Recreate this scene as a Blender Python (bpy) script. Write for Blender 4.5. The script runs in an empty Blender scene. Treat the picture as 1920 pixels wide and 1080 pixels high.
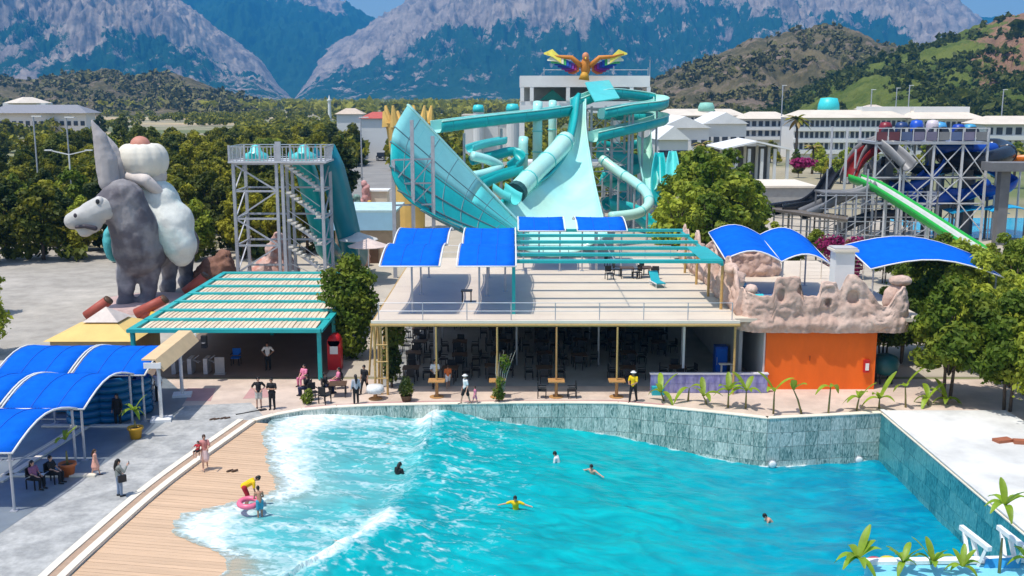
import bpy, bmesh, math, random
import numpy as np
from mathutils import Vector, Matrix, noise
R = math.radians
rnd = random.Random(7)
SC = bpy.context.scene
COL = SC.collection

# ------------------------------------------------------------------ camera, sky, sun, exposure
FPX, CAMZ, PITCH = 1950.0, 17.0, math.atan(355 / 1950.0)
CP, SP = math.cos(PITCH), math.sin(PITCH)
cd = bpy.data.cameras.new('camera'); cam = bpy.data.objects.new('camera', cd); COL.objects.link(cam)
cam.location = (0, 0, CAMZ); cam.rotation_euler = (math.pi / 2 - PITCH, 0, 0)
cd.sensor_fit = 'HORIZONTAL'; cd.sensor_width = 36; cd.lens = FPX / 1920 * 36
cd.clip_start = 0.5; cd.clip_end = 30000
SC.camera = cam
W = bpy.data.worlds.new('World'); SC.world = W; W.use_nodes = True
SUN_DIR = Vector((-0.33, -0.22, 1.0)).normalized()          # towards the sun
elev = math.asin(SUN_DIR.z); az = math.atan2(SUN_DIR.x, SUN_DIR.y)
nt = W.node_tree; nt.nodes.clear()
sky = nt.nodes.new('ShaderNodeTexSky'); sky.sky_type = 'NISHITA'; sky.sun_disc = False
sky.sun_elevation = elev; sky.sun_rotation = az
sky.air_density = 1.0; sky.dust_density = 1.4; sky.ozone_density = 1.6
bg = nt.nodes.new('ShaderNodeBackground'); bg.inputs['Strength'].default_value = 0.15
wo = nt.nodes.new('ShaderNodeOutputWorld')
nt.links.new(sky.outputs[0], bg.inputs['Color']); nt.links.new(bg.outputs[0], wo.inputs[0])
sl = bpy.data.lights.new('sun', 'SUN'); sl.energy = 3.7; sl.angle = R(0.5); sl.color = (1, 0.96, 0.89)
so = bpy.data.objects.new('sun', sl); COL.objects.link(so); so.location = (-20, -10, 60)
so.rotation_euler = SUN_DIR.to_track_quat('Z', 'Y').to_euler()
SC.view_settings.view_transform = 'Standard'; SC.view_settings.look = 'None'
SC.view_settings.exposure = 0.36; SC.view_settings.gamma = 1; SC.view_settings.use_curve_mapping = False
SC.cycles.use_denoising = True
SC.cycles.max_bounces = 6; SC.cycles.diffuse_bounces = 4; SC.cycles.glossy_bounces = 2
SC.cycles.transmission_bounces = 3; SC.cycles.transparent_max_bounces = 8; SC.cycles.volume_bounces = 0
SC.cycles.caustics_reflective = False; SC.cycles.caustics_refractive = False

def ray(px, py):
    x = (px - 960) / FPX; y = -(py - 540) / FPX
    return x, CP + y * SP, -SP + y * CP
def G(px, py, z=0.0):
    d = ray(px, py); t = (z - CAMZ) / d[2]
    return Vector((d[0] * t, d[1] * t, z))
def A(px, py, Y):
    d = ray(px, py); t = Y / d[1]
    return Vector((d[0] * t, Y, CAMZ + d[2] * t))

# ------------------------------------------------------------------ materials
MATS = {}
def mat(name, col, rough=.6, var=.12, scale=1.5, bump=0., spec=.4, metal=0., orand=0., col2=None, mixs=.3, trans=0., stretch=None, bumpdist=.05):
    if name in MATS: return MATS[name]
    m = bpy.data.materials.new(name); m.use_nodes = True
    n = m.node_tree; b = n.nodes['Principled BSDF']; L = n.links.new
    g = n.nodes.new('ShaderNodeNewGeometry'); src = g.outputs['Position']
    if stretch:
        mp = n.nodes.new('ShaderNodeMapping'); mp.inputs['Scale'].default_value = stretch
        L(src, mp.inputs['Vector']); src = mp.outputs[0]
    tn = n.nodes.new('ShaderNodeTexNoise'); tn.inputs['Scale'].default_value = scale
    tn.inputs['Detail'].default_value = 5; tn.inputs['Roughness'].default_value = .65
    L(src, tn.inputs['Vector'])
    mr = n.nodes.new('ShaderNodeMapRange'); mr.inputs[1].default_value = .3; mr.inputs[2].default_value = .7
    mr.inputs[3].default_value = 1 - var; mr.inputs[4].default_value = 1 + var
    L(tn.outputs['Fac'], mr.inputs[0]); val = mr.outputs[0]
    if orand:
        oi = n.nodes.new('ShaderNodeObjectInfo'); r2 = n.nodes.new('ShaderNodeMapRange')
        r2.inputs[3].default_value = 1 - orand; r2.inputs[4].default_value = 1 + orand
        L(oi.outputs['Random'], r2.inputs[0])
        mu = n.nodes.new('ShaderNodeMath'); mu.operation = 'MULTIPLY'
        L(val, mu.inputs[0]); L(r2.outputs[0], mu.inputs[1]); val = mu.outputs[0]
    hs = n.nodes.new('ShaderNodeHueSaturation'); hs.inputs['Color'].default_value = (*col, 1)
    if col2:
        t2 = n.nodes.new('ShaderNodeTexNoise'); t2.inputs['Scale'].default_value = mixs; t2.inputs['Detail'].default_value = 4
        L(src, t2.inputs['Vector'])
        rp = n.nodes.new('ShaderNodeMapRange'); rp.inputs[1].default_value = .42; rp.inputs[2].default_value = .58
        L(t2.outputs['Fac'], rp.inputs[0])
        fac = rp.outputs[0]
        if orand:
            ad = n.nodes.new('ShaderNodeMath'); ad.operation = 'ADD'; ad.use_clamp = True
            sb = n.nodes.new('ShaderNodeMapRange'); sb.inputs[3].default_value = -.7; sb.inputs[4].default_value = .7
            L(oi.outputs['Random'], sb.inputs[0]); L(fac, ad.inputs[0]); L(sb.outputs[0], ad.inputs[1]); fac = ad.outputs[0]
        mx = n.nodes.new('ShaderNodeMix'); mx.data_type = 'RGBA'
        mx.inputs[6].default_value = (*col, 1); mx.inputs[7].default_value = (*col2, 1)
        L(fac, mx.inputs[0]); L(mx.outputs[2], hs.inputs['Color'])
    L(val, hs.inputs['Value']); L(hs.outputs[0], b.inputs['Base Color'])
    b.inputs['Roughness'].default_value = rough; b.inputs['Metallic'].default_value = metal
    b.inputs['Specular IOR Level'].default_value = spec
    if bump:
        bp = n.nodes.new('ShaderNodeBump'); bp.inputs['Strength'].default_value = bump; bp.inputs['Distance'].default_value = bumpdist
        L(tn.outputs['Fac'], bp.inputs['Height']); L(bp.outputs[0], b.inputs['Normal'])
    if trans:
        tr = n.nodes.new('ShaderNodeBsdfTranslucent'); L(hs.outputs[0], tr.inputs['Color'])
        ms = n.nodes.new('ShaderNodeMixShader'); ms.inputs[0].default_value = trans
        L(b.outputs[0], ms.inputs[1]); L(tr.outputs[0], ms.inputs[2])
        L(ms.outputs[0], n.nodes['Material Output'].inputs[0])
    MATS[name] = m
    return m

# ------------------------------------------------------------------ mesh builder
class MB:
    def __init__(s): s.v = []; s.f = []
    def add(s, vs, fs):
        o = len(s.v); s.v += [tuple(v) for v in vs]; s.f += [tuple(i + o for i in f) for f in fs]; return s
    def box(s, c, d, rz=0., mtx=None):
        x, y, z = d[0] / 2, d[1] / 2, d[2] / 2
        vs = [Vector((a, b, e)) for e in (-z, z) for a, b in ((-x, -y), (x, -y), (x, y), (-x, y))]
        if mtx is not None: vs = [mtx @ v for v in vs]
        elif rz: vs = [Matrix.Rotation(rz, 3, 'Z') @ v for v in vs]
        c = Vector(c)
        return s.add([v + c for v in vs], [(3, 2, 1, 0), (4, 5, 6, 7), (0, 1, 5, 4), (1, 2, 6, 5), (2, 3, 7, 6), (3, 0, 4, 7)])
    def bar(s, p0, p1, w, h=None):
        p0, p1 = Vector(p0), Vector(p1); d = p1 - p0; L = d.length
        if L < 1e-6: return s
        q = d.to_track_quat('X', 'Z').to_matrix()
        return s.box((p0 + p1) / 2, (L, w, h or w), mtx=q)
    def tube(s, pts, r, n=8, cap=True):
        pts = [Vector(p) for p in pts]; m = len(pts)
        rs = list(r) if hasattr(r, '__len__') else [r] * m
        vs = []; prev = None
        for i, p in enumerate(pts):
            t = (pts[min(i + 1, m - 1)] - pts[max(i - 1, 0)])
            t = t.normalized() if t.length > 1e-9 else Vector((0, 0, 1))
            if prev is None:
                u = t.orthogonal().normalized()
            else:
                u = (prev - t * prev.dot(t)); u = u.normalized() if u.length > 1e-6 else t.orthogonal().normalized()
            prev = u; w = t.cross(u)
            vs += [p + (u * math.cos(2 * math.pi * k / n) + w * math.sin(2 * math.pi * k / n)) * rs[i] for k in range(n)]
        fs = [(i * n + k, i * n + (k + 1) % n, (i + 1) * n + (k + 1) % n, (i + 1) * n + k) for i in range(m - 1) for k in range(n)]
        if cap: fs += [tuple(range(n - 1, -1, -1)), tuple((m - 1) * n + k for k in range(n))]
        return s.add(vs, fs)
    def capsule(s, p0, p1, r0, r1, n=10):
        p0, p1 = Vector(p0), Vector(p1); d = (p1 - p0)
        t = d.normalized() if d.length > 1e-6 else Vector((0, 0, 1))
        P = []; Rr = []
        for a in (-88, -60, -30, 0): P.append(p0 + t * r0 * math.sin(R(a))); Rr.append(max(r0 * math.cos(R(a)), .001))
        for a in (0, 30, 60, 88): P.append(p1 + t * r1 * math.sin(R(a))); Rr.append(max(r1 * math.cos(R(a)), .001))
        return s.tube(P, Rr, n)
    def chain(s, pts, rs, n=10):
        for i in range(len(pts) - 1): s.capsule(pts[i], pts[i + 1], rs[i], rs[i + 1], n)
        return s
    def ell(s, c, r, n=14, m=9, rot=None):
        c = Vector(c); r = (r, r, r) if not hasattr(r, '__len__') else r; vs = []
        for i in range(m + 1):
            a = math.pi * (i + (.02 if i == 0 else -.02 if i == m else 0)) / m
            for k in range(n):
                b = 2 * math.pi * k / n
                v = Vector((r[0] * math.sin(a) * math.cos(b), r[1] * math.sin(a) * math.sin(b), r[2] * math.cos(a)))
                if rot is not None: v = rot @ v
                vs.append(c + v)
        fs = [(i * n + k, (i + 1) * n + k, (i + 1) * n + (k + 1) % n, i * n + (k + 1) % n) for i in range(m) for k in range(n)]
        fs += [tuple(range(n)), tuple(m * n + n - 1 - k for k in range(n))]
        return s.add(vs, fs)
    def lathe(s, c, prof, n=16):
        c = Vector(c); vs = [c + Vector((r * math.cos(2 * math.pi * k / n), r * math.sin(2 * math.pi * k / n), z)) for r, z in prof for k in range(n)]
        m = len(prof)
        fs = [(i * n + k, i * n + (k + 1) % n, (i + 1) * n + (k + 1) % n, (i + 1) * n + k) for i in range(m - 1) for k in range(n)]
        fs += [tuple(range(n - 1, -1, -1)), tuple((m - 1) * n + k for k in range(n))]
        return s.add(vs, fs)
    def prism(s, poly, z0, z1):
        n = len(poly)
        vs = [(p[0], p[1], z0) for p in poly] + [(p[0], p[1], z1) for p in poly]
        return s.add(vs, [tuple(range(n - 1, -1, -1)), tuple(range(n, 2 * n))] + [(i, (i + 1) % n, n + (i + 1) % n, n + i) for i in range(n)])
    def sheet(s, poly, z):
        return s.add([(p[0], p[1], z) for p in poly], [tuple(range(len(poly)))])
    def grid(s, P):            # P[i][j] points
        n, m = len(P), len(P[0])
        return s.add([p for row in P for p in row], [(i * m + j, (i + 1) * m + j, (i + 1) * m + j + 1, i * m + j + 1) for i in range(n - 1) for j in range(m - 1)])
    def shell(s, P, th):       # thick version of a grid: second layer offset along normals, closed rim
        n, m = len(P), len(P[0]); P = [[Vector(p) for p in r] for r in P]; Q = []
        for i in range(n):
            row = []
            for j in range(m):
                a = P[min(i + 1, n - 1)][j] - P[max(i - 1, 0)][j]; b = P[i][min(j + 1, m - 1)] - P[i][max(j - 1, 0)]
                k = a.cross(b); k = k.normalized() if k.length > 1e-9 else Vector((0, 0, 1))
                row.append(P[i][j] - k * th)
            Q.append(row)
        o = n * m; ix = lambda i, j: i * m + j
        vs = [p for r in P for p in r] + [p for r in Q for p in r]; fs = []
        for i in range(n - 1):
            for j in range(m - 1):
                fs.append((ix(i, j), ix(i + 1, j), ix(i + 1, j + 1), ix(i, j + 1)))
                fs.append((o + ix(i, j), o + ix(i, j + 1), o + ix(i + 1, j + 1), o + ix(i + 1, j)))
        for i in range(n - 1):
            fs.append((ix(i, 0), o + ix(i, 0), o + ix(i + 1, 0), ix(i + 1, 0)))
            fs.append((ix(i, m - 1), ix(i + 1, m - 1), o + ix(i + 1, m - 1), o + ix(i, m - 1)))
        for j in range(m - 1):
            fs.append((ix(0, j), ix(0, j + 1), o + ix(0, j + 1), o + ix(0, j)))
            fs.append((ix(n - 1, j), o + ix(n - 1, j), o + ix(n - 1, j + 1), ix(n - 1, j + 1)))
        return s.add(vs, fs)
    def mesh(s, name, m=None, smooth=False, off=(0, 0, 0)):
        me = bpy.data.meshes.new(name); ox, oy, oz = off
        me.from_pydata([(v[0] - ox, v[1] - oy, v[2] - oz) for v in s.v], [], s.f)
        if m: me.materials.append(m)
        if smooth: me.polygons.foreach_set('use_smooth', [True] * len(me.polygons))
        me.update(); return me
    def build(s, name, m=None, parent=None, smooth=False):
        off = wloc(parent) if parent else (0, 0, 0)
        o = bpy.data.objects.new(name, s.mesh(name, m, smooth, off)); COL.objects.link(o)
        if parent: o.parent = parent
        return o

def wloc(o):
    p = Vector((0, 0, 0))
    while o is not None: p += o.location; o = o.parent
    return p
def tag(o, label=None, cat=None, group=None, kind=None):
    if label: o['label'] = label
    if cat: o['category'] = cat
    if group: o['group'] = group
    if kind: o['kind'] = kind
    return o
def thing(name, label, cat, loc=(0, 0, 0), group=None):
    o = bpy.data.objects.new(name, None); COL.objects.link(o); o.location = loc; o.empty_display_size = .2
    return tag(o, label, cat, group)
def struct(name, mb, m, smooth=False):
    return tag(mb.build(name, m, None, smooth), kind='structure')
def one(name, mb, m, label, cat, group=None, smooth=False):
    """a thing that is one mesh, its origin at its own base"""
    c = [sum(v[i] for v in mb.v) / len(mb.v) for i in (0, 1)] + [min(v[2] for v in mb.v)]
    o = bpy.data.objects.new(name, mb.mesh(name, m, smooth, c)); COL.objects.link(o); o.location = c
    return tag(o, label, cat, group)
def piece(name, me, parent, loc, rot=(0, 0, 0), scale=(1, 1, 1)):
    o = bpy.data.objects.new(name, me); COL.objects.link(o); o.parent = parent
    o.location = Vector(loc) - wloc(parent); o.rotation_euler = rot; o.scale = scale
    return o
def kids(o): return [c for c in COL.objects if c.parent is o] if False else list(o.children)
def copy_tree(o, parent=None):
    c = o.copy(); COL.objects.link(c); c.parent = parent
    for ch in list(o.children): copy_tree(ch, c)
    return c
def put(o, loc, rz=0., scale=1., label=None, group=None):
    o.location = loc; o.rotation_euler = (0, 0, rz); o.scale = (scale,) * 3
    if label: o['label'] = label
    if group: o['group'] = group
    return o
def remesh(mb, voxel, disp=0., dscale=1., smooth_it=3, seed=0):
    """union of closed shapes -> one continuous skin"""
    ob = bpy.data.objects.new('tmp', mb.mesh('tmp')); COL.objects.link(ob)
    md = ob.modifiers.new('r', 'REMESH'); md.mode = 'VOXEL'; md.voxel_size = voxel
    if smooth_it:
        sm = ob.modifiers.new('s', 'SMOOTH'); sm.factor = .5; sm.iterations = smooth_it
    dg = bpy.context.evaluated_depsgraph_get()
    me = bpy.data.meshes.new_from_object(ob.evaluated_get(dg))
    bpy.data.objects.remove(ob)
    n = len(me.vertices); co = np.empty(n * 3); me.vertices.foreach_get('co', co); co = co.reshape(-1, 3)
    if disp:
        no = np.empty(n * 3); me.vertices.foreach_get('normal', no); no = no.reshape(-1, 3)
        d = np.array([noise.fractal(Vector(p) * dscale + Vector((seed, 0, 0)), .8, 2, 4) for p in co])
        co = co + no * (d * disp)[:, None]
    out = MB(); out.v = [tuple(p) for p in co]; out.f = [tuple(p.vertices) for p in me.polygons]
    bpy.data.meshes.remove(me)
    return out

# numpy value noise (2-D, fractal)
def vnoise(x, y, seed=0):
    xi = np.floor(x).astype(np.int64); yi = np.floor(y).astype(np.int64); xf = x - xi; yf = y - yi
    def h(a, b):
        n = (a * 374761393 + b * 668265263 + seed * 1442695041) & 0x7fffffff
        n = ((n ^ (n >> 13)) * 1274126177) & 0x7fffffff
        return ((n ^ (n >> 16)) & 0xffff) / 65535.0
    u = xf * xf * (3 - 2 * xf); v = yf * yf * (3 - 2 * yf)
    return (h(xi, yi) * (1 - u) + h(xi + 1, yi) * u) * (1 - v) + (h(xi, yi + 1) * (1 - u) + h(xi + 1, yi + 1) * u) * v
def fbm(x, y, seed=0, o=4, g=.5):
    s = 0; a = 1; t = 0
    for k in range(o):
        s = s + a * vnoise(x * 2 ** k + 17.3 * k, y * 2 ** k - 9.1 * k, seed + k); t += a; a *= g
    return s / t
def npgrid(name, X, Y, Z, m, smooth=True, attrs=None):
    n, k = X.shape
    me = bpy.data.meshes.new(name)
    idx = np.arange(n * k).reshape(n, k)
    F = np.stack([idx[:-1, :-1], idx[:-1, 1:], idx[1:, 1:], idx[1:, :-1]], -1).reshape(-1, 4)
    me.vertices.add(n * k); me.vertices.foreach_set('co', np.stack([X, Y, Z], -1).reshape(-1).astype(np.float32))
    me.loops.add(F.size); me.loops.foreach_set('vertex_index', F.reshape(-1).astype(np.int32))
    me.polygons.add(len(F)); me.polygons.foreach_set('loop_start', np.arange(0, F.size, 4, dtype=np.int32))
    me.polygons.foreach_set('loop_total', np.full(len(F), 4, np.int32))
    me.update(calc_edges=True); me.validate()
    if smooth: me.polygons.foreach_set('use_smooth', [True] * len(me.polygons))
    for an, av in (attrs or {}).items():
        at = me.attributes.new(an, 'FLOAT', 'POINT'); at.data.foreach_set('value', np.clip(av, 0, 1).reshape(-1).astype(np.float32))
    me.materials.append(m)
    o = bpy.data.objects.new(name, me); COL.objects.link(o); return o
def polymesh(name, V, F, m):
    """fast triangle/quad soup from numpy arrays"""
    me = bpy.data.meshes.new(name); k = F.shape[1]
    me.vertices.add(len(V)); me.vertices.foreach_set('co', V.reshape(-1).astype(np.float32))
    me.loops.add(F.size); me.loops.foreach_set('vertex_index', F.reshape(-1).astype(np.int32))
    me.polygons.add(len(F)); me.polygons.foreach_set('loop_start', np.arange(0, F.size, k, dtype=np.int32))
    me.polygons.foreach_set('loop_total', np.full(len(F), k, np.int32))
    me.update(calc_edges=True); me.materials.append(m); return me

# ------------------------------------------------------------------ common materials
M_cream = mat('cream_paint', (.80, .70, .56), .6, .06, .6)
M_white = mat('white_paint', (.82, .81, .78), .5, .06, .4)
M_teal = mat('teal_paint', (.025, .40, .39), .4, .1, .8)
M_steel = mat('galvanised_steel', (.46, .47, .50), .45, .12, 2, metal=.35)
M_dark = mat('dark_plastic', (.018, .018, .02), .5, .2, 3)
M_wood = mat('varnished_wood', (.46, .24, .085), .5, .22, 2.5, stretch=(6, 6, .6))
M_bamboo = mat('bamboo_cane', (.50, .32, .11), .55, .22, 3, stretch=(2, 2, 8))
M_blue = mat('blue_shade_cloth', (.003, .17, .80), .8, .13, 1.6, trans=.28, spec=.12, bump=.25, bumpdist=.08)
M_bark = mat('bark', (.10, .075, .055), .9, .3, 6, bump=.4)
M_slide = mat('turquoise_fibreglass', (.10, .60, .58), .28, .08, .5, spec=.5)
M_slidein = mat('pale_turquoise_gelcoat', (.40, .80, .74), .22, .10, .25, col2=(.50, .80, .66), mixs=.12)
M_slidedk = mat('deep_turquoise_fibreglass', (.012, .42, .42), .35, .14, .35)

# ------------------------------------------------------------------ ground sheet, lot, road
Mg = mat('dry_ground', (.34, .29, .19), .95, .2, .05, col2=(.13, .16, .055), mixs=.012)
g = MB()
for x0, x1, y0, y1 in ((-9000, -60, -300, 12500), (40, 9000, -300, 12500), (-60, 40, 62, 12500), (-60, 40, -300, -5)):
    g.sheet([(x0, y0), (x1, y0), (x1, y1), (x0, y1)], -.03)
struct('ground', g, Mg)
Mlot = mat('gravel_lot', (.44, .40, .345), .95, .2, .6, bump=.3, col2=(.35, .32, .275), mixs=.06)
struct('gravel_lot', MB().sheet([(-150, 62.5), (-23.5, 62.5), (-23.5, 90), (-34, 118), (-70, 122), (-150, 128)], -.012), Mlot)
Mpark = mat('park_paving', (.46, .40, .32), .9, .15, .3, bump=.2)
struct('park_paving', MB().sheet([(-23, 62.6), (48, 62.6), (62, 135), (40, 165), (-30, 165), (-34, 118), (-23, 90)], -.006), Mpark)
Mroad = mat('asphalt_road', (.26, .25, .235), .9, .15, .2)
road_pts = [(-22, 150), (-24, 175), (-34, 250), (-48, 360), (-72, 524), (-100, 760)]
rl = [(x - 4.2 - y * .004, y) for x, y in road_pts]; rr = [(x + 4.2 + y * .004, y) for x, y in road_pts]
struct('road', MB().sheet(rl + rr[::-1], -.002), Mroad)
Mfield = mat('dry_field', (.50, .36, .21), .95, .15, .05, col2=(.42, .36, .2), mixs=.03)
f = MB()
for i, (px, py, w, d) in enumerate([(10, 268, 46, 55), (30, 330, 26, 16), (330, 222, 90, 140), (300, 232, 60, 60), (0, 250, 70, 40), (20, 345, 30, 10)]):
    c = G(px, py); f.sheet([(c.x - w, c.y - d / 2), (c.x + w, c.y - d / 2), (c.x + w * .9, c.y + d / 2), (c.x - w * 1.1, c.y + d / 2)], .02 + .012 * i)
struct('field', f, Mfield)

# ------------------------------------------------------------------ mountains and hills
def mount_mat(name, forest, forest2, rock, rock2, fs=.012, rs=.02):
    m = bpy.data.materials.new(name); m.use_nodes = True; n = m.node_tree; L = n.links.new
    b = n.nodes['Principled BSDF']; b.inputs['Roughness'].default_value = .95; b.inputs['Specular IOR Level'].default_value = .1
    g = n.nodes.new('ShaderNodeNewGeometry')
    def nz(sc, det=6, rough=.6):
        t = n.nodes.new('ShaderNodeTexNoise'); t.inputs['Scale'].default_value = sc; t.inputs['Detail'].default_value = det
        t.inputs['Roughness'].default_value = rough; L(g.outputs['Position'], t.inputs['Vector']); return t.outputs['Fac']
    def rng(s, a, b_, c=0, d=1):
        r = n.nodes.new('ShaderNodeMapRange'); r.inputs[1].default_value = a; r.inputs[2].default_value = b_
        r.inputs[3].default_value = c; r.inputs[4].default_value = d; L(s, r.inputs[0]); return r.outputs[0]
    def mix(f, a, b_):
        x = n.nodes.new('ShaderNodeMix'); x.data_type = 'RGBA'; L(f, x.inputs[0])
        for i, c in ((6, a), (7, b_)):
            if isinstance(c, tuple): x.inputs[i].default_value = (*c, 1)
            else: L(c, x.inputs[i])
        return x.outputs[2]
    def add(a, b_):
        x = n.nodes.new('ShaderNodeMath'); L(a, x.inputs[0]); L(b_, x.inputs[1]); return x.outputs[0]
    fo = mix(rng(nz(fs, 8, .7), .42, .6), forest, forest2)
    ro = mix(rng(nz(rs, 8, .72), .40, .6), rock, rock2)
    at = n.nodes.new('ShaderNodeAttribute'); at.attribute_name = 'rock'
    fac = rng(add(at.outputs['Fac'], rng(nz(fs * 1.2, 10, .75), .3, .7, -.42, .42)), .44, .56)
    L(mix(fac, fo, ro), b.inputs['Base Color'])
    bp = n.nodes.new('ShaderNodeBump'); bp.inputs['Strength'].default_value = 1.; bp.inputs['Distance'].default_value = .25 / fs
    L(nz(fs * 1.5, 9, .7), bp.inputs['Height']); L(bp.outputs[0], b.inputs['Normal'])
    return m
M_mt = mount_mat('mountain_rock_and_forest', (.012, .060, .030), (.025, .085, .04), (.56, .45, .355), (.24, .19, .17), .006, .009)
M_hillr = mount_mat('green_hill', (.085, .125, .018), (.17, .20, .04), (.40, .22, .14), (.26, .16, .10), .03, .04)
M_hilld = mount_mat('scrub_hill', (.095, .085, .038), (.19, .155, .08), (.27, .20, .14), (.18, .14, .10), .03, .04)

def ridge(name, pts, Y, depth, m, seed, rockf, amp=.16, nu=420, nv=150, curve=1.25, gul=1.0, base=-2):
    pts = sorted(pts); px = np.array([p[0] for p in pts], float); py = np.array([p[1] for p in pts], float)
    U = np.linspace(px[0], px[-1], nu); hpy = np.interp(U, px, py)
    hz = np.array([A(u, v, Y).z for u, v in zip(U, hpy)]); hx = np.array([A(u, v, Y).x for u, v in zip(U, hpy)])
    v = np.concatenate([np.linspace(0, 1, nv - 20), 1 + np.linspace(.02, .5, 20)])
    Uu, Vv = np.meshgrid(np.arange(nu), v, indexing='ij')
    Yg = Y - depth * (1 - Vv); Xg = hx[Uu] * Yg / Y
    prof = np.where(Vv <= 1, np.maximum(Vv, 0) ** curve, 1 - (Vv - 1) * 1.2)
    # descending valley lines and crags
    sc = Y / 12.
    n1 = fbm(Xg / sc * 1.6, Yg / sc * .5, seed, 5, .55) - .5
    n2 = 1 - np.abs(2 * fbm(Xg / sc * 3., Yg / sc * 1.6, seed + 9, 6, .6) - 1)
    n4 = 1 - np.abs(2 * fbm(Xg / sc * 9. + n1 * 2, Yg / sc * 3.2, seed + 15, 5, .62) - 1)
    n3 = fbm(Xg / sc * 14, Yg / sc * 8, seed + 21, 4, .6) - .5
    H = hz[Uu]
    edge = np.clip(Vv * 3, 0, 1)
    mid = np.clip(1.15 - np.abs(Vv - .55) * 1.3, .12, 1)
    Z = H * prof + H * edge * mid * (n1 * .55 * gul + (n2 - .65) * amp * 1.3 + (n4 - .65) * amp * .95) + Y * .0025 * n3 * edge * amp * 8
    Z = np.maximum(Z, base); Z[:, 0] = base
    rock = rockf(U[Uu], Vv, n1, n2) + (n4 - .62) * .35
    o = npgrid(name, Xg, Yg, Z, m, True, {'rock': rock}); tag(o, kind='structure')
    return Xg, Yg, Z
S = lambda x, a, b: np.clip((x - a) / (b - a), 0, 1) ** 2 * (3 - 2 * np.clip((x - a) / (b - a), 0, 1))
ridge('mountain', [(-400, -120), (-100, -110), (0, -95), (200, -62), (330, 2), (400, 62), (450, 92), (490, 118), (520, 158), (548, 186), (600, 190)], 6000, 2200, M_mt, 3,
      lambda U, v, a, b: .26 + .70 * S(v + a * 1.1, .34, .66) + .12 * S(U, 300, 420), .2)
ridge('mountain', [(120, -60), (330, -40), (430, -44), (590, -14), (612, 6), (660, 18), (712, 41), (780, 95), (900, 150), (1100, 180)], 8600, 3000, M_mt, 14,
      lambda U, v, a, b: 1.0 * S(v + a * .5, .76, .88) * (1 - S(U, 620, 660)) , .14)
ridge('mountain', [(530, 190), (548, 184), (562, 162), (600, 108), (640, 88), (690, 58), (730, 30), (790, 4), (850, -40), (1100, -80), (1400, -75), (1650, -50), (1740, -12), (1775, 4), (1808, 26), (1830, 40), (1860, 62), (1950, 110), (2100, 180)], 7000, 2600, M_mt, 27,
      lambda U, v, a, b: .25 + .70 * S(v + a * 1.2 + .14 * (1 - S(U, 600, 900)), .40, .74) , .2, 620)
ridge('mountain', [(1650, 80), (1780, 52), (1826, 38), (1880, 41), (1940, 40), (2200, 30), (2500, 60)], 9200, 1800, M_mt, 33, lambda U, v, a, b: 0 * v, .1, 160, 70)
hillA = ridge('hill', [(1120, 196), (1200, 165), (1260, 130), (1330, 102), (1400, 80), (1480, 58), (1540, 54), (1600, 64), (1650, 84), (1700, 98), (1800, 120), (2000, 160)], 1250, 480, M_hilld, 41,
      lambda U, v, a, b: .1 + .25 * S(b, .6, .95), .12, 300, 110)
hillB = ridge('hill', [(1380, 214), (1480, 192), (1560, 150), (1640, 122), (1700, 102), (1760, 86), (1840, 60), (1920, 38), (2000, 22), (2200, 0), (2500, 40)], 880, 400, M_hillr, 52,
      lambda U, v, a, b: .05 + .62 * S(U, 1760, 1900) * S(v, .25, .6) * S(1.25 - v + a, .0, .6), .12, 320, 120)
hillC = ridge('hill', [(-300, 140), (-60, 146), (60, 150), (130, 140), (200, 130), (245, 150), (310, 141), (360, 150), (420, 174), (470, 190), (520, 194)], 1450, 420, M_hilld, 63,
      lambda U, v, a, b: .12 + .2 * S(b, .6, .95), .12, 300, 100)

# ------------------------------------------------------------------ haze: one even volume round camera and scene
mh = bpy.data.materials.new('haze_air'); mh.use_nodes = True; n = mh.node_tree; n.nodes.clear()
pv = n.nodes.new('ShaderNodeVolumePrincipled'); ou = n.nodes.new('ShaderNodeOutputMaterial')
pv.inputs['Color'].default_value = (.06, .44, 1.0, 1); pv.inputs['Density'].default_value = .00012; pv.inputs['Anisotropy'].default_value = 0.
n.links.new(pv.outputs[0], ou.inputs['Volume'])
hz = MB().box((0, 5700, 897), (17900, 13000, 1808)).build('haze', mh); tag(hz, kind='stuff')

# ------------------------------------------------------------------ pool: deck, beach, walls, water
WT = [(-13.75, 53.6), (-12.9, 54.55), (-11.6, 55.5), (-9.8, 56.05), (-7.8, 56.35), (-4.8, 56.6), (0, 56.8), (3, 56.85), (6.0, 56.75), (8.6, 55.95), (11.2, 55.0), (13.8, 53.95), (20.3, 54.95)]
CI = [(-13.75, 53.6), (-14.3, 50.6), (-14.85, 47.6), (-15.3, 44.8), (-15.6, 42.2), (-15.9, 38.4), (-16.1, 35.2), (-16.2, 30), (-16.2, 20), (-16.2, -2)]
Mdeck = mat('deck_tile', (.56, .44, .355), .75, .12, .9, col2=(.63, .50, .405), mixs=.5)
deck = [(-60, 62), (40, 62), (40, 30), (20.3, 30)] + WT[::-1] + CI[1:] + [(-60, -2)]
struct('deck', MB().sheet(deck, 0.), Mdeck)
Mgrey = mat('grey_stone_paving', (.33, .33, .315), .85, .2, 3.4, bump=.25, col2=(.44, .435, .41), mixs=.9)
CO = [(x - .95, y) for x, y in CI]
gz = [(-13.6, 54.6)] + [(x - .1, y) for x, y in CO[1:-1]] + [(-17.2, 20), (-30, 20)] + [(G(-100, 1075).x, G(-100, 1075).y)] + [tuple(G(*q).xy) for q in [(-60, 1008), (20, 962), (95, 905), (170, 850), (260, 795), (325, 762), (470, 755)]]
struct('paving', MB().sheet(gz, .004), Mgrey)
Mred = mat('dusty_pink_tile', (.50, .28, .26), .8, .1, 1.2)
st = MB()
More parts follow.
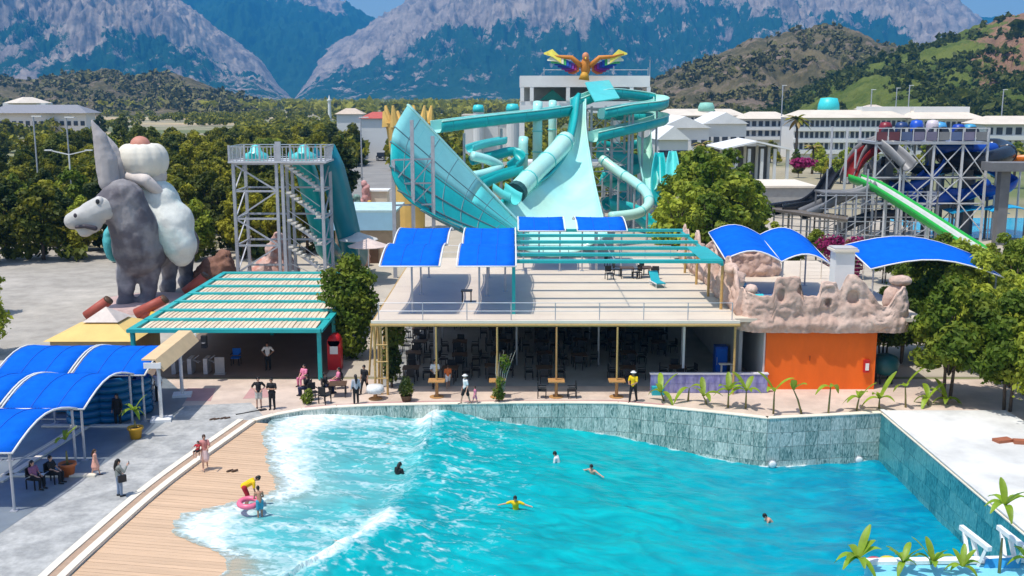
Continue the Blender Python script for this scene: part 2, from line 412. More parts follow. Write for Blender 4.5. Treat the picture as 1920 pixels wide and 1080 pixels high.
for a in ([(352, 728), (405, 728), (395, 752), (325, 752)], [(470, 728), (500, 728), (505, 745), (455, 748)]):
    st.sheet([tuple(G(*q).xy) for q in a], .008)
st.sheet([(-11.6, 56.0), (-7.8, 56.85), (-4.8, 57.1), (6, 57.25), (8.6, 56.5), (8.6, 56.75), (6, 57.5), (-4.8, 57.35), (-7.8, 57.1), (-11.6, 56.25)], .008)
struct('tile_band', st, Mred)
# curbs: two cream strips with a brown drain channel between
Mcurb = mat('cream_stone', (.80, .72, .58), .7, .08, 1.2)
Mchan = mat('brown_drain_tile', (.42, .29, .20), .85, .15, 2)
def strip(pts, o0, o1):
    def off(d):
        out = []
        for i, p in enumerate(pts):
            a = Vector(pts[max(i - 1, 0)]); b = Vector(pts[min(i + 1, len(pts) - 1)]); t = (b - a).normalized(); out.append((p[0] - t.y * -d * -1 * -1, p[1] + t.x * d * -1))
        return out
    return off(o0), off(o1)
def fine(pts, n=8):
    pts = [Vector(p) for p in pts]; out = []
    for i in range(len(pts) - 1):
        p0 = pts[max(i - 1, 0)]; p1 = pts[i]; p2 = pts[i + 1]; p3 = pts[min(i + 2, len(pts) - 1)]
        for k in range(n):
            t = k / n
            out.append(.5 * ((2 * p1) + (p2 - p0) * t + (2 * p0 - 5 * p1 + 4 * p2 - p3) * t * t + (3 * p1 - p0 - 3 * p2 + p3) * t ** 3))
    out.append(pts[-1]); return out
CIf = [(p.x, p.y) for p in fine([Vector((*c, 0)) for c in CI], 6)]
def band(d0, d1, z0, z1, mb):
    def off(d):
        out = []
        for i, p in enumerate(CIf):
            a = Vector(CIf[max(i - 1, 0)]); b = Vector(CIf[min(i + 1, len(CIf) - 1)]); t = (b - a).normalized(); out.append((p[0] + t.y * d, p[1] - t.x * d))
        return out
    a, b = off(d0), off(d1)
    for i in range(len(a) - 1):
        mb.prism([a[i], b[i], b[i + 1], a[i + 1]][::1], z0, z1)
    return mb
struct('curb', band(.02, .34, -.25, .05, MB()), Mcurb)
struct('curb', band(.68, 1.0, -.05, .06, MB()), Mcurb)
struct('drain_channel', band(.34, .68, -.05, .012, MB()), Mchan)

def ci_x(y): return np.interp(y, [c[1] for c in CI[::-1]], [c[0] for c in CI[::-1]])
def zb(x, y): return -.10 - .085 * np.maximum(x - ci_x(y), 0)
struct('pool_floor', MB().sheet([(-17, -2), (20.4, -2), (20.4, 57), (-17, 57)], -4.4), mat('pool_paint', (.05, .35, .45)))
# the beach: planked rows of tan tile, each row its own piece
Mbeach = mat('tan_beach_tile', (.62, .42, .265), .75, .10, .8, orand=.06, stretch=(.4, 3, 1), spec=.5)
bm_ = MB()
ys = np.linspace(24, 53.6, 40)
bm_.grid([[(ci_x(y) - .02 + k * 3.2, y, float(zb(ci_x(y) + k * 3.2, y)) - .03) for k in range(6)] for y in ys])
beach = struct('beach', bm_, Mchan)
y = 29.0; k = 0
while y < 53.4:
    w = .262; x0 = float(ci_x(y + w / 2)); xe = -8.2 if y < 50 else -10.5
    cuts = [x0 + .02] + [c for c in np.arange(-17 + (k % 2) * 1.5, xe, 3.0) if c > x0 + .8] + [xe]
    for a, b in ((x0 + .02, xe),):
        q = MB(); z1 = float(zb(a, y)); z2 = float(zb(b, y)); h = rnd.uniform(-.004, .004)
        top = [(a, y, z1 + h), (b, y, z2 + h), (b, y + w - .012, z2 + h), (a, y + w - .012, z1 + h)]
        q.add(top + [(p[0], p[1], p[2] - .06) for p in top], [(0, 1, 2, 3), (0, 4, 5, 1), (1, 5, 6, 2), (2, 6, 7, 3), (3, 7, 4, 0)])
        q.build('plank', Mbeach, beach)
    y += w; k += 1

# pool walls faced with slabs of veined marble
def marble(name, c1, c2, c3):
    m = bpy.data.materials.new(name); m.use_nodes = True; n = m.node_tree; L = n.links.new; b = n.nodes['Principled BSDF']
    b.inputs['Roughness'].default_value = .3
    tc = n.nodes.new('ShaderNodeTexCoord'); oi = n.nodes.new('ShaderNodeObjectInfo')
    va = n.nodes.new('ShaderNodeVectorMath'); va.operation = 'MULTIPLY_ADD'; va.inputs[1].default_value = (9, 9, 2.4)
    sc = n.nodes.new('ShaderNodeVectorMath'); sc.operation = 'SCALE'; sc.inputs['Scale'].default_value = 40.; cx = n.nodes.new('ShaderNodeCombineXYZ')
    for i in range(3): L(oi.outputs['Random'], cx.inputs[i])
    L(cx.outputs[0], sc.inputs[0]); L(tc.outputs['Object'], va.inputs[0]); L(sc.outputs[0], va.inputs[2])
    w = n.nodes.new('ShaderNodeTexNoise'); w.inputs['Scale'].default_value = .6; w.inputs['Detail'].default_value = 6; w.inputs['Distortion'].default_value = 2.2; w.inputs['Roughness'].default_value = .6
    L(va.outputs[0], w.inputs['Vector'])
    ad = n.nodes.new('ShaderNodeMath'); ad.operation = 'MULTIPLY_ADD'; ad.inputs[1].default_value = .13; L(oi.outputs['Random'], ad.inputs[0]); L(w.outputs['Fac'], ad.inputs[2])
    cr = n.nodes.new('ShaderNodeValToRGB'); e = cr.color_ramp.elements; e[0].position = .40; e[0].color = (*c1, 1); e[1].position = .72; e[1].color = (*c3, 1)
    x = e.new(.53); x.color = (*c2, 1)
    L(ad.outputs[0], cr.inputs[0]); L(cr.outputs[0], b.inputs['Base Color']); return m
M_mar1 = marble('grey_green_marble', (.08, .17, .155), (.38, .45, .39), (.78, .77, .68))
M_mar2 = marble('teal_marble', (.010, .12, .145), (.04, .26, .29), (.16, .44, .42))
M_grout = mat('grout', (.38, .42, .42), .9)
TW, TH = .72, .80
tile_me1 = MB().box((0, 0, 0), (1, .05, 1)).mesh('slab', M_mar1)
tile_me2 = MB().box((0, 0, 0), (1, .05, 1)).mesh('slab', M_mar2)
def pool_wall(name, path, label, me, rows, core_mat, z_top=0.):
    L0 = thing(name, label, 'wall', (path[0][0], path[0][1], 0))
    core = MB(); cope = MB(); cnt = 0
    for i in range(len(path) - 1):
        a, b = Vector((*path[i], 0)), Vector((*path[i + 1], 0)); d = b - a; L = d.length; t = d.normalized(); nrm = Vector((t.y, -t.x, 0))
        core.prism([(a + nrm * -.012).xy, (b + nrm * -.012).xy, (b - nrm * .3).xy, (a - nrm * .3).xy], -4.6, z_top - .006)
        cope.prism([(a + nrm * .06).xy, (b + nrm * .06).xy, (b - nrm * .34).xy, (a - nrm * .34).xy], z_top - .005, z_top + .05)
        nn = max(1, round(L / TW)); w = L / nn
        for r in range(rows):
            for k in range(nn):
                c = a + t * (w * (k + .5)) + nrm * (.012 + rnd.uniform(-.006, .006)); z = z_top - TH * (r + .5) - .01
                piece('slab', me, L0, (c.x, c.y, z), (0, 0, math.atan2(t.y, t.x)), (w - .018, 1, TH - .018)); cnt += 1
    core.build('wall_core', core_mat, L0); cope.build('coping', Mcurb, L0)
    return L0
pool_wall('pool_wall', WT[:12], 'long curved pool wall faced with grey-green marble slabs below the cafe deck', tile_me1, 4, M_grout)
pool_wall('pool_wall', WT[11:], 'short straight pool wall of pale green marble slabs with two round lamps', tile_me1, 5, M_grout)
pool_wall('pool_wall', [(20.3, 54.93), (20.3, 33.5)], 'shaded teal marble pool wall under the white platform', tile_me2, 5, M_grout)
for px, lab in ((1448, 'round white pool lamp low on the wall at its corner seam'), (1610, 'round white pool lamp low on the wall near the shaded teal wall')):
    p = A(px, 870 if px < 1500 else 862, 53.8 if px < 1500 else 54.75)
    t = thing('pool_lamp', lab, 'pool lamp', (p.x, p.y - .1, p.z), 'pool lamps')
    MB().ell((p.x, p.y - .1, p.z), (.2, .07, .2)).build('lens', M_white, t, True)
    rg = MB().tube([(p.x + .21 * math.cos(a), p.y - .06, p.z + .21 * math.sin(a)) for a in np.linspace(0, 2 * math.pi, 17)], .03, 6, False); rg.build('ring', M_steel, t, True)

# ------------------------------------------------------------------ water
def sx(y):
    Y = [20, 30, 34, 36, 37.6, 38.4, 39.0, 39.8, 40.6, 41.4, 42.2, 42.9, 43.5, 44.3, 45.2, 46.5, 48, 50, 52, 53, 54.5, 57.5]
    X = [-11.9, -11.7, -11.3, -10.9, -11.0, -11.8, -13.0, -13.75, -13.9, -13.8, -13.3, -12.5, -11.6, -10.75, -10.7, -11.1, -11.9, -12.5, -13.0, -13.2, -13.0, -12.0]
    b = np.interp(y, Y, X); return b + (.45 * (fbm(y * .9, y * 0 + 3.3, 5, 4) - .5) * 2 + .30 * (fbm(y * 3.3, y * 0 + 1.3, 6, 4, .6) - .5) * 2) * np.clip((54 - y) / 2, 0, 1)
yy = np.concatenate([np.arange(24, 33, .3), np.arange(33, 57.4, .075)]); uu = np.concatenate([np.linspace(0, .32, 230)[:-1], np.linspace(.32, 1, 250)])
Yw, Uw = np.meshgrid(yy, uu, indexing='ij'); x0 = sx(Yw); x1 = 20.42
Xw = x0 + (x1 - x0) * Uw
xc = np.interp(Yw, [24, 30, 33, 36, 38, 41, 46, 50, 54, 56, 58], [-12.5, -10.8, -9.6, -8.4, -7.2, -5.6, -4.6, -4.3, -4.5, -4.3, -3.6]) + .5 * (fbm(Yw * .5, Yw * 0, 77, 3) - .5)
d = Xw - xc
crest_h = np.interp(Yw, [24, 36, 38, 40, 42, 45, 50, 54, 56, 57], [.3, .4, .6, .65, .5, .25, .3, .5, .6, .6])
left = np.maximum(zb(Xw, Yw) + .03, -.95) + 0
left = np.where(Xw - x0 < 1.0, left * S(Xw - x0, -1, .3) + (zb(Xw, Yw) + .05) * (1 - S(Xw - x0, -1, .3)), left)
right = -.95 - 1.75 * S(d, 0, 19)
Zw = np.where(d < 0, left, right) + crest_h * np.where(d < 0, np.exp(-(d / .55) ** 2), np.exp(-(d / 2.2) ** 2))
chop = (fbm(Xw * .55 + 3, Yw * .9, 11, 5, .55) - .5); chop2 = fbm(Xw * 2.2, Yw * 3.0, 12, 3, .6) - .5
amp = np.clip((Xw - x0) / 2.5, .08, 1)
Zw = Zw + amp * (.34 * chop + (.085 * chop2) * (1 - .75 * S(d, 2, 10)))
ds = Xw - x0
Zw = np.where(ds < 6.5, np.maximum(Zw, zb(Xw, Yw) + .025), Zw)
rg_ = lambda f: 1 - np.abs(2 * f - 1)
# foam: wash on the beach, churned water behind the breaker, the breaking crest, drifting net of froth
lobeA = np.interp(Yw, [40, 42, 43, 44.2, 46, 50, 53, 54, 56, 57.2], [0, 0, .2, 1.3, 2.4, 2.7, 3.3, 5.0, 5.5, 5.0])
lobeB = np.interp(Yw, [37.6, 38.4, 39.3, 41, 42.3, 43.2, 43.8], [0, .9, 2.3, 3.0, 2.2, .8, 0])
nA = fbm(Xw * 1.1, Yw * 1.1, 31, 5, .6)
streak = fbm(Xw * .45 + .3 * Yw, Yw * 1.9, 37, 5, .62)
foam = (1 - S(ds, lobeA * .25, lobeA * 1.15 + .3 + 1.6 * (nA - .4))) * (lobeA > .05)
foam = np.maximum(foam, (1 - S(ds, lobeB * .45, lobeB * 1.15 + .3 + 1.2 * (nA - .4))) * (lobeB > .05))
foam = np.maximum(foam, .75 * (1 - S(ds, .0, .35)))
behind = S(-d, -.3, .8)
foam = np.maximum(foam, behind * S(streak, .40, .66) * np.interp(Yw, [24, 36, 40, 44, 48, 57], [.35, .42, .55, .36, .42, .72]) * .8)
cr = np.exp(-((d + .35) / .75) ** 2) * np.interp(Yw, [30, 36.5, 38, 40.5, 42.2, 43.5, 53.5, 55, 56, 57], [.3, .45, 1.25, 1.3, .9, .25, .2, .8, 1.3, 1.3])
foam = np.maximum(foam, np.clip(cr * (.55 + nA), 0, 1))
net = rg_(fbm(Xw * .75, Yw * 1.25, 51, 4, .6)) ** 9 * .62
foam = np.maximum(foam, net * .8 * np.clip(1 - S(d, 1, 8), .0, 1) * S(fbm(Xw * .18, Yw * .22, 53, 3), .30, .58))
edge_far = np.interp(Xw, [c[0] for c in WT[1:]], [c[1] for c in WT[1:]]) - Yw
foam = np.maximum(foam, .8 * (1 - S(edge_far, .02, .30)) * S(fbm(Xw * 1.2, Yw, 58, 3), .5, .7))
foam = foam * (.40 + .60 * S(ds, 0, .9))
deep = S(Xw + .35 * (40 - Yw) * .3, 2, 20) * .9 + .45 * (fbm(Xw * .22, Yw * .3, 61, 4) - .5)
shal = (1 - S(ds, .3, 4.5)) * .95 + behind * .35
Mw = bpy.data.materials.new('pool_water'); Mw.use_nodes = True; n = Mw.node_tree; L = n.links.new; b = n.nodes['Principled BSDF']
b.inputs['IOR'].default_value = 1.33
def att(nm):
    a = n.nodes.new('ShaderNodeAttribute'); a.attribute_name = nm; return a.outputs['Fac']
def mixc(f, a, c):
    x = n.nodes.new('ShaderNodeMix'); x.data_type = 'RGBA'; L(f, x.inputs[0])
    for i, q in ((6, a), (7, c)):
        if isinstance(q, tuple): x.inputs[i].default_value = (*q, 1)
        else: L(q, x.inputs[i])
    return x.outputs[2]
def nz(sc, det=5, dis=0., st=(1, 1.6, 1)):
    g = n.nodes.new('ShaderNodeNewGeometry'); mp = n.nodes.new('ShaderNodeMapping'); mp.inputs['Scale'].default_value = st; L(g.outputs['Position'], mp.inputs[0])
    t = n.nodes.new('ShaderNodeTexNoise'); t.inputs['Scale'].default_value = sc; t.inputs['Detail'].default_value = det; t.inputs['Distortion'].default_value = dis
    L(mp.outputs[0], t.inputs['Vector']); return t.outputs['Fac']
def rngn(s, a, c, e=0., f_=1.):
    r = n.nodes.new('ShaderNodeMapRange'); r.inputs[1].default_value = a; r.inputs[2].default_value = c; r.inputs[3].default_value = e; r.inputs[4].default_value = f_; L(s, r.inputs[0]); return r.outputs[0]
def mth(op, a, c):
    x = n.nodes.new('ShaderNodeMath'); x.operation = op; x.use_clamp = True
    for i, q in ((0, a), (1, c)):
        if isinstance(q, (int, float)): x.inputs[i].default_value = q
        else: L(q, x.inputs[i])
    return x.outputs[0]
c0 = mixc(rngn(nz(.45, 6, 1.4), .36, .66), (.0, .29, .32), (.0, .43, .445))
c0 = mixc(att('deep'), c0, mixc(rngn(nz(.5, 5, 1.), .4, .65), (.0, .17, .31), (.0, .29, .42)))
c0 = mixc(mth('MULTIPLY', att('shal'), .75), c0, (.30, .50, .47))
fa = n.nodes.new('ShaderNodeMath'); fa.operation = 'MULTIPLY_ADD'; fa.inputs[1].default_value = .95; L(att('foam'), fa.inputs[0]); L(rngn(nz(2.6, 9, 1.0, (1, 1.3, 1)), .25, .75, -.5, .42), fa.inputs[2])
fm = mth('MULTIPLY', mth('MULTIPLY', rngn(fa.outputs[0], .05, 1.0), rngn(att('foam'), .02, .3)), rngn(nz(.9, 6, .6), .3, .62, .62, 1.0))
c0 = mixc(fm, c0, (.84, .86, .86)); L(c0, b.inputs['Base Color'])
L(rngn(fm, 0, .6, .2, .8), b.inputs['Roughness'])
bp = n.nodes.new('ShaderNodeBump'); bp.inputs['Strength'].default_value = .26; bp.inputs['Distance'].default_value = .12; L(nz(.95, 5, .5), bp.inputs['Height']); L(bp.outputs[0], b.inputs['Normal'])
tr = n.nodes.new('ShaderNodeBsdfTransparent'); msh = n.nodes.new('ShaderNodeMixShader')
L(mth('SUBTRACT', att('thin'), fm), msh.inputs[0]); L(b.outputs[0], msh.inputs[1]); L(tr.outputs[0], msh.inputs[2]); L(msh.outputs[0], n.nodes['Material Output'].inputs[0])
thin = (1 - S(ds, .2, 2.6)) * .75
wat = npgrid('pool_water', Xw, Yw, Zw, Mw, True, {'foam': foam, 'deep': deep, 'shal': shal, 'thin': thin}); tag(wat, kind='structure')
def wz(x, y):
    i = int(np.argmin(np.abs(yy - y))); j = int(np.argmin(np.abs(Xw[i] - x))); return float(Zw[i, j])

# white platform over the wave machine, pale blue tank at its near end
Mplat = mat('white_screed', (.74, .73, .69), .8, .12, .7, bump=.2, col2=(.58, .57, .53), mixs=.22)
pl = MB().prism([(20.36, 33.4), (28.2, 33.4), (27.2, 55.2), (20.36, 55.2)], -4.5, .10)
pl.prism([(20.30, 33.4), (20.52, 33.4), (20.52, 55.2), (20.30, 55.2)], .102, .16)
one('platform', pl, Mplat, 'wide flat white platform right of the pool above the teal wall', 'platform')
one('brick', MB().box((24.6, 49.9, .17), (.9, .5, .14), .3).box((25.3, 49.6, .2), (.6, .4, .18), -.2), mat('terracotta', (.36, .12, .06)), 'small terracotta block lying on the white platform', 'block')

# ------------------------------------------------------------------ shade canopies (blue cloth on arched steel frames)
def vault(label, origin, ux, uy, L, segs, posts=(), group='blue shade canopies', lacing=True, th=.03, base=0., drop=0.):
    """cloth runs L metres along ux; segs = [(span, z_start, rise)...] arches one after the other along uy"""
    o = Vector(origin); ux = Vector((*ux, 0)).normalized(); uy = Vector((*uy, 0)).normalized()
    t = thing('shade_canopy', label, 'canopy', o, group)
    prof = []; s0 = 0
    for si, (sp, z0, z1, rise) in enumerate(segs):
        for k in range(9 if si == 0 else 9):
            u = k / 8
            if si and k == 0: continue
            prof.append((s0 + sp * u, z0 + (z1 - z0) * u + rise * math.sin(math.pi * u)))
        s0 += sp
    P = [[o + ux * (L * i / 6) + uy * s + Vector((0, 0, z + drop * i / 6 - .05 * math.sin(math.pi * i / 6))) for s, z in prof] for i in range(7)]
    MB().shell(P, th).build('cloth', M_blue, t, True)
    for i in (0, 6):
        off = ux * (-.09 if i == 0 else .09)
        MB().tube([p + off for p in [o + ux * (L * i / 6) + uy * s + Vector((0, 0, z + drop * i / 6)) for s, z in prof]], .05, 6).build('arch_tube', M_white, t, True)
    for i in (2, 4): MB().tube([o + ux * (L * i / 6) + uy * s + Vector((0, 0, z + drop * i / 6 - .035)) for s, z in prof], .022, 5).build('seam', mat('seam_blue', (.002, .10, .55)), t)
    acc = [0]
    for sg in segs: acc.append(acc[-1] + sg[0])
    for k, a in enumerate(acc):
        z = segs[k][1] if k < len(segs) else segs[-1][2]
        p = o + uy * a + Vector((0, 0, z - .03))
        MB().tube([p - ux * .1, p + ux * (L + .1) + Vector((0, 0, drop))], .045, 6).build('edge_tube', M_white, t, True)
    if lacing:
        lc = MB()
        for k in range(26):
            u = L * (k + .5) / 26; p = o + ux * u + Vector((0, 0, segs[0][1]))
            lc.bar(p + uy * .06 + Vector((0, 0, .02)), p - uy * .04 + ux * .07 - Vector((0, 0, .08)), .025)
        lc.build('lacing', M_dark, t)
    for (a, b) in posts:
        p = o + ux * a + uy * b
        z = float(np.interp(b, [q[0] for q in prof], [q[1] for q in prof])) - .08
        z += drop * a / L
        mb = MB().tube([(p.x, p.y, base), (p.x, p.y, o.z + z)], .06, 8); mb.box((p.x, p.y, base + .02), (.3, .3, .04))
        mb.build('post', M_steel, t)
    return t

seg3 = [(5.9, 2.6, 2.7, .70)]
c_lab = [['blue barrel canopy nearest the bamboo gate, its right edge curling beside the white gate post', 'middle right blue canopy with black lacing along its front hem', 'front right blue canopy cut by the left picture edge above the seated couple'],
         ['rear left blue canopy in front of the yellow pyramid roof', 'blue canopy behind the middle one at the left picture edge', 'frontmost left blue canopy outside the lounge corner']]
for r, (xx, dx) in enumerate(((-23.3, 3.75), (-27.4, 3.75))):
    for k, (yq, sh) in enumerate(((53.4, 0), (47.3, -.75), (41.1, -1.2))):
        if r == 1 and k == 2: continue
        vault(c_lab[r][k], (xx + sh, yq, 0), (1, .0), (.04, 1), dx, seg3, [(dx - .1, .1), (dx - .1, 5.8), (.1, .1)], 'blue canopies over the lounge floor')

# ------------------------------------------------------------------ cafe building with roof terrace
TX0, TX1, TY0, TY1, TZ = -8.0, 13.0, 58.5, 83.0, 4.4
cafe = thing('cafe_building', 'open cafe hall under a broad cream roof terrace with bamboo edges', 'building', (2.5, 58.5, 0))
M_ter = mat('cream_terrace_floor', (.66, .56, .44), .8, .05, .5, col2=(.63, .53, .42), mixs=.4)
slab = MB()
slab.box(((TX0 + TX1) / 2, (TY0 + TY1) / 2, TZ - .15), (TX1 - TX0, TY1 - TY0, .24)); slab.build('roof_slab', mat('concrete', (.62, .60, .56), .9), cafe)
y = TY0 + .02; kk = 0
while y < TY1 - .5:      # terrace boards, laid in wide strips
    MB().box(((TX0 + TX1) / 2, y + .93, TZ - .012), (TX1 - TX0 - .04, 1.84, .024)).build('floor_strip', M_ter, cafe); y += 1.86
MB().box(((TX0 + TX1) / 2, TY0 - .06, TZ - .02), (TX1 - TX0 + .2, .14, .16)).build('cream_kerb', M_cream, cafe)
MB().tube([(TX0 - .1, TY0 - .08, TZ - .2), (TX1 + .1, TY0 - .08, TZ - .2)], .10, 8).build('bamboo_fascia', M_bamboo, cafe)
MB().tube([(TX0 - .08, TY0 - .1, TZ - .2), (TX0 - .08, TY1, TZ - .2)], .10, 8).build('bamboo_fascia', M_bamboo, cafe)
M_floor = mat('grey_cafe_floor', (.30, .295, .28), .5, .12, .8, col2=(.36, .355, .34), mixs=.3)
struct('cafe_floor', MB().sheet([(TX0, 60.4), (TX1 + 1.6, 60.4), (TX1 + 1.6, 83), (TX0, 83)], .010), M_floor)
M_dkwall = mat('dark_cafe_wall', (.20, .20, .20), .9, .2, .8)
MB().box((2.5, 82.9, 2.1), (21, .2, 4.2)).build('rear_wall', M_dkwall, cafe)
MB().box((13.6, 71.5, 2.1), (.2, 22.5, 4.2)).build('side_wall', mat('grey_plaster', (.30, .30, .30), .9), cafe)
for x in (-5, 0.3, 5.6, 11):
    for yq in (65.5, 73):
        MB().tube([(x, yq, .01), (x, yq, TZ - .27)], .07, 8).build('column', M_steel, cafe)
MB().tube([(10.4, 61.3, 0), (10.4, 61.3, TZ - .27)], .08, 8).build('column', M_white, cafe)
for (x, yq) in ((-7.95, 58.5), (-7.6, 58.7), (-7.25, 58.6), (-7.95, 60.2), (-7.5, 60.6), (-7.95, 63), (-7.95, 67), (-7.95, 72), (12.9, 58.7)):
    MB().tube([(x, yq, 0), (x + .02, yq, 2.1), (x, yq, TZ - .3)], .07, 8).build('bamboo_post', M_bamboo, cafe)
for z in (1.0, 2.0, 3.0):
    MB().tube([(-8.0, 58.5, z), (-7.2, 58.55, z)], .045, 6).build('bamboo_rail', M_bamboo, cafe)
# folded bamboo shutters along the left side of the terrace
for k in range(7):
    yq = 59.5 + k * 2.3
    MB().bar((TX0 - .18, yq, TZ - .3), (TX0 - .5, yq + .5, .8), .09).build('bamboo_brace', M_bamboo, cafe)
# terrace railing: its own posts and two rails
rail = thing('terrace_railing', 'thin metal railing along the front edge of the cream terrace', 'railing', (2.5, 58.7, TZ))
for k in range(9):
    x = TX0 + .3 + k * (TX1 - TX0 - .6) / 8
    MB().tube([(x, 58.75, TZ), (x, 58.75, TZ + 1.05)], .03, 6).build('post', M_steel, rail)
for z in (.55, 1.03): MB().tube([(TX0 + .3, 58.75, TZ + z), (TX1 - .3, 58.75, TZ + z)], .022, 6).build('rail', M_steel, rail)
rail2 = thing('terrace_railing', 'bare metal railing standing across the rear of the terrace', 'railing', (2.5, 82.5, TZ))
for k in range(11):
    x = TX0 + .3 + k * 2.04
    MB().tube([(x, 82.5, TZ), (x, 82.5, TZ + 1.05)], .03, 6).build('post', M_steel, rail2)
for z in (.5, 1.03): MB().tube([(TX0 + .3, 82.5, TZ + z), (TX1 - .3, 82.5, TZ + z)], .022, 6).build('rail', M_steel, rail2)
# blue canopies on the terrace
wave = [(7.2, 3.0, 3.25, .55), (7.0, 3.25, 3.4, .5)]
vault('left blue canopy on the terrace standing over two grey posts', (-7.65, 59.9, TZ), (1, 0), (0, 1), 3.35, wave, [(1.7, 7.0), (1.7, 1.0), (1.7, 13.5)], 'blue canopies on the roof terrace', False, base=TZ)
vault('second blue canopy on the terrace beside the teal pergola', (-3.15, 59.9, TZ), (1, 0), (0, 1), 3.3, wave, [(1.55, 6.4), (1.2, 1.2), (2.7, 8), (1.5, 13.5)], 'blue canopies on the roof terrace', False, base=TZ)
vault('small rear blue canopy seen over the left end of the teal pergola', (.55, 76.0, TZ), (1, 0), (0, 1), 3.3, [(6.3, 3.05, 3.2, .55)], [(.3, .3), (3, .3), (1.6, 6)], 'blue canopies on the roof terrace', False, base=TZ)
vault('small rear blue canopy seen over the middle of the teal pergola', (4.9, 76.0, TZ), (1, 0), (0, 1), 3.5, [(6.3, 3.05, 3.2, .55)], [(.3, .3), (3.2, .3), (1.7, 6)], 'blue canopies on the roof terrace', False, base=TZ)
# teal pergola
pg = thing('pergola', 'open teal pergola of long beams across the right of the terrace', 'pergola', (6.3, 62, TZ))
PY = [62.0, 64.8, 67.6, 70.6, 74.0, 77.0]
for yq in PY: MB().box((6.35, yq, TZ + 2.95), (12.7, .46, .18)).build('beam', M_teal, pg)
for x in (.1, 12.65): MB().box((x, 69.5, TZ + 2.78), (.18, 15.3, .16)).build('side_beam', M_teal, pg)
MB().box((12.05, 64.6, TZ + 3.06), (1.3, 5.0, .04)).build('roof_sheet', M_teal, pg)
for x, yq, m in ((.1, 60.6, M_teal), (.1, 65.5, M_teal), (.1, 76.5, M_steel), (6.3, 76.8, M_steel)):
    MB().box((x, yq, TZ + 1.4), (.2, .2, 2.8)).build('post', m, pg)
MB().bar((.1, 60.5, TZ + 2.75), (.1, 62.4, TZ + 2.8), .16).build('bracket', M_teal, pg)
for yq in (62, 66.2, 70.6, 75.4): MB().tube([(12.7, yq, TZ), (12.72, yq, TZ + 2.75)], .09, 8).build('bamboo_post', M_bamboo, pg)
for x in (6.3,): MB().box((x, 69.5, TZ + 2.86), (.05, 15.0, .05)).build('purlin', M_steel, pg)

# ------------------------------------------------------------------ furniture: makers
def lounger(label, m, x, y, z, rz, group):
    t = thing('sun_lounger', label, 'sun lounger', (0, 0, 0), group)
    MB().box((0, -.35, .32), (.62, 1.2, .07)).build('seat', m, t)
    MB().box((0, .62, .60), (.62, .85, .07), mtx=Matrix.Rotation(R(42), 3, 'X')).build('backrest', m, t)
    MB().bar((-.34, -.95, .30), (-.34, .8, .30), .05).bar((.34, -.95, .30), (.34, .8, .30), .05).build('frame', M_white, t)
    for a in (-.3, .3):
        for b in (-.8, .6): MB().box((a, b, .14), (.05, .05, .28)).build('leg', M_white, t)
    return put(t, (x, y, z), rz)
def chair_proto(m, label, group):
    t = thing('chair', label, 'chair', (0, 0, 0), group)
    MB().box((0, 0, .45), (.5, .48, .05)).build('seat', m, t)
    MB().box((0, .25, .74), (.48, .05, .42)).build('backrest', m, t)
    for a in (-.23, .23):
        for b in (-.21, .25): MB().box((a, b, .21), (.045, .045, .42)).build('leg', m, t)
        MB().bar((a * 1.08, -.22, .66), (a * 1.08, .26, .66), .045).build('armrest', m, t)
    return t
def table_proto(mt, ml, label, group, w=1.0):
    t = thing('table', label, 'table', (0, 0, 0), group)
    MB().box((0, 0, .735), (w, w, .05)).build('tabletop', mt, t)
    for a in (-1, 1):
        for b in (-1, 1): MB().box((a * (w / 2 - .08), b * (w / 2 - .08), .35), (.06, .06, .71)).build('leg', ml, t)
    return t
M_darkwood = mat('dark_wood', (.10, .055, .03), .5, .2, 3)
M_red = mat('red_paint', (.55, .015, .02), .4, .1, 2)
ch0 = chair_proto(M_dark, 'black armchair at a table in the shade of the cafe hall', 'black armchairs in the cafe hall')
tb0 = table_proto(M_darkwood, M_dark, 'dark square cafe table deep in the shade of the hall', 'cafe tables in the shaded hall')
NTH = ('first', 'second', 'third', 'fourth', 'fifth', 'sixth', 'seventh')
first = True
for r, yq in enumerate((62.3, 65.6, 69.2, 73, 77)):
    for c, x in enumerate(np.arange(-6.4, 10.5, 2.75)):
        if (r * 7 + c) % 9 == 4: continue
        x2 = x + rnd.uniform(-.3, .3); y2 = yq + rnd.uniform(-.4, .4)
        spot = '%s row, %s from the left' % (('front', 'second', 'third', 'fourth', 'rear')[r], NTH[c])
        put(tb0 if first else copy_tree(tb0), (x2, y2, .012), rnd.uniform(-.1, .1), 1, 'dark square table in the shaded hall, ' + spot)
        for k, (a, b, rz) in enumerate(((0, .95, 0), (0, -.95, math.pi), (.95, 0, -math.pi / 2), (-.95, 0, math.pi / 2))):
            put(ch0 if first else copy_tree(ch0), (x2 + a + rnd.uniform(-.1, .1), y2 + b, .012), rz + rnd.uniform(-.25, .25), 1,
                'black armchair on the %s side of a hall table, %s' % (('far', 'pool', 'right', 'left')[k], spot)); first = False
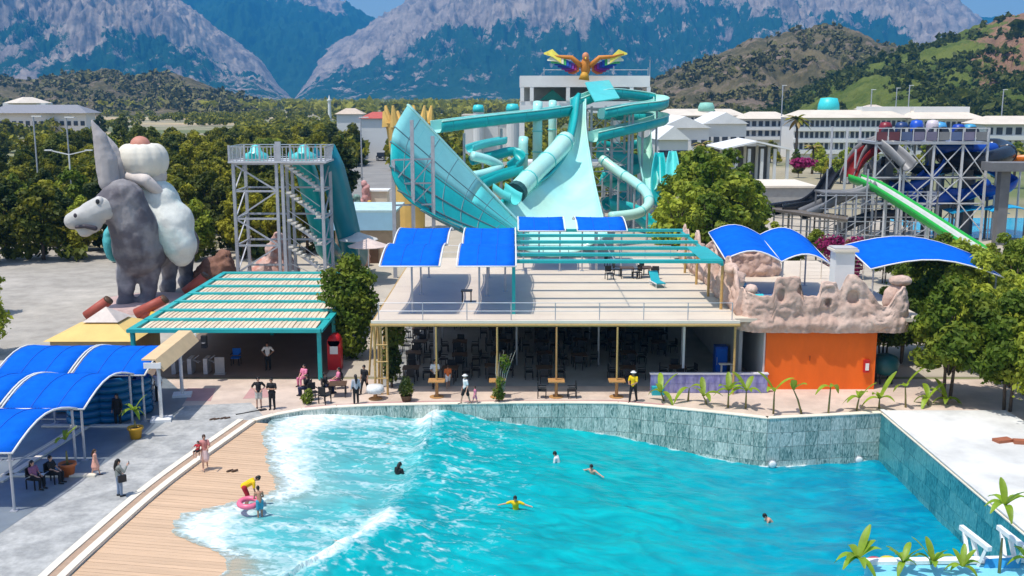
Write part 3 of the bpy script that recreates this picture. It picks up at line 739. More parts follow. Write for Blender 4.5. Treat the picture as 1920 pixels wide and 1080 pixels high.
# square wooden tables fixed round the bamboo poles at the terrace front
pt_lab = ['small square table round the bamboo pole behind the white hatted woman', 'pole table half hidden by the spindly potted shrub', 'pole table with two black chairs pushed up to it', 'pole table just left of the man in yellow']
for i, x in enumerate((-4.35, -.85, 2.56, 6.05)):
    t = thing('pole_table', pt_lab[i], 'table', (x, 58.15, 0))
    MB().tube([(x, 58.15, .03), (x, 58.15, TZ - .28)], .055, 8).build('pole', M_bamboo if i != 2 else M_wood, t)
    MB().box((x, 58.15, .98), (.95, .8, .07)).build('tabletop', M_wood, t)
    MB().lathe((x, 58.15, 0), [(.42, 0), (.42, .03), (.1, .06), (.09, .9)]).build('foot', M_wood, t)
for (x, rz, lab) in ((1.75, 1.5, 'black chair on the left of the third pole table'), (3.45, -1.5, 'black chair on the right of the third pole table')):
    put(copy_tree(ch0), (x, 58.0, 0), rz, 1, lab, 'black chairs at the pole table')
put(copy_tree(ch0), (-11.4, 57.6, 0), .6, 1, 'black armchair standing alone by the left pergola post', 'black chairs outside the pergola')
put(copy_tree(ch0), (-10.6, 56.9, 0), 2.6, 1.05, 'black armchair with its back to the pool by the left pergola', 'black chairs outside the pergola')
put(copy_tree(tb0), (-10.1, 58.4, 0), .1, 1, 'small grey table with things on it outside the left pergola', 'outside tables')
# on the terrace
t = table_proto(M_dark, M_dark, 'small dark side table alone on the terrace boards', 'terrace tables', .7); put(t, (-2.85, 64.3, TZ))
k = 0
for (x, yq, rz, cl) in ((6.9, 72.6, .3, 'leftmost chair'), (7.6, 74.2, 1.2, 'second chair from the left, set back'), (8.9, 73.0, -1, 'chair between the two tables'), (9.6, 74.6, 2.2, 'rear right chair'), (10.2, 72.9, 3, 'front right chair'), (7.4, 78.5, 1, 'chair left alone far behind the group')):
    q = copy_tree(ch0); put(q, (x, yq, TZ), rz, 1, 'dark metal terrace chair, %s of the rear cluster' % cl, 'chairs at the rear of the terrace')
for x, yq, cl in ((8.2, 73.3, 'left'), (9.5, 73.5, 'right')): put(copy_tree(tb0), (x, yq, TZ), 0, 1, 'dark table on the %s of the cluster at the rear of the terrace' % cl, 'tables at the rear of the terrace')
M_tealc = mat('teal_plastic', (.02, .38, .44), .4, .08, 2)
M_aqua = mat('aqua_plastic', (.05, .60, .62), .4, .08, 2)
lounger('teal sun lounger with upright back on the terrace by the rock wall', M_tealc, 9.9, 70.0, TZ, R(10), 'sun loungers')
# fridge behind the counter, counter wall
fr = thing('drinks_fridge', 'tall blue drinks fridge in the dark corner of the cafe', 'fridge', (13.0, 62.6, 0))
MB().box((12.9, 62.6, 1.0), (.75, .7, 2.0)).build('cabinet', mat('blue_fridge', (.01, .07, .38), .35), fr)
dr_ = MB().box((12.9, 62.23, 1.05), (.62, .03, 1.6)).build('door', mat('blue_fridge_glass', (.02, .12, .50), .2), fr)
MB().box((12.62, 62.2, 1.1), (.03, .04, .5)).build('handle', M_steel, dr_)
M_viol = mat('violet_mosaic', (.20, .19, .42), .4, .28, 2.2, stretch=(2, 2, .7), col2=(.30, .29, .50), mixs=2)
pw = thing('counter_wall', 'low violet mosaic counter wall beside the orange kiosk', 'wall', (11.5, 59, 0))
MB().box((11.55, 59.1, .56), (6.85, .25, 1.12)).build('wall', M_viol, pw)
for k in range(10):
    for r in range(2): MB().box((8.47 + .68 * k, 58.965, .29 + .55 * r), (.66, .03, .53)).build('tile', M_viol, pw)
MB().box((11.55, 59.1, 1.15), (6.95, .36, .06)).build('coping', mat('pale_coping', (.6, .58, .62)), pw)
one('crate', MB().box((8.5, 58.6, .25), (.7, .35, .5)), M_tealc, 'small teal box at the foot of the violet counter wall', 'box')
one('tray', MB().box((13.0, 61.2, 1.18), (.9, .3, .06)).box((12.7, 61.2, .6), (.1, .1, 1.15)).box((13.3, 61.2, .6), (.1, .1, 1.15)), M_cream, 'pale narrow bench in front of the blue fridge', 'bench')

# ------------------------------------------------------------------ orange kiosk with artificial rock on its roof
M_or = mat('orange_render', (.84, .14, .008), .75, .11, .7, bump=.15, stretch=(1, 1, .35))
M_rock = mat('pink_artificial_rock', (.66, .475, .385), .9, .2, 2.2, bump=.8, col2=(.55, .37, .29), mixs=.7, bumpdist=.10)
ki = thing('kiosk', 'orange kiosk carrying a pinkish artificial rock parapet', 'building', (18.2, 59.8, 0))
MB().box((18.25, 59.85, 1.75), (6.5, .2, 3.5)).build('front_wall', M_or, ki)
MB().box((14.98, 64.0, 1.75), (.16, 8.1, 3.5)).build('side_wall', M_white, ki)
MB().box((21.5, 64.0, 1.75), (.16, 8.1, 3.5)).build('side_wall', M_or, ki)
MB().box((18.25, 64.3, 3.35), (6.3, 8.5, .25)).build('ceiling_slab', M_white, ki)
MB().box((18.6, 70.5, 4.25), (11.2, 22, .22)).build('roof_deck', M_ter, ki)
MB().box((17.6, 59.72, 1.9), (.06, .04, .3)).build('conduit', mat('dark_orange', (.45, .08, .005)), ki)
ex = thing('extinguisher_box', 'small red fire extinguisher box on the orange wall', 'fire extinguisher', (20.95, 59.6, 1.2))
cb_ = MB().box((20.95, 59.66, 1.45), (.34, .16, .75)).build('cabinet', M_red, ex)
MB().box((20.97, 59.57, 1.42), (.2, .03, .42)).build('window', M_white, cb_)
def rock_wall(name, path, zb_, topf, holes, seed, parent, th=.7, step=.10):
    P = fine([Vector((*p, 0)) for p in path], 12)
    S_ = [0]
    for i in range(1, len(P)): S_.append(S_[-1] + (P[i] - P[i - 1]).length)
    n = int(S_[-1] / step); F = []; B = []
    for i in range(n + 1):
        s = S_[-1] * i / n
        x = np.interp(s, S_, [p.x for p in P]); y = np.interp(s, S_, [p.y for p in P])
        x2 = np.interp(min(s + .4, S_[-1]), S_, [p.x for p in P]); y2 = np.interp(min(s + .4, S_[-1]), S_, [p.y for p in P])
        x1 = np.interp(max(s - .4, 0), S_, [p.x for p in P]); y1 = np.interp(max(s - .4, 0), S_, [p.y for p in P])
        t = Vector((x2 - x1, y2 - y1, 0)).normalized(); nr = Vector((t.y, -t.x, 0)); top = topf(s, x, y) + .12 * noise.fractal(Vector((s * .9, seed, 0)), .8, 2, 3)
        rf = []; rb = []
        m = 34
        for j in range(m + 1):
            v = j / m; z = zb_ + (top - zb_) * v
            d = .13 * noise.fractal(Vector((x * .7, y * .7, z * .9 + seed)), .8, 2.1, 5) + .05 * noise.noise(Vector((x * 4, y * 4, z * 3))) - .10 * (1 - min(1, abs(noise.noise(Vector((x * .9 + seed, y * .9, z * .5))) * 4))) - .08 * (1 - min(1, abs(noise.noise(Vector((x * 2.1, y * 2.1 + seed, z * 1.6))) * 5))) + .16 * math.exp(-((z - zb_ - .5) / .35) ** 2) - .18 * v * v
            for (hs, hz, hw, hh) in holes:
                e = ((s - hs) / hw) ** 2 + ((z - hz) / hh) ** 2
                if e < 1.7: d -= .75 * min(1, max(0, (1.7 - e) / .7))
            p = Vector((x, y, z)); rf.append(p + nr * d); rb.append(p - nr * th * (1 - .5 * v))
        F.append(rf); B.append(rb)
    mb = MB(); full = [list(f) + list(b[::-1]) for f, b in zip(F, B)]
    mb.grid(full); k = len(full[0])
    mb.add(full[0], [tuple(range(k))]); mb.add(full[-1], [tuple(range(k - 1, -1, -1))])
    return mb.build(name, M_rock, parent, True)
def top_front(s, x, y):
    X = [13.0, 13.5, 14.2, 15.2, 15.35, 16.8, 17.0, 17.9, 18.05, 18.9, 19.1, 19.5, 20.0, 20.6, 21.4, 22.0, 22.5, 23.0, 23.8]
    Z = [6.3, 5.9, 5.7, 5.7, 6.75, 6.8, 5.7, 5.6, 6.55, 6.55, 5.9, 6.9, 6.95, 6.4, 5.2, 5.0, 5.9, 6.2, 5.7]
    return float(np.interp(x, X, Z)) if y < 61.5 else (5.6 if x > 20 else 6.0 + .5 * math.sin(y * .9))
rock_wall('rock_parapet', [(13.35, 60.6), (13.9, 59.6), (15.3, 59.35), (18.5, 59.4), (21.6, 59.35), (23.2, 59.7), (23.8, 62)], 3.5, top_front, [(3.0, 5.7, .15, .30), (5.75, 5.3, .14, .18), (7.2, 5.6, .28, .30), (4.2, 6.0, .18, .2)], 3, ki)
rock_wall('rock_parapet', [(13.3, 82), (13.2, 76), (13.35, 70), (13.2, 65), (13.3, 60.3)], 4.36, lambda s, x, y: 6.6 + .7 * math.sin(s * 1.1) + .3 * math.sin(s * 2.9), [(6, 6.0, .6, .5), (9.4, 6.0, .5, .55), (12, 5.5, .4, .4), (14.5, 6.0, .5, .6), (17, 5.4, .45, .7), (19.3, 5.8, .45, .7)], 8, ki)
for bi, (x, yq, z, r) in enumerate( ((14.1, 60.2, 6.0, (.42, .4, .32)), (14.0, 60.3, 5.5, (.34, .36, .32)), (18.45, 59.75, 6.3, (.42, .3, .15)), (22.9, 60.4, 6.45, (.7, .5, .34)), (22.7, 60.5, 5.3, (.75, .6, 1.0)), (13.5, 63.4, 6.7, (.5, .8, .35)))):
    remesh(MB().ell((x, yq, z), r), .09, .08, 1.5, 2, bi * 5).build('boulder', M_rock, ki, True)
# rear rock wall of the roof deck, pale pillar, loungers, canopies
rk = thing('rock_wall', 'pinkish artificial rock wall behind the loungers on the kiosk roof', 'rock wall', (18, 74, 4.4))
rock_wall('rock_face', [(13.9, 73.2), (16, 73.8), (19.2, 74.2), (19.6, 76)], 4.36, lambda s, x, y: 6.7 + .4 * math.sin(s * 1.7), [(3.4, 6.2, .5, .22)], 21, rk)
ch = thing('chimney', 'square white chimney pillar with a flat cap behind the rock parapet', 'chimney', (20.6, 65, 4.36))
MB().box((20.15, 62.7, 6.1), (1.15, 1.1, 3.6)).build('shaft', M_white, ch); MB().box((20.15, 62.7, 7.97), (1.5, 1.45, .14)).build('cap', M_cream, ch)
MB().box((20.15, 62.7, 8.09), (1.36, 1.3, .1)).build('lid', mat('grey_lid', (.5, .47, .45)), ch)
LL = [('aqua lounger tipped upright against the left rock boulders', 14.35, 62.6, 2.6), ('aqua lounger lying low behind the rock notch', 15.2, 61.4, .2), ('blue grey lounger in the middle of the kiosk roof', 16.2, 65.2, 1.3), ('aqua lounger beside the white chimney pillar', 18.5, 63.3, 1.8), ('aqua lounger far left under the curved blue canopy', 15.6, 68.6, .4)]
for lab, x, yq, rz in LL: lounger(lab, M_aqua if 'aqua' in lab else mat('blue_grey_cloth', (.12, .22, .36)), x, yq, 4.38, rz, 'sun loungers')
dv = Vector((.86, -.5, 0))
vault('double wave blue canopy over the kiosk roof', (13.4, 64.6, 4.4), (.02, 1), (1, -.03), 6.4, [(3.5, 2.7, 2.55, .6), (3.3, 2.55, 2.2, .65)], [(.4, .3), (.4, 3.7), (.3, 6.9), (6, .4), (6, 6.6)], 'blue wave canopies over the kiosk roof', False, base=4.36, drop=.85)
vault('single arched blue canopy right of the white chimney', (22.5, 64.4, 4.4), (-.04, 1), (1, -.05), 4.6, [(8.2, 2.1, 1.6, .85)], [(.3, 7.9), (.3, .3), (4.3, 7.9), (4.3, .3)], 'blue wave canopies over the kiosk roof', False, base=4.36, drop=.85)
mf = thing('mesh_fence', 'thin wire fence at the back of the kiosk roof', 'fence', (24, 73, 4.36))
for x in np.arange(20.5, 27, 1.5): MB().tube([(x, 73, 4.36), (x, 73, 5.8)], .035, 6).build('post', M_cream, mf)
for z in np.arange(4.6, 5.8, .28): MB().tube([(20.5, 73, z), (26.5, 73, z)], .014, 4).build('wire', M_cream, mf)
bb = thing('barrel', 'dark teal round tank standing behind the orange kiosk corner', 'tank', (22.7, 61, 0))
MB().lathe((22.6, 61.2, .5), [(.3, 0), (.75, .25), (.85, .8), (.7, 1.15), (.3, 1.3), (.05, 1.32)]).build('tank', mat('dark_teal', (.01, .09, .10), .4), bb, True)
for a in range(4): MB().box((22.6 + .5 * math.cos(a * 1.57 + .8), 61.2 + .5 * math.sin(a * 1.57 + .8), .3), (.08, .08, .6)).build('leg', M_dark, bb)

# ------------------------------------------------------------------ left pergola over the entrance hall
lp = thing('pergola', 'teal framed pergola with cream slat roof over the entrance hall', 'pergola', (-17, 61.6, 0))
LX0, LX1, LY0, LY1, LZ = -23.2, -11.7, 61.6, 82.5, 3.15
BY = list(np.linspace(LY0, LY1, 8))
for yq in BY: MB().box(((LX0 + LX1) / 2, yq, LZ + .02), (LX1 - LX0 + .2, .42, .22)).build('beam', M_teal, lp)
for x in (LX0, LX1): MB().box((x, (LY0 + LY1) / 2, LZ - .02), (.42, LY1 - LY0, .18)).build('side_beam', M_teal, lp)
M_slat = mat('cream_slats', (.70, .56, .40), .7, .12, 1.5, orand=.10)
sm = MB().box((0, 0, 0), (.285, 1, .05)).mesh('slat', M_slat)
nsl = 36
for i in range(len(BY) - 1):
    for k in range(nsl):
        x = LX0 + .35 + (LX1 - LX0 - .7) * (k + .5) / nsl
        piece('slat', sm, lp, (x, (BY[i] + BY[i + 1]) / 2, LZ - .03 + rnd.uniform(-.012, .012)), (0, R(-9), rnd.uniform(-.01, .01) + .03), (1, BY[i + 1] - BY[i] - .40, 1))
MB().box(((LX0 + LX1) / 2, (LY0 + LY1) / 2, LZ - .13), (LX1 - LX0 - .1, LY1 - LY0 - .1, .04)).build('roof_mat', mat('beige_reed_mat', (.50, .38, .24), .9, .15, 3), lp)
for x, yq in ((-11.75, 61.8), (-11.75, 67), (-11.75, 74), (-23.1, 61.8), (-23.1, 70), (-17.5, 74)):
    MB().box((x, yq, LZ / 2), (.24, .24, LZ - .1)).build('post', M_teal, lp)
struct('hall_floor', MB().sheet([(-23, 62.4), (-11.6, 62.4), (-11.6, 82), (-23, 82)], .012), mat('brown_hall_floor', (.20, .15, .12), .6, .12, .6))
hw = thing('hall_wall', 'dark brown wall closing the rear of the entrance hall', 'wall', (-17, 78, 0))
MB().box((-17.4, 78, 1.45), (11.3, .25, 2.9)).build('wall', mat('dark_brown', (.09, .055, .04), .9, .2, .8), hw)
for x, c in ((-20.6, M_wood), (-16.0, M_blue), (-13.6, M_red)): MB().box((x, 77.83, 2.0), (1.5, .06, .9)).build('panel', c, hw)
# turnstiles, kiosk screens in the hall
for i, x in enumerate((-21.2, -20.2, -19.2)):
    t = thing('turnstile', ['left steel turnstile in the entrance hall', 'middle steel turnstile in the entrance hall', 'right steel turnstile in the entrance hall'][i], 'turnstile', (x, 63.6, 0))
    MB().box((x, 63.6, .5), (.25, .9, 1.0)).build('cabinet', M_steel, t)
    for a in range(3): MB().tube([(x + .13, 63.5, .85), (x + .55, 63.5 + .2 * math.sin(a * 2.1), .85 + .3 * math.cos(a * 2.1))], .022, 6).build('arm', M_steel, t)
one('ticket_screen', MB().box((-18.3, 63.2, .55), (.6, .1, 1.1)).box((-18.3, 63.2, .03), (.7, .4, .06)), mat('pale_grey_panel', (.35, .33, .32)), 'pale grey panel standing beside the turnstiles', 'panel')
pc = copy_tree(ch0); put(pc, (-17.9, 65.5, .012), 0, 1.1, 'chair piled with bright blue bags inside the entrance hall', 'hall chairs')
for ch_ in pc.children:
    if ch_.name.startswith(('seat', 'back')): ch_.data = ch_.data.copy(); ch_.data.materials[0] = mat('bright_blue', (.01, .14, .55))
# bamboo roller gate on white weighted posts
gt = thing('entrance_gate', 'white posts carrying a boxed cream beam before the entrance hall', 'gate', (-19, 56, 0))
g0, g1 = G(303, 788), G(342, 742)
for p in (g0, g1):
    MB().tube([(p.x, p.y, .1), (p.x, p.y, 3.05)], .1, 10).build('post', M_white, gt, True)
    MB().box((p.x, p.y, .07), (1.05, .9, .14), .2).build('base', M_white, gt)
a = Vector((g0.x - .1, g0.y - .6, 3.2)); b = Vector((g1.x + .1, g1.y + 1.4, 3.25)); d_ = (b - a).normalized(); s_ = Vector((d_.y, -d_.x, 0))
bmx = MB().shell([[a + s_ * -.55 + Vector((0, 0, .25)), a + s_ * .15 + Vector((0, 0, .25)), a + s_ * .55 + Vector((0, 0, -.35))], [b + s_ * -.55 + Vector((0, 0, .25)), b + s_ * .15 + Vector((0, 0, .25)), b + s_ * .55 + Vector((0, 0, -.35))]], .08)
bmx.build('beam_cover', mat('cream_board', (.74, .52, .28), .6, .08, 1.5), gt)
for q in (a, b): MB().box(q + Vector((0, 0, -.02)), (.9, .1, .3), math.atan2(d_.y, d_.x) - 1.57).build('end_plate', M_white, gt)
ds_ = thing('speaker', 'black loudspeaker hanging under the front edge of the left pergola', 'speaker', (-18.6, 61.2, 2.3))
MB().box((-18.6, 61.25, 2.55), (.32, .3, .75)).build('cabinet', M_dark, ds_); MB().lathe((-18.6, 61.08, 2.5), [(.1, 0), (.12, .02)]).build('cone', M_steel, ds_)
rp = thing('kiosk_machine', 'red rounded vending machine beside the teal pergola post', 'vending machine', (-11.2, 64.4, 0))
MB().box((-11.3, 64.6, .95), (.85, .8, 1.9)).build('cabinet', M_red, rp); MB().tube([(-11.3, 64.2, 1.88), (-11.3, 65.0, 1.88)], .40, 12).build('rounded_top', M_red, rp, True)
MB().box((-11.3, 64.18, 1.3), (.5, .03, .5)).build('panel', M_white, rp)

# ------------------------------------------------------------------ lounge under the left canopies
ct = thing('kerb_frame', 'cream kerb strips dividing the shaded lounge floor', 'kerb', (-22, 49, 0))
for a, b in (((0, 905), (165, 800)), ((80, 800), (262, 800)), ((60, 893), (180, 893)), ((0, 893), (75, 893))):
    p, q = G(*a), G(*b); MB().bar((p.x, p.y, .05), (q.x, q.y, .05), .32, .1).build('kerb_strip', Mcurb, ct)
Mlf = mat('shade_toned_lounge_floor', (.20, .23, .25), .35, .15, .8)  # dark floor; its tone and outline also paint in the canopy shade
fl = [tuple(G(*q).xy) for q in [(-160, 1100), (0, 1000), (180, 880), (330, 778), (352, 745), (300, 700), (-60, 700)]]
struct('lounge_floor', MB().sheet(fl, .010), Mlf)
M_navy = mat('blue_vinyl', (.006, .12, .26), .35, .1, 2)
stk = 0
for (px, py, n_, rz, lab) in ((165, 790, 5, .1, 'left'), (215, 785, 6, -.1, 'middle'), (252, 772, 5, .2, 'right')):
    p = G(px, py)
    for k in range(n_):
        t = one('inflatable_ring', MB().tube([(p.x + .85 * math.cos(a) + rnd.uniform(-.01, .01), p.y + .85 * math.sin(a), .22 + k * .40) for a in np.linspace(0, 2 * math.pi, 19)], .22, 8, False), M_navy,
                'dark blue inflatable tube, %s in the %s stack under the canopies' % (('bottom', 'second from the floor', 'third from the floor', 'fourth from the floor', 'fifth from the floor', 'topmost')[k] if k < n_ - 1 else 'topmost', lab), 'swim ring', 'blue inflatable tubes stacked under the canopies', True)
bt = thing('notice_board', 'white leaning board beside the stacked blue tubes', 'board', tuple(G(270, 770)))
p = G(268, 768); MB().box((p.x, p.y, .95), (.9, .08, 1.7), mtx=Matrix.Rotation(R(12), 3, 'Y') @ Matrix.Rotation(R(-8), 3, 'X')).build('board', mat('pale_board', (.55, .62, .72), .5, .15, 3), bt)
MB().bar((p.x - .3, p.y + .05, 0), (p.x - .3, p.y + .4, 1.2), .05).build('strut', M_steel, bt)
# row of low dark sofas further back
for i, px in enumerate((30, 75, 120)):
    p = G(px, 772); t = thing('lounge_chair', 'dark low lounge chair in the shade at the left, %s of three' % ('leftmost', 'middle', 'rightmost')[i], 'lounge chair', tuple(p))
    MB().box((p.x, p.y, .25), (.9, .8, .3)).build('seat', M_navy, t); MB().box((p.x, p.y + .38, .6), (.9, .16, .6)).build('backrest', M_navy, t)
    for s in (-.42, .42): MB().box((p.x + s, p.y, .42), (.12, .8, .28)).build('armrest', M_dark, t)

# ------------------------------------------------------------------ slides
def path3(pts, n=8): return fine([A(*p) for p in pts], n)
def flume(name, pts, r, m, parent, depth=.5, open_=True, n=9, k=6, th=.06, smooth=True):
    """open channel (U section) or closed tube swept along pts, built as a thick shell"""
    P = pts if isinstance(pts[0], Vector) else path3(pts, k)
    if not open_:
        return MB().tube(P, r, 14).build(name, m, parent, smooth)
    rows = []
    for i, p in enumerate(P):
        t = (P[min(i + 1, len(P) - 1)] - P[max(i - 1, 0)]).normalized(); s = Vector((t.y, -t.x, 0))
        s = s.normalized() if s.length > 1e-3 else Vector((1, 0, 0)); u = s.cross(t).normalized()
        row = [p + s * -r + u * (r * depth)]
        for a in range(n): an = math.pi * a / (n - 1); row.append(p - s * r * math.cos(an) - u * r * math.sin(an))
        row.append(p + s * r + u * (r * depth)); rows.append(row)
    return MB().shell(rows, th).build(name, m, parent, smooth)
def boxflume(pts, w, h, m, min_, parent, k=6):
    P = path3(pts, k); rows = []; inner = []
    for i, p in enumerate(P):
        t = (P[min(i + 1, len(P) - 1)] - P[max(i - 1, 0)]).normalized(); s = Vector((t.y, -t.x, 0)).normalized(); u = Vector((0, 0, 1))
        sec = [(-w, h), (-w * .97, .35), (-w * .7, .05), (0, 0), (w * .7, .05), (w * .97, .35), (w, h)]
        rows.append([p + s * a + u * b for a, b in sec]); inner.append([p + s * a * .93 + u * (b + .07) for a, b in sec])
    MB().shell(rows, .06).build('channel', m, parent, True); MB().grid(inner).build('lit_lining', min_, parent, True)  # pale sheet on deep channel puts lit top and shaded side into colour
    for j, nm in ((0, 'rim'), (6, 'rim')): MB().tube([q[j] for q in rows], .09, 6).build(nm, min_, parent, True)
    for i in range(3, len(P) - 2, 6): MB().tube([q for q in rows[i]], .05, 5).build('flange', M_slidedk, parent)
def rings(pts, r, m, parent, every=6, name='flange', k=6):
    P = pts if isinstance(pts[0], Vector) else path3(pts, k)
    for i in range(2, len(P) - 2, every):
        t = (P[i + 1] - P[i - 1]).normalized(); MB().tube([P[i] - t * .06, P[i] + t * .06], r, 14).build(name, m, parent, True)
def patch(Lp, Rp, nu, nv, sag, seed=0):
    Lf = fine([A(*p) for p in Lp], max(1, nu // (len(Lp) - 1))); Rf = fine([A(*p) for p in Rp], max(1, nu // (len(Rp) - 1)))
    n = min(len(Lf), len(Rf)); out = []
    for i in range(n):
        a = Lf[int(i * (len(Lf) - 1) / (n - 1))]; b = Rf[int(i * (len(Rf) - 1) / (n - 1))]
        out.append([a.lerp(b, j / nv) + sag(i / (n - 1), j / nv) for j in range(nv + 1)])
    return out
# the big half-pipe: left wall seen from outside, right funnel ramp seen from inside
hp = thing('half_pipe_slide', 'huge turquoise half-pipe slide, ribbed left wall facing a funnel shaped ramp', 'water slide', (-1, 108, 0))
Lw = [(765, 196, 106), (741, 240, 103), (735, 285, 101), (741, 335, 100), (772, 378, 100), (835, 412, 101), (880, 432, 103)]
Rw = [(771, 200, 106.4), (800, 232, 107), (835, 268, 108), (872, 308, 109), (905, 345, 110), (945, 388, 111), (990, 436, 112)]
# iso lines run from the raised left edge down to the right (parallel to the top edge)
def Lpt(t):
    P = fine([A(*p) for p in Lw], 8); i = t * (len(P) - 1); j = min(int(i), len(P) - 2); return P[j].lerp(P[j + 1], i - j)
top0, top1 = A(765, 196, 106), A(992, 436, 112)
end1 = A(930, 447, 105)
NT, NS = 18, 20; wall = []
for i in range(NT + 1):
    t = i / NT; a = Lpt(t * .93); b = top1.lerp(end1, t ** .9)
    wall.append([a.lerp(b, j / NS) + Vector((0, -1.5 * math.sin(math.pi * t) * (1 - .5 * j / NS), -.9 * math.sin(math.pi * j / NS) * t)) for j in range(NS + 1)])
MB().shell(wall[5:], -.14).build('left_wall', M_slidedk, hp, True)
MB().shell([r[:13] for r in wall[:6]], -.14).build('upper_wall', mat('sunlit_turquoise_panel', (.22, .58, .58), .3, .1, .4), hp, True)  # paler colour paints in the sun falling on the upper wall
MB().shell([r[12:] for r in wall[1:6]], -.14).build('upper_wall', M_slide, hp, True)
inn = [[p + Vector((.12, .35, .05)) for p in r] for r in wall[:]]
MB().grid(inn).build('inner_skin', M_slidein, hp, True)
for i in (0, 3, 5, 8, 11, 14, 18): MB().tube([p + Vector((-.05, -.30, 0)) for p in wall[i]], .10 if i else .13, 6).build('rib', mat('rib_grey', (.12, .24, .26)) if i else M_slidein, hp, True)
for j in range(2, NS, 3): MB().tube([wall[i][j] + Vector((0, -.24, 0)) for i in range(0, NT + 1)], .06, 6).build('cross_rib', mat('rib_grey', (.12, .24, .26)), hp, True)
for j in (3, 6, 9):
    MB().tube([wall[i][j] + Vector((0, -.2, 0)) for i in range(0, 6)], .05, 6).build('panel_joint', M_slidedk, hp, True)
Lr = [(1074, 186, 138), (1069, 235, 134), (1055, 288, 128.5), (1028, 328, 123), (985, 356, 118), (938, 378, 114), (928, 432, 109.5)]
Rr = [(1098, 186, 138), (1098, 235, 134.5), (1105, 288, 129.5), (1112, 328, 125), (1119, 362, 120.5), (1127, 395, 116), (1138, 440, 111)]
rp_ = patch(Lr, Rr, 30, 12, lambda u, v: Vector((0, 0, -1.9 * math.sin(math.pi * v) * (.35 + u))))
MB().shell(rp_, .14).build('funnel_ramp', M_slidein, hp, True)
lw = [[r[0] + Vector((-.25, 0, -.1)), r[0] + Vector((.15 + .5 * (1 - k / len(rp_)), -.35, .75 * (1 - k / len(rp_)) + .1)), r[0] + Vector((.5 + .6 * (1 - k / len(rp_)), .1, .75 * (1 - k / len(rp_))))] for k, r in enumerate(rp_)]
MB().shell(lw, .1).build('left_rim', M_slidedk, hp, True)  # teal rim; its deep tone also carries the shade on this side wall
MB().tube([r[-1] for r in rp_], .13, 6).build('right_rim', M_slidein, hp, True)
MB().tube([r[0] for r in rp_], .12, 6).build('rim_tube', M_slide, hp, True)
for px, y0, Y in ((737, 300, 100.2), (772, 225, 100.4), (811, 255, 101.5)):
    a = A(px, y0, Y - 1.2); MB().box((a.x, a.y, a.z / 2), (.34, .34, a.z)).build('post', M_steel, hp)
for py in (300, 345, 385):
    a, b = A(737, py, 98.9), A(811, py - 2, 100.2); MB().bar(a, b, .16).build('cross_beam', M_steel, hp)
for (a, b) in (((737, 345, 98.9), (772, 300, 99.1)), ((772, 385, 99.1), (811, 345, 100.2)), ((772, 345, 99.1), (811, 300, 100.2))): MB().bar(A(*a), A(*b), .1).build('brace', M_steel, hp)

fl1 = thing('flume_slide', 'long turquoise flume running from the ramp top to the left, open topped', 'water slide', (-4, 128, 0))
q = [(818, 245, 121), (870, 238, 124), (940, 229, 128), (1010, 221, 133), (1062, 213, 137)]
boxflume([(a, b + 5, c) for a, b, c in q], 1.0, 1.35, M_slidedk, M_slidein, fl1)
for px, py, Y in ((870, 250, 124), (940, 241, 128.5), (1010, 233, 133)):
    a = A(px, py, Y); MB().tube([(a.x, a.y, 0), (a.x, a.y, a.z)], .16, 8).build('post', M_steel, fl1)
fl2 = thing('flume_slide', 'turquoise flume curling twice round the right of the slide tower', 'water slide', (14, 144, 0))
q = [(1078, 199, 139), (1130, 181, 142), (1180, 183, 146), (1226, 190, 149), (1240, 197, 146.5), (1225, 203, 142), (1180, 209, 139), (1128, 219, 137.5)]
boxflume([(a, b + 5, c) for a, b, c in q], 1.05, 1.3, M_slidedk, M_slidein, fl2)
q2 = [(1128, 219, 150), (1180, 222, 152), (1225, 223, 150), (1240, 228, 147), (1222, 235, 143), (1175, 247, 139.5), (1112, 262, 136)]
boxflume([(a, b + 5, c) for a, b, c in q2], 1.05, 1.3, M_slidedk, M_slidein, fl2)
for px, py, Y in ((1232, 200, 148), (1180, 215, 139), (1180, 252, 139.5), (1205, 240, 142)):
    a = A(px, py, Y); MB().tube([(a.x, a.y, 0), (a.x, a.y, a.z)], .15, 8).build('post', M_steel, fl2)
tb = thing('tube_slide', 'pale turquoise closed tube slide slanting down to the left of the ramp', 'water slide', (3, 120, 0))
q = [(1062, 262, 129), (1040, 288, 126), (1010, 318, 122), (982, 345, 118), (972, 356, 117)]
flume('tube', q, 1.15, M_slidein, tb, open_=False); rings(q, 1.24, M_slide, tb, 7)
e0, e1 = A(972, 356, 117), A(966, 362, 116.4); MB().tube([e0, e1], [1.2, 1.25], 14).build('mouth', mat('dark_mouth', (.02, .09, .09)), tb)
zig = thing('spiral_slide', 'small turquoise slides zigzagging behind the left half-pipe wall', 'water slide', (-3, 122, 0))
for q, r, op, m in (([(880, 278, 121), (905, 270, 123), (945, 262, 126)], .55, True, M_slide), ([(885, 292, 120), (915, 300, 121), (937, 313, 122), (915, 324, 120), (878, 332, 118)], .55, False, M_slidein),
                    ([(885, 300, 124), (930, 290, 126), (962, 283, 127), (975, 298, 126), (960, 312, 124)], .65, True, M_slidedk), ([(900, 345, 117), (935, 330, 119), (975, 318, 121)], .7, True, M_slidedk),
                    ([(935, 352, 116), (955, 366, 114), (968, 372, 113)], .8, True, M_slide)):
    flume('tube' if not op else 'channel', q, r, m, zig, .7, op)
for px, y0, Y in ((905, 278, 123), (940, 300, 124), (915, 330, 120), (960, 300, 126)):
    a = A(px, y0, Y); MB().tube([(a.x, a.y, 0), (a.x, a.y, a.z)], .13, 8).build('post', M_steel, zig)
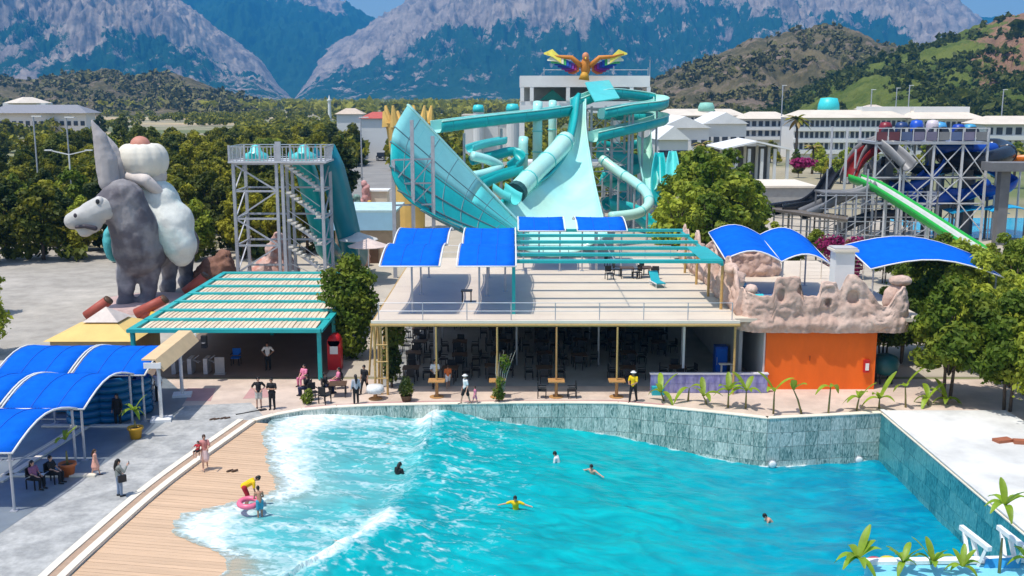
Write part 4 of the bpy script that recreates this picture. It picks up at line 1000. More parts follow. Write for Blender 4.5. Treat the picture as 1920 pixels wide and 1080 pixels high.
for (px, y0, Y, r, lab) in ((1008, 192, 133, .62, 'tall pale turquoise upright pipe left of the ramp top'), (981, 258, 128, .6, 'shorter pale turquoise upright pipe left of the slanting tube'), (1036, 190, 140, .55, 'pale upright pipe bending over before the white slide building')):
    a = A(px, y0, Y); t = thing('slide_pipe', lab, 'pipe', (a.x, a.y, 0)); MB().tube([(a.x, a.y, 0), (a.x, a.y, a.z - .8), (a.x + .05, a.y + .3, a.z)], r, 12).build('pipe', M_slidein, t, True)
    for z in np.arange(2.5, a.z - 1, 2.6): MB().tube([(a.x, a.y, z), (a.x, a.y, z + .12)], r + .09, 12).build('flange', M_slide, t, True)
tr = thing('tube_slide', 'thin turquoise tube slide looping at the lower right of the slide tower', 'water slide', (17, 134, 0))
q = [(1128, 298, 136), (1160, 322, 134), (1190, 342, 131), (1212, 362, 128), (1216, 384, 125), (1195, 400, 123), (1145, 407, 121)]
flume('tube', q, .62, M_slidein, tr, open_=False, k=8); rings(q, .68, M_slide, tr, 9, k=8)
for px, py, Y in ((1190, 342, 131), (1214, 380, 126), (1160, 322, 134)):
    a = A(px, py, Y); MB().tube([(a.x, a.y, 0), (a.x, a.y, a.z)], .14, 8).build('post', M_steel, tr)
wd_ = thing('spiral_slide', 'deep turquoise flumes winding behind the steel trestle', 'water slide', (14, 148, 0))
for q, rr_ in (([(1122, 285, 152), (1150, 292, 151), (1185, 300, 149), (1196, 312, 147), (1170, 322, 146), (1130, 330, 146)], .9), ([(1128, 335, 148), (1160, 345, 147), (1192, 358, 145), (1175, 372, 142), (1135, 382, 140)], .9), ([(1120, 268, 153), (1160, 275, 153), (1200, 268, 152)], .7), ([(1150, 385, 138), (1185, 395, 136), (1222, 425, 132)], .9)):
    flume('channel', q, rr_, M_slidedk, wd_, .8)
for px, py, Y in ((1185, 302, 149), (1130, 334, 147), (1190, 360, 145), (1200, 405, 135)):
    a = A(px, py, Y); MB().tube([(a.x, a.y, 0), (a.x, a.y, a.z)], .15, 8).build('post', M_steel, wd_)
dr = thing('drop_slide', 'pale straight drop slide right of the slide tower', 'water slide', (19, 145, 0))
flume('channel', [(1207, 248, 148), (1209, 285, 144), (1214, 318, 140), (1220, 345, 135)], 1.0, M_slidein, dr, .8)
a = A(1210, 280, 145.5); MB().tube([(a.x, a.y, 0), (a.x, a.y, a.z)], .14, 8).build('post', M_steel, dr)
for i, (px, w, top, bot, m, lab) in enumerate(((1236, 15, 286, 385, M_slidedk, 'dark turquoise upright fin of a curved slide wall beside the drop slide'), (1261, 12, 283, 352, M_slide, 'pale turquoise upright fin at the right end of the slides'))):
    t = thing('slide_fin', lab, 'slide wall', tuple(A(px, 400, 135))); rows = []
    for k in range(11):
        u = k / 10; hw = w * math.sin(math.pi * min(1, .12 + u * .62)) ** .8
        rows.append([A(px - hw + 2 * hw * j / 6, top + (bot - top) * u, 138 - 5 * u + 1.4 * math.sin(math.pi * j / 6)) for j in range(7)])
    MB().shell(rows, .12).build('shell', m, t, True)
    MB().tube([r[3] + Vector((0, .5, 0)) for r in rows], .12, 6).build('spine', M_steel, t)
# steel trestle right of the ramp
tz = thing('slide_tower', 'grey steel trestle tower carrying the turquoise slides', 'tower', (13, 143, 0))
X0, X1, Yt0, Yt1 = A(1108, 300, 140).x, A(1185, 300, 140).x, 140., 150.
cols = [(X0 + (X1 - X0) * i / 2, yq) for i in range(3) for yq in (Yt0, Yt1)]
for x, yq in cols: MB().box((x, yq, 8), (.3, .3, 16)).build('post', M_steel, tz)
for z in (2, 4.7, 7.4, 10.1, 12.8, 15.5):
    for yq in (Yt0, Yt1): MB().box(((X0 + X1) / 2, yq, z), (X1 - X0, .16, .16)).build('beam', M_steel, tz)
    for i in range(2):
        xa, xb = X0 + (X1 - X0) * i / 2, X0 + (X1 - X0) * (i + 1) / 2
        if z < 15: MB().bar((xa, Yt0, z), (xb, Yt0, z + 2.7), .1).build('brace', M_steel, tz); MB().bar((xb, Yt1, z), (xa, Yt1, z + 2.7), .1).build('brace', M_steel, tz)
MB().box(((X0 + X1) / 2, 145, 15.7), (X1 - X0 + 1, 10.6, .2)).build('deck', M_steel, tz)
a = [(1098, 154, 141), (1142, 150, 146), (1162, 183, 139), (1116, 190, 136)]
MB().shell([[A(*a[0]), A(*a[1])], [A(1106, 172, 138.5), A(1152, 167, 142)], [A(*a[3]), A(*a[2])]], .18).build('launch_chute', M_slide, tz)
for k in range(6):
    z = 1.5 + k * 2.2; MB().bar((X1 - 1.0, 139.4, z), (X1 - 3.5, 139.4, z + 1.6), .5, .1).build('stair_flight', M_steel, tz)

# white slide building with bird on its roof
wb = thing('slide_building', 'white flat roofed tower building behind the turquoise slides', 'building', (9, 158, 0))
x0, x1 = A(975, 150, 155).x, A(1219, 150, 155).x; zt = A(1000, 142, 155).z; z1 = A(1000, 163, 155).z; z2 = A(1000, 190, 155).z; z3 = A(1000, 212, 155).z
cx_ = (x0 + x1) / 2; wd = x1 - x0
MB().box((cx_, 159.5, (zt + z1) / 2), (wd, 9, zt - z1)).build('roof_parapet', M_white, wb)
MB().box((cx_, 159.6, (z2 + z3) / 2), (wd, 8.9, z2 - z3)).build('parapet_wall', M_white, wb)
for px in (979, 997, 1065, 1184, 1216): a = A(px, 175, 155.2); MB().box((a.x, 155.3, (z1 + z2) / 2), (.55, .55, z1 - z2 - .01)).build('pillar', M_white, wb)
MB().box((cx_, 163.7, (z1 + z2) / 2), (wd - .4, .3, z1 - z2 - .02)).build('rear_wall', mat('grey_inner_wall', (.32, .34, .33)), wb)
gg = MB(); a, b, c = A(1012, 188, 157), A(1060, 188, 157), A(1036, 168, 157); gg.add([a, b, c, a + Vector((0, 3, 0)), b + Vector((0, 3, 0)), c + Vector((0, 3, 0))], [(0, 1, 2), (3, 5, 4), (0, 2, 5, 3), (1, 4, 5, 2), (0, 3, 4, 1)])
gg.build('green_canopy', mat('sea_green_cloth', (.02, .22, .17)), wb)
for px in (979, 1040, 1100, 1160, 1215):
    a = A(px, 175, 155.2); MB().box((a.x, 155.6, z3 / 2), (.7, .7, z3 - .02)).build('column', M_white, wb); MB().box((a.x, 163, z3 / 2), (.7, .7, z3 - .02)).build('column', M_white, wb)
for z in (z3 * .5,): MB().box((cx_, 159.4, z), (wd, 8.8, .5)).build('middle_slab', M_white, wb)
for px in (1020, 1080, 1150, 1215):
    a = A(px, 141, 155.3); MB().tube([(a.x, a.y, a.z), (a.x, a.y, a.z + 1.1)], .05, 6).build('rail_post', M_steel, wb)
MB().tube([A(1018, 131, 155.3), A(1216, 131, 155.3)], .05, 6).build('rail', M_steel, wb)
a = A(1219, 112, 155.3); MB().tube([(a.x, a.y, zt), a], .05, 6).build('mast', M_steel, wb)
bird = thing('bird_statue', 'rainbow winged bird statue spreading its wings on the white building roof', 'statue', tuple(A(1098, 143, 153)))
MB().ell(A(1098, 125, 153), (.75, .6, 1.35)).build('body', mat('orange_statue', (.60, .22, .03)), bird, True)
MB().ell(A(1098, 106, 152.8), (.5, .5, .6)).build('head', mat('pinkish_orange', (.62, .25, .12)), bird, True)
MB().tube([A(1098, 108, 152.5), A(1098, 111, 151.9)], [.18, .02], 8).build('beak', mat('beak_yellow', (.7, .45, .03)), bird)
MB().tube([A(1095, 150, 153), A(1097, 135, 153)], [.8, .5], 10).build('tail', mat('gold_tail', (.65, .33, .03)), bird, True)
fc = [(.80, .70, .10), (.75, .75, .55), (.05, .40, .12), (.01, .07, .45), (.02, .05, .30), (.18, .03, .30), (.35, .02, .12), (.6, .15, .03)]
for s in (-1, 1):
    for k in range(8):
        u = k / 7; m = mat('feather_colour_%s' % 'abcdefgh'[k], fc[k], .5)
        root = A(1098 + s * (12 + 34 * (1 - u)), 122 - 9 * (1 - u) + 6 * u, 153); tip = A(1098 + s * (78 - 46 * u), 101 + 6 * (k > 0) + 30 * u ** .8, 153.6)
        mid = root.lerp(tip, .5) + Vector((0, 0, .55 * (1 - u))); d = Vector((0, .1, .42))
        MB().shell([[root - d, root + d], [mid - d * 1.3, mid + d * 1.3], [tip - d * .15, tip + d * .3]], .1).build('feather', m, bird)
    MB().tube([A(1098 + s * 8, 124, 152.9), A(1098 + s * 26, 108, 153), A(1098 + s * 52, 106, 153.2), A(1098 + s * 72, 101, 153.4)], [.4, .34, .22, .06], 8).build('wing_arm', mat('orange_statue', (.6, .22, .03)), bird, True)
# yellow crown tower behind the half-pipe
yc = thing('crown_tower', 'yellow ochre fantasy castle top peeping behind the half-pipe wall', 'building', tuple(A(765, 300, 135)))
M_och = mat('ochre_render', (.74, .48, .14), .8, .15, .5)
a = A(765, 260, 135); MB().lathe((a.x, 135, 0), [(2.0, 0), (2.2, 9), (2.8, a.z + 1.5), (3.0, a.z + 2)], 18).build('tower', M_och, yc)
for k in range(9):
    an = 2 * math.pi * k / 9; MB().tube([(a.x + 2.7 * math.cos(an), 135 + 2.7 * math.sin(an), a.z + 1.6), (a.x + 3.1 * math.cos(an), 135 + 3.1 * math.sin(an), a.z + 4.2 - (k % 2) * .7)], [.7, .15], 7).build('crown_spike', M_och, yc)

# ------------------------------------------------------------------ steel stair tower on the left
stt = thing('stair_tower', 'grey steel stair tower with zigzag stairs and railed top deck', 'tower', (-20.5, 92, 0))
cx = [-24.55, -20.75, -20.25, -16.75]; zs = [0.1, 1.7, 4.1, 6.5, 8.95, 11.35]
for yq in (92, 96.2):
    for i, x in enumerate(cx):
        if i == 0 or True: MB().box((x, yq, 5.7), (.26, .26, 11.4)).build('post', M_steel, stt)
    for z in zs[1:]:
        MB().box(((cx[0] + cx[1]) / 2, yq, z), (cx[1] - cx[0] - .26, .16, .16)).build('beam', M_steel, stt)
        if yq > 93 or z > 11: MB().box(((cx[2] + cx[3]) / 2, yq, z), (cx[3] - cx[2] - .26, .16, .16)).build('beam', M_steel, stt)
for k in range(5):
    a, b = (cx[0], cx[1]) if k % 2 else (cx[1], cx[0])
    MB().bar((a, 92, zs[k]), (b, 92, zs[k + 1]), .13).build('brace', M_steel, stt)
    for x in (cx[0], cx[3]): MB().bar((x, 92, zs[k]), (x, 96.2, zs[k + 1]), .1).build('brace', M_steel, stt)
for x in (cx[0], cx[3]):
    for z in zs[1:]: MB().box((x, 94.1, z), (.14, 3.94, .14)).build('side_beam', M_steel, stt)
MB().box((-20.6, 94.1, 11.52), (8.6, 5.0, .16)).build('deck', mat('pale_steel', (.55, .55, .56), .5), stt)
for i in range(26):
    x = -24.8 + i * 8.4 / 25; MB().box((x, 91.7, 12.25), (.07, .05, 1.3) if i % 4 else (.16, .12, 1.5)).build('baluster', M_steel, stt)
for yq in (91.7, 96.5):
    for z in (11.75, 12.85): MB().box((-20.6, yq, z), (8.5, .07, .08)).build('handrail', M_steel, stt)
for i in range(12):
    for x in (-24.85, -16.4): MB().box((x, 92 + i * .4, 12.25), (.05, .06, 1.3)).build('baluster', M_steel, stt)
for x in (-24.85, -16.4): MB().box((x, 94.1, 12.87), (.07, 4.8, .08)).build('handrail', M_steel, stt)
MB().box((-20.5, 91.75, 12.4), (.5, .2, 1.8)).build('gate_post', M_steel, stt)
M_tread = mat('cream_tread', (.72, .67, .57), .7, .1, 3)
lev = [11.35, 8.95, 6.5, 4.1, 1.7, 0.05]
tmesh = MB().box((0, 0, 0), (.40, 1.15, .17)).mesh('tread', M_tread)
for k in range(5):
    za, zb2 = lev[k], lev[k + 1]; n_ = 9
    for i in range(n_):
        u = (i + .5) / n_; half = .42
        if u < .5: x = -19.9 + 1.45 * u * 2; yq = 92.5
        else: x = -18.45 + 1.35 * (u - .5) * 2; yq = 92.9
        piece('tread', tmesh, stt, (x, yq, za + (zb2 - za) * u))
    MB().bar((-20.0, 92.05, za - .15), (-17.1, 92.4, zb2 + .1), .05, .22).build('stringer', M_steel, stt)
    MB().bar((-20.0, 92.03, za + .85), (-17.1, 92.4, zb2 + 1.05), .05).build('stair_rail', M_steel, stt)
    MB().box((-17.2, 93.2, zb2), (.9, 1.9, .06)).build('landing', M_steel, stt)
M_tealdk = mat('petrol_fibreglass', (.005, .20, .26), .35, .1, .6)
sld = thing('drop_slide', 'petrol blue drop slide plunging behind the steel stair tower', 'water slide', (-16, 97, 0))
flume('channel', [Vector((-17.3, 95.5, 12.0)), Vector((-16.9, 97.6, 10.2)), Vector((-16.4, 99.3, 6.5)), Vector((-15.9, 100.8, 2.8)), Vector((-15.5, 103.5, 1.0))], .95, M_tealdk, sld, 1.2)
flume('channel', [Vector((-19.6, 95.5, 12.0)), Vector((-19.3, 97.8, 9.8)), Vector((-18.9, 99.6, 6)), Vector((-18.4, 101.2, 2.5)), Vector((-18, 104, 1.0))], .85, M_slidedk, sld, 1.0)
for x in (-22.9, -18.6):
    t = thing('slide_pod', 'turquoise start pod on the %s of the stair tower deck' % ('left' if x < -20 else 'right'), 'slide pod', (x, 93.5, 11.6), 'start pods')
    MB().lathe((x, 93.6, 11.6), [(1.15, 0), (1.1, .5), (.55, .75), (.4, 1.25), (.05, 1.35)], 14).build('shell', M_slide, t, True)
    MB().box((x, 92.5, 12.0), (.6, .1, .5)).build('opening', M_slidedk, t)
def rockblob(name, label, cat, prims, m, vox, disp, seed):
    mb = MB()
    for c, r in prims: mb.ell(c, r)
    return one(name, remesh(mb, vox, disp, 1.2, 2, seed), m, label, cat, None, True)
M_pinkrock = mat('painted_pink_rock', (.52, .24, .18), .8, .25, 1.5, col2=(.60, .42, .36), mixs=.7)
rockblob('rock_sculpture', 'pinkish red rock sculpture inside the left bay of the stair tower', 'sculpture', [((-22.6, 98.5, .9), (2.2, 1.5, 1.3)), ((-22.4, 98.5, 2.6), (1.1, 1, 1.5)), ((-23.8, 98, .6), (1.2, 1, .9)), ((-21.2, 98, .7), (1, 1, 1)), ((-22.3, 98.3, 3.9), (.6, .6, .6))], M_pinkrock, .18, .25, 3)
rockblob('rock_sculpture', 'brown ridged rock sculpture behind the donkey statue hooves', 'sculpture', [((-27.3, 94, 1.2), (1.4, 1.6, 1.7)), ((-26.2, 94, 1.6), (.9, 1.2, 1.9)), ((-28.2, 94, .8), (1, 1, 1.1))], mat('brown_rock', (.22, .11, .075), .85, .3, 1.2, bump=.6), .18, .3, 9)

# ------------------------------------------------------------------ donkey statue with rider
dk = thing('donkey_statue', 'giant grey donkey statue carrying a robed rider in a white turban', 'statue', (-31, 86, 0))
P = lambda px, py, Y: A(px, py, Y)
M_don = mat('grey_statue_paint', (.12, .11, .125), .8, .25, .35, bump=.7, col2=(.29, .275, .28), mixs=.45, bumpdist=.25)
M_muz = mat('pale_muzzle_paint', (.50, .49, .46), .8, .12, .6)
body = MB()
body.chain([P(258, 470, 84.8), P(250, 425, 84.3), P(230, 375, 83.9)], [2.0, 1.95, 1.7])
body.chain([P(262, 470, 85.2), P(300, 455, 89), P(335, 455, 92.5)], [2.1, 1.9, 1.9])
body.ell(P(258, 484, 84.6), (1.8, 1.5, 1.5))
body.chain([P(230, 372, 83.9), P(197, 393, 82.9)], [1.7, 1.2])
for q in ([(238, 505, 84.6), (236, 545, 84.2), (237, 588, 84.0)], [(280, 505, 85.2), (278, 545, 84.9), (274, 585, 84.7)], [(315, 485, 91), (318, 520, 91.4), (316, 548, 91)], [(345, 480, 93.4), (350, 512, 94), (350, 540, 93.8)]):
    body.chain([P(*a) for a in q], [.95, .66, .58]); e = P(*q[-1]); body.chain([e, Vector((e.x, e.y - .1, .45))], [.58, .78])
remesh(body, .14, .09, .8, 3, 2).build('donkey_body', M_don, dk, True)
mz = MB().chain([P(196, 390, 82.7), P(165, 404, 81.9)], [1.12, .98]).chain([P(165, 404, 81.9), P(137, 414, 81.3)], [.95, .72]).chain([P(175, 420, 82), P(160, 432, 81.6)], [.72, .58])
remesh(mz, .14, .05, 1, 4, 3).build('muzzle', M_muz, dk, True)
MB().chain([P(143, 426, 80.8), P(160, 424, 80.9), P(178, 428, 81.2)], [.12, .16, .2]).build('mouth_line', mat('mouth_dark', (.06, .05, .06)), dk, True)
MB().ell(P(186, 378, 81.9), (.36, .3, .42)).build('eye', mat('eye_white', (.6, .58, .55)), dk, True)
MB().ell(P(183, 378, 81.62), (.16, .12, .2)).build('pupil', M_dark, dk, True)
MB().ell(P(141, 404, 80.55), (.14, .1, .18)).build('nostril', mat('mouth_dark', (.06, .05, .06)), dk, True)
M_ear = mat('pale_ear_paint', (.42, .39, .38), .8, .15, .5)
for q, r in (([(205, 342, 84), (199, 300, 84), (187, 258, 83.8), (172, 226, 83.6)], [.85, .88, .58, .09]), ([(222, 345, 85.2), (219, 310, 85.4), (209, 278, 85.4), (199, 254, 85.3)], [.62, .68, .5, .1])):
    remesh(MB().chain([P(*a) for a in q], r), .12, .05, 1, 3, 4).build('ear', M_ear, dk, True)
M_robe = mat('pale_robe_paint', (.70, .71, .65), .8, .16, .9, col2=(.50, .68, .64), mixs=.25, bump=.35, bumpdist=.2)
rb = MB().chain([P(275, 350, 87), P(288, 400, 87.2), P(300, 435, 87.2)], [1.5, 2.1, 2.3]).chain([P(312, 418, 86.4), P(335, 456, 86.2), P(340, 476, 86.2)], [1.9, 1.6, 1.1]).ell(P(322, 420, 86.6), (1.9, 1.9, 2.1)).ell(P(300, 380, 86.8), (1.7, 1.6, 1.9)).chain([P(252, 365, 85.8), P(270, 400, 85.6), P(285, 440, 85.4)], [.8, 1.0, .9])
remesh(rb, .15, .06, .8, 16, 5).build('rider_robe', M_robe, dk, True)
remesh(MB().ell(P(212, 455, 86), (.6, 1.6, 1.6)), .12, .1, 1, 3).build('saddle_cloth', mat('aqua_saddle', (.08, .42, .45), .7, .2, .6), dk, True)
MB().chain([P(240, 331, 85.6), P(272, 338, 85.2), P(300, 362, 86), P(322, 395, 87)], [.5, .55, .5, .4]).build('collar', mat('blush_collar', (.68, .60, .54), .8, .12, .8), dk, True)
hd = MB().ell(P(282, 330, 87.2), (1.35, 1.4, 1.2)); hd.build('rider_head', mat('statue_skin', (.62, .54, .48)), dk, True)
tbm = MB()
for k in range(11):
    an = 2 * math.pi * k / 11; c = P(268, 302, 87); tbm.ell((c.x + 1.1 * math.cos(an), c.y + 1.1 * math.sin(an), c.z + .05), (1.05, 1.05, 1.42))
remesh(tbm, .11, 0, 1, 3).build('turban', mat('cream_turban', (.72, .68, .58), .75, .08, .8), dk, True)
MB().ell(P(263, 272, 87), (.82, .82, .75)).build('fez_top', mat('terracotta_pink', (.55, .24, .17)), dk, True)
c = P(240, 590, 84); MB().lathe((c.x + 1, 85.5, 0), [(4.2, 0), (4.0, .35), (2.5, .5)], 20).build('plinth', mat('rose_plinth', (.55, .38, .34)), dk)
# painted posts and horns round the statue
M_brick = mat('brick_red_paint', (.40, .085, .055), .6, .15, 1)
for i, (px, py, Y, dx, dz, lab) in enumerate(((185, 590, 80, .8, 1.6, 'left'), (278, 585, 80, 1.3, 1.4, 'middle'), (368, 545, 88, .8, 1.8, 'right'))):
    a = A(px, py, Y); t = thing('log_ornament', 'brick red log ornament at the %s of the donkey plinth' % lab, 'ornament', (a.x, a.y, 0), 'brick red log ornaments')
    MB().tube([(a.x - .2, a.y, 0), (a.x, a.y, a.z + .2)], [.55, .45], 10).build('upright', M_brick, t, True)
    MB().tube([(a.x - .9, a.y - .2, a.z - .1), (a.x + dx, a.y, a.z + dz * .7)], [.42, .40], 10).build('log', M_brick, t, True)
    MB().tube([(a.x + dx, a.y, a.z + dz * .7), (a.x + dx + .12, a.y, a.z + dz * .78)], [.41, .38], 10).build('dark_end', M_darkwood, t, True)
    if i: MB().tube([(a.x + .7, a.y - .5, 0), (a.x + .75, a.y - .5, a.z * .6), (a.x + 1.25, a.y - .5, a.z)], [.6, .5, .1], 10).build('yellow_horn', mat('yellow_paint', (.65, .40, .05)), t, True)
py_ = thing('pyramid_roof', 'yellow pyramid roof with pale stone cap at the donkey statue foot', 'kiosk roof', tuple(A(200, 640, 72)))
c = A(192, 640, 66); zb9 = A(192, 640, 64).z; zc = A(200, 603, 66).z; zt = A(204, 574, 67).z
mb = MB(); mb.add([(c.x - 2.9, 63.9, zb9), (c.x + 2.9, 63.9, zb9), (c.x + 2.9, 69.7, zb9), (c.x - 2.9, 69.7, zb9)] + [(c.x - .8, 66, zc), (c.x + .9, 66, zc), (c.x + .9, 67.7, zc), (c.x - .8, 67.7, zc)], [(0, 1, 5, 4), (1, 2, 6, 5), (2, 3, 7, 6), (3, 0, 4, 7), (4, 5, 6, 7), (3, 2, 1, 0)])
mb.build('roof', mat('warm_yellow_render', (.72, .50, .17), .75, .08, .6), py_)
mb = MB(); mb.add([(c.x - 1.1, 65.7, zc + .01), (c.x + 1.2, 65.7, zc + .01), (c.x + 1.2, 68, zc + .01), (c.x - 1.1, 68, zc + .01), (c.x + .05, 66.85, zt)], [(0, 1, 4), (1, 2, 4), (2, 3, 4), (3, 0, 4), (3, 2, 1, 0)]); mb.build('cap', mat('pale_pink_stone', (.62, .53, .46)), py_)
MB().box((c.x, 66.8, zb9 / 2), (5.2, 5.2, zb9 - .01)).build('wall', mat('ochre_wall', (.45, .33, .17)), py_)

# ------------------------------------------------------------------ right slide tower
M_pole = mat('white_steel', (.62, .62, .62), .45, .08, 1)
M_conc = mat('dark_concrete', (.17, .17, .175), .85, .15, .6)
M_gslide = mat('green_fibreglass', (.03, .42, .06), .35, .08, 1)
M_gin = mat('grey_white_slide', (.55, .58, .55), .35, .06, 1)
M_bslide = mat('royal_blue_fibreglass', (.01, .07, .40), .3, .1, .6)
M_kslide = mat('black_fibreglass', (.02, .022, .028), .25, .2, .6)
M_rslide = mat('dark_red_fibreglass', (.22, .015, .015), .35, .15, .8)
M_gry = mat('grey_fibreglass', (.22, .22, .225), .4, .15, .6)
rt = thing('ride_tower', 'white steel lattice ride tower with blue and red pods on its deck', 'tower', (47, 125, 0))
zd = A(1700, 265, 125).z
xs = [A(px, 350, 125).x for px in (1583, 1638, 1693, 1746, 1800, 1846)]
for yq in (125, 131):
    for x in xs: MB().box((x, yq, zd / 2 + .8), (.24, .24, zd + 1.6)).build('post', M_pole, rt)
    for z in (4.6, 7.7): MB().box(((xs[0] + xs[-1]) / 2, yq, z), (xs[-1] - xs[0], .14, .14)).build('beam', M_pole, rt)
    for i in range(1, 5):
        for za, zb3 in ((4.6, 7.7), (7.7, zd - .4), (1.2, 4.6)):
            if za == 1.2 and i % 2: continue
            MB().bar((xs[i], yq, za), (xs[i + 1], yq, zb3), .11).build('brace', M_pole, rt); MB().bar((xs[i + 1], yq - .12, za), (xs[i], yq - .12, zb3), .11).build('brace', M_pole, rt)
x0 = A(1640, 265, 125).x; x1 = A(1850, 265, 125).x
MB().box(((x0 + x1) / 2, 128, zd - .2), (x1 - x0, 6.6, .3)).build('deck', M_steel, rt)
for k in range(9):
    xa = x0 + (x1 - x0) * (k + .5) / 9
    MB().box((xa, 124.75, zd + .62), ((x1 - x0) / 9 - .25, .05, 1.0)).build('side_screen', [mat('dull_maroon_screen', (.16, .05, .06), .6, .2, .5), mat('dull_violet_screen', (.20, .18, .26), .6, .2, .5), M_gry, mat('dull_blue_screen', (.10, .14, .26), .6, .2, .5)][(0, 0, 3, 1, 1, 2, 3, 1, 2)[k]], rt)
for k in range(10): MB().box((x0 + (x1 - x0) * k / 9, 124.72, zd + .8), (.09, .09, 1.6)).build('rail_post', M_pole, rt)
MB().box(((x0 + x1) / 2, 124.7, zd + 1.55), (x1 - x0, .1, .1)).build('handrail', M_pole, rt)
for px in (1665, 1742, 1815, 1880): a = A(px, 330, 129); MB().box((a.x, 129, zd / 2 - .3), (.9, .9, zd - .7)).build('concrete_column', M_conc, rt)
pods = [(1660, 'maroon', (.22, .02, .03)), (1690, 'dark navy', (.02, .05, .16)), (1718, 'royal blue', (.02, .10, .55)), (1748, 'white and red', (.62, .55, .58)), (1762, 'sky blue', (.08, .35, .65)), (1797, 'deep blue', (.01, .05, .35)), (1818, 'aqua blue', (.06, .33, .55))]
for px, cn, c in pods:
    a = A(px, 245, 127.5); t = thing('slide_pod', cn + ' start pod on the lattice ride tower deck', 'slide pod', (a.x, 127.5, zd), 'start pods')
    MB().lathe((a.x, 127.5, zd), [(.8, 0), (.75, .9), (.8, 1.5 + px % 3 * .2), (.6, 1.9 + px % 3 * .25), (.05, 2.0 + px % 3 * .25)], 12).build('shell', mat('pod_' + cn.replace(' ', '_'), c, .35), t, True)
    MB().tube([(a.x, 126.3, zd + 1), (a.x, 127.4, zd + 1)], .7, 12).build('mouth', mat('pod_mouth', (.03, .04, .06)), t)
for z, ya, yb in ((4.5, 126, 130.6), (7.6, 125.6, 130.4)):
    for k in (1, 2, 4): MB().box(((xs[k] + xs[k + 1]) / 2, (ya + yb) / 2, z - .12), (xs[k + 1] - xs[k] - .3, yb - ya, .14)).build('grating', M_gry, rt)
for px in (1640, 1702, 1778, 1838): a = A(px, 330, 130.2); MB().box((a.x, 132.5, 4.5), (.75, .75, 9)).build('concrete_column', M_conc, rt)
gs = thing('green_slide', 'bright green open slide with pale bed descending to the right', 'water slide', (46, 115, 0))
q = [(1602, 332, 125), (1628, 341, 122), (1660, 358, 118.5), (1740, 408, 111), (1800, 447, 105.5), (1850, 478, 101), (1885, 496, 98)]
flume('channel', q, .85, M_gslide, gs, .45); flume('bed', [p + Vector((0, 0, .10)) for p in path3(q, 6)], .80, M_gin, gs, -.15)
for px, py, Y in ((1660, 362, 118.5), (1740, 412, 111), (1800, 451, 105.5), (1880, 496, 98.4)):
    a = A(px, py, Y); MB().tube([(a.x, a.y, 0), (a.x, a.y, a.z - .5)], .13, 8).build('post', M_pole, gs)
def slide(label, q, r, m, open_=True, posts=(), depth=.6, k=6, group=None):
    t = thing('water_slide', label, 'water slide', tuple(A(*q[0]).xy) + (0,), group)
    flume('channel' if open_ else 'tube', q, r, m, t, depth, open_, k=k)
    if not open_: rings(q, r + .08, m, t, 8)
    for px, py, Y in posts: a = A(px, py, Y); MB().tube([(a.x, a.y, 0), (a.x, a.y, a.z)], .13, 8).build('post', M_pole, t)
    return t
slide('grey half-pipe slide dropping to the left of the lattice tower', [(1660, 258, 129), (1632, 268, 129), (1612, 285, 128.5), (1598, 310, 127.5), (1588, 335, 126)], .85, M_gry, True, [(1605, 280, 127)])
slide('dark red slide bending down beside the grey half-pipe', [(1650, 270, 129), (1625, 285, 128), (1605, 305, 126.5), (1595, 325, 125)], .9, M_rslide, True, [(1622, 292, 128)])
slide('long dark grey slide sweeping down to the lower left with amber edges', [(1572, 318, 129), (1556, 335, 128), (1540, 360, 126), (1515, 380, 123), (1482, 386, 120), (1455, 390, 117)], .8, M_kslide, True, [(1540, 364, 126), (1515, 382, 123), (1480, 384, 120)])
slide('grey stair chute slanting right under the tower deck', [(1650, 262, 126), (1680, 285, 124), (1705, 310, 122)], .9, M_gry, True, [(1690, 300, 123)])
slide('black tube slide looping out at the right of the lattice tower', [(1760, 285, 131), (1800, 300, 128), (1850, 300, 126), (1888, 288, 129), (1870, 276, 133), (1820, 278, 134)], 1.1, M_kslide, False, [(1800, 305, 128), (1870, 300, 127)])
slide('blue tube slide lying over the black loop with a pale top', [(1745, 275, 130), (1790, 276, 129), (1830, 280, 129), (1862, 282, 130)], .95, M_bslide, False, [(1790, 282, 129)])
slide('orange slide end at the far right edge behind the black loop', [(1890, 300, 132), (1915, 298, 131), (1950, 297, 130)], .8, mat('orange_fibreglass', (.65, .16, .01), .35), True, [(1915, 302, 131)])
slide('royal blue slide curving inside the lattice bays', [(1760, 300, 128.5), (1745, 325, 127.5), (1715, 345, 127), (1690, 352, 128), (1675, 345, 129)], .9, M_bslide, True, [(1715, 350, 127)])
for px, py, r, lab, m in ((1700, 358, 1.9, 'left', M_bslide), (1748, 360, 1.1, 'middle', mat('pale_blue_grey', (.4, .42, .52))), (1790, 355, 1.2, 'centre right', M_bslide), (1853, 350, 1.5, 'right', M_bslide)):
    a = A(px, py, 127.5); t = thing('funnel_bowl', 'blue bowl hung in the lattice tower, %s of four' % lab, 'slide bowl', (a.x, a.y, 0), 'bowls in the lattice tower')
    MB().lathe((a.x, a.y, a.z - r * .8), [(r * .3, 0), (r * .8, r * .3), (r, r * .9), (r * .93, r * .9), (r * .7, r * .4), (r * .2, r * .15)], 18).build('bowl', m, t, True)
    MB().tube([(a.x, a.y, 0), (a.x, a.y, a.z - r * .78)], .16, 8).build('post', M_conc, t)
slide('dark charcoal flume crossing the upper lattice bays', [(1655, 300, 130), (1690, 305, 129), (1740, 318, 129), (1790, 312, 130), (1840, 320, 130)], .8, M_kslide, True, [(1690, 308, 129), (1740, 322, 129)])
slide('charcoal flume dropping behind the green slide', [(1640, 300, 131), (1655, 325, 130), (1690, 345, 130), (1740, 372, 130), (1790, 385, 130)], .8, M_gry, True, [(1690, 350, 130), (1740, 376, 130)])
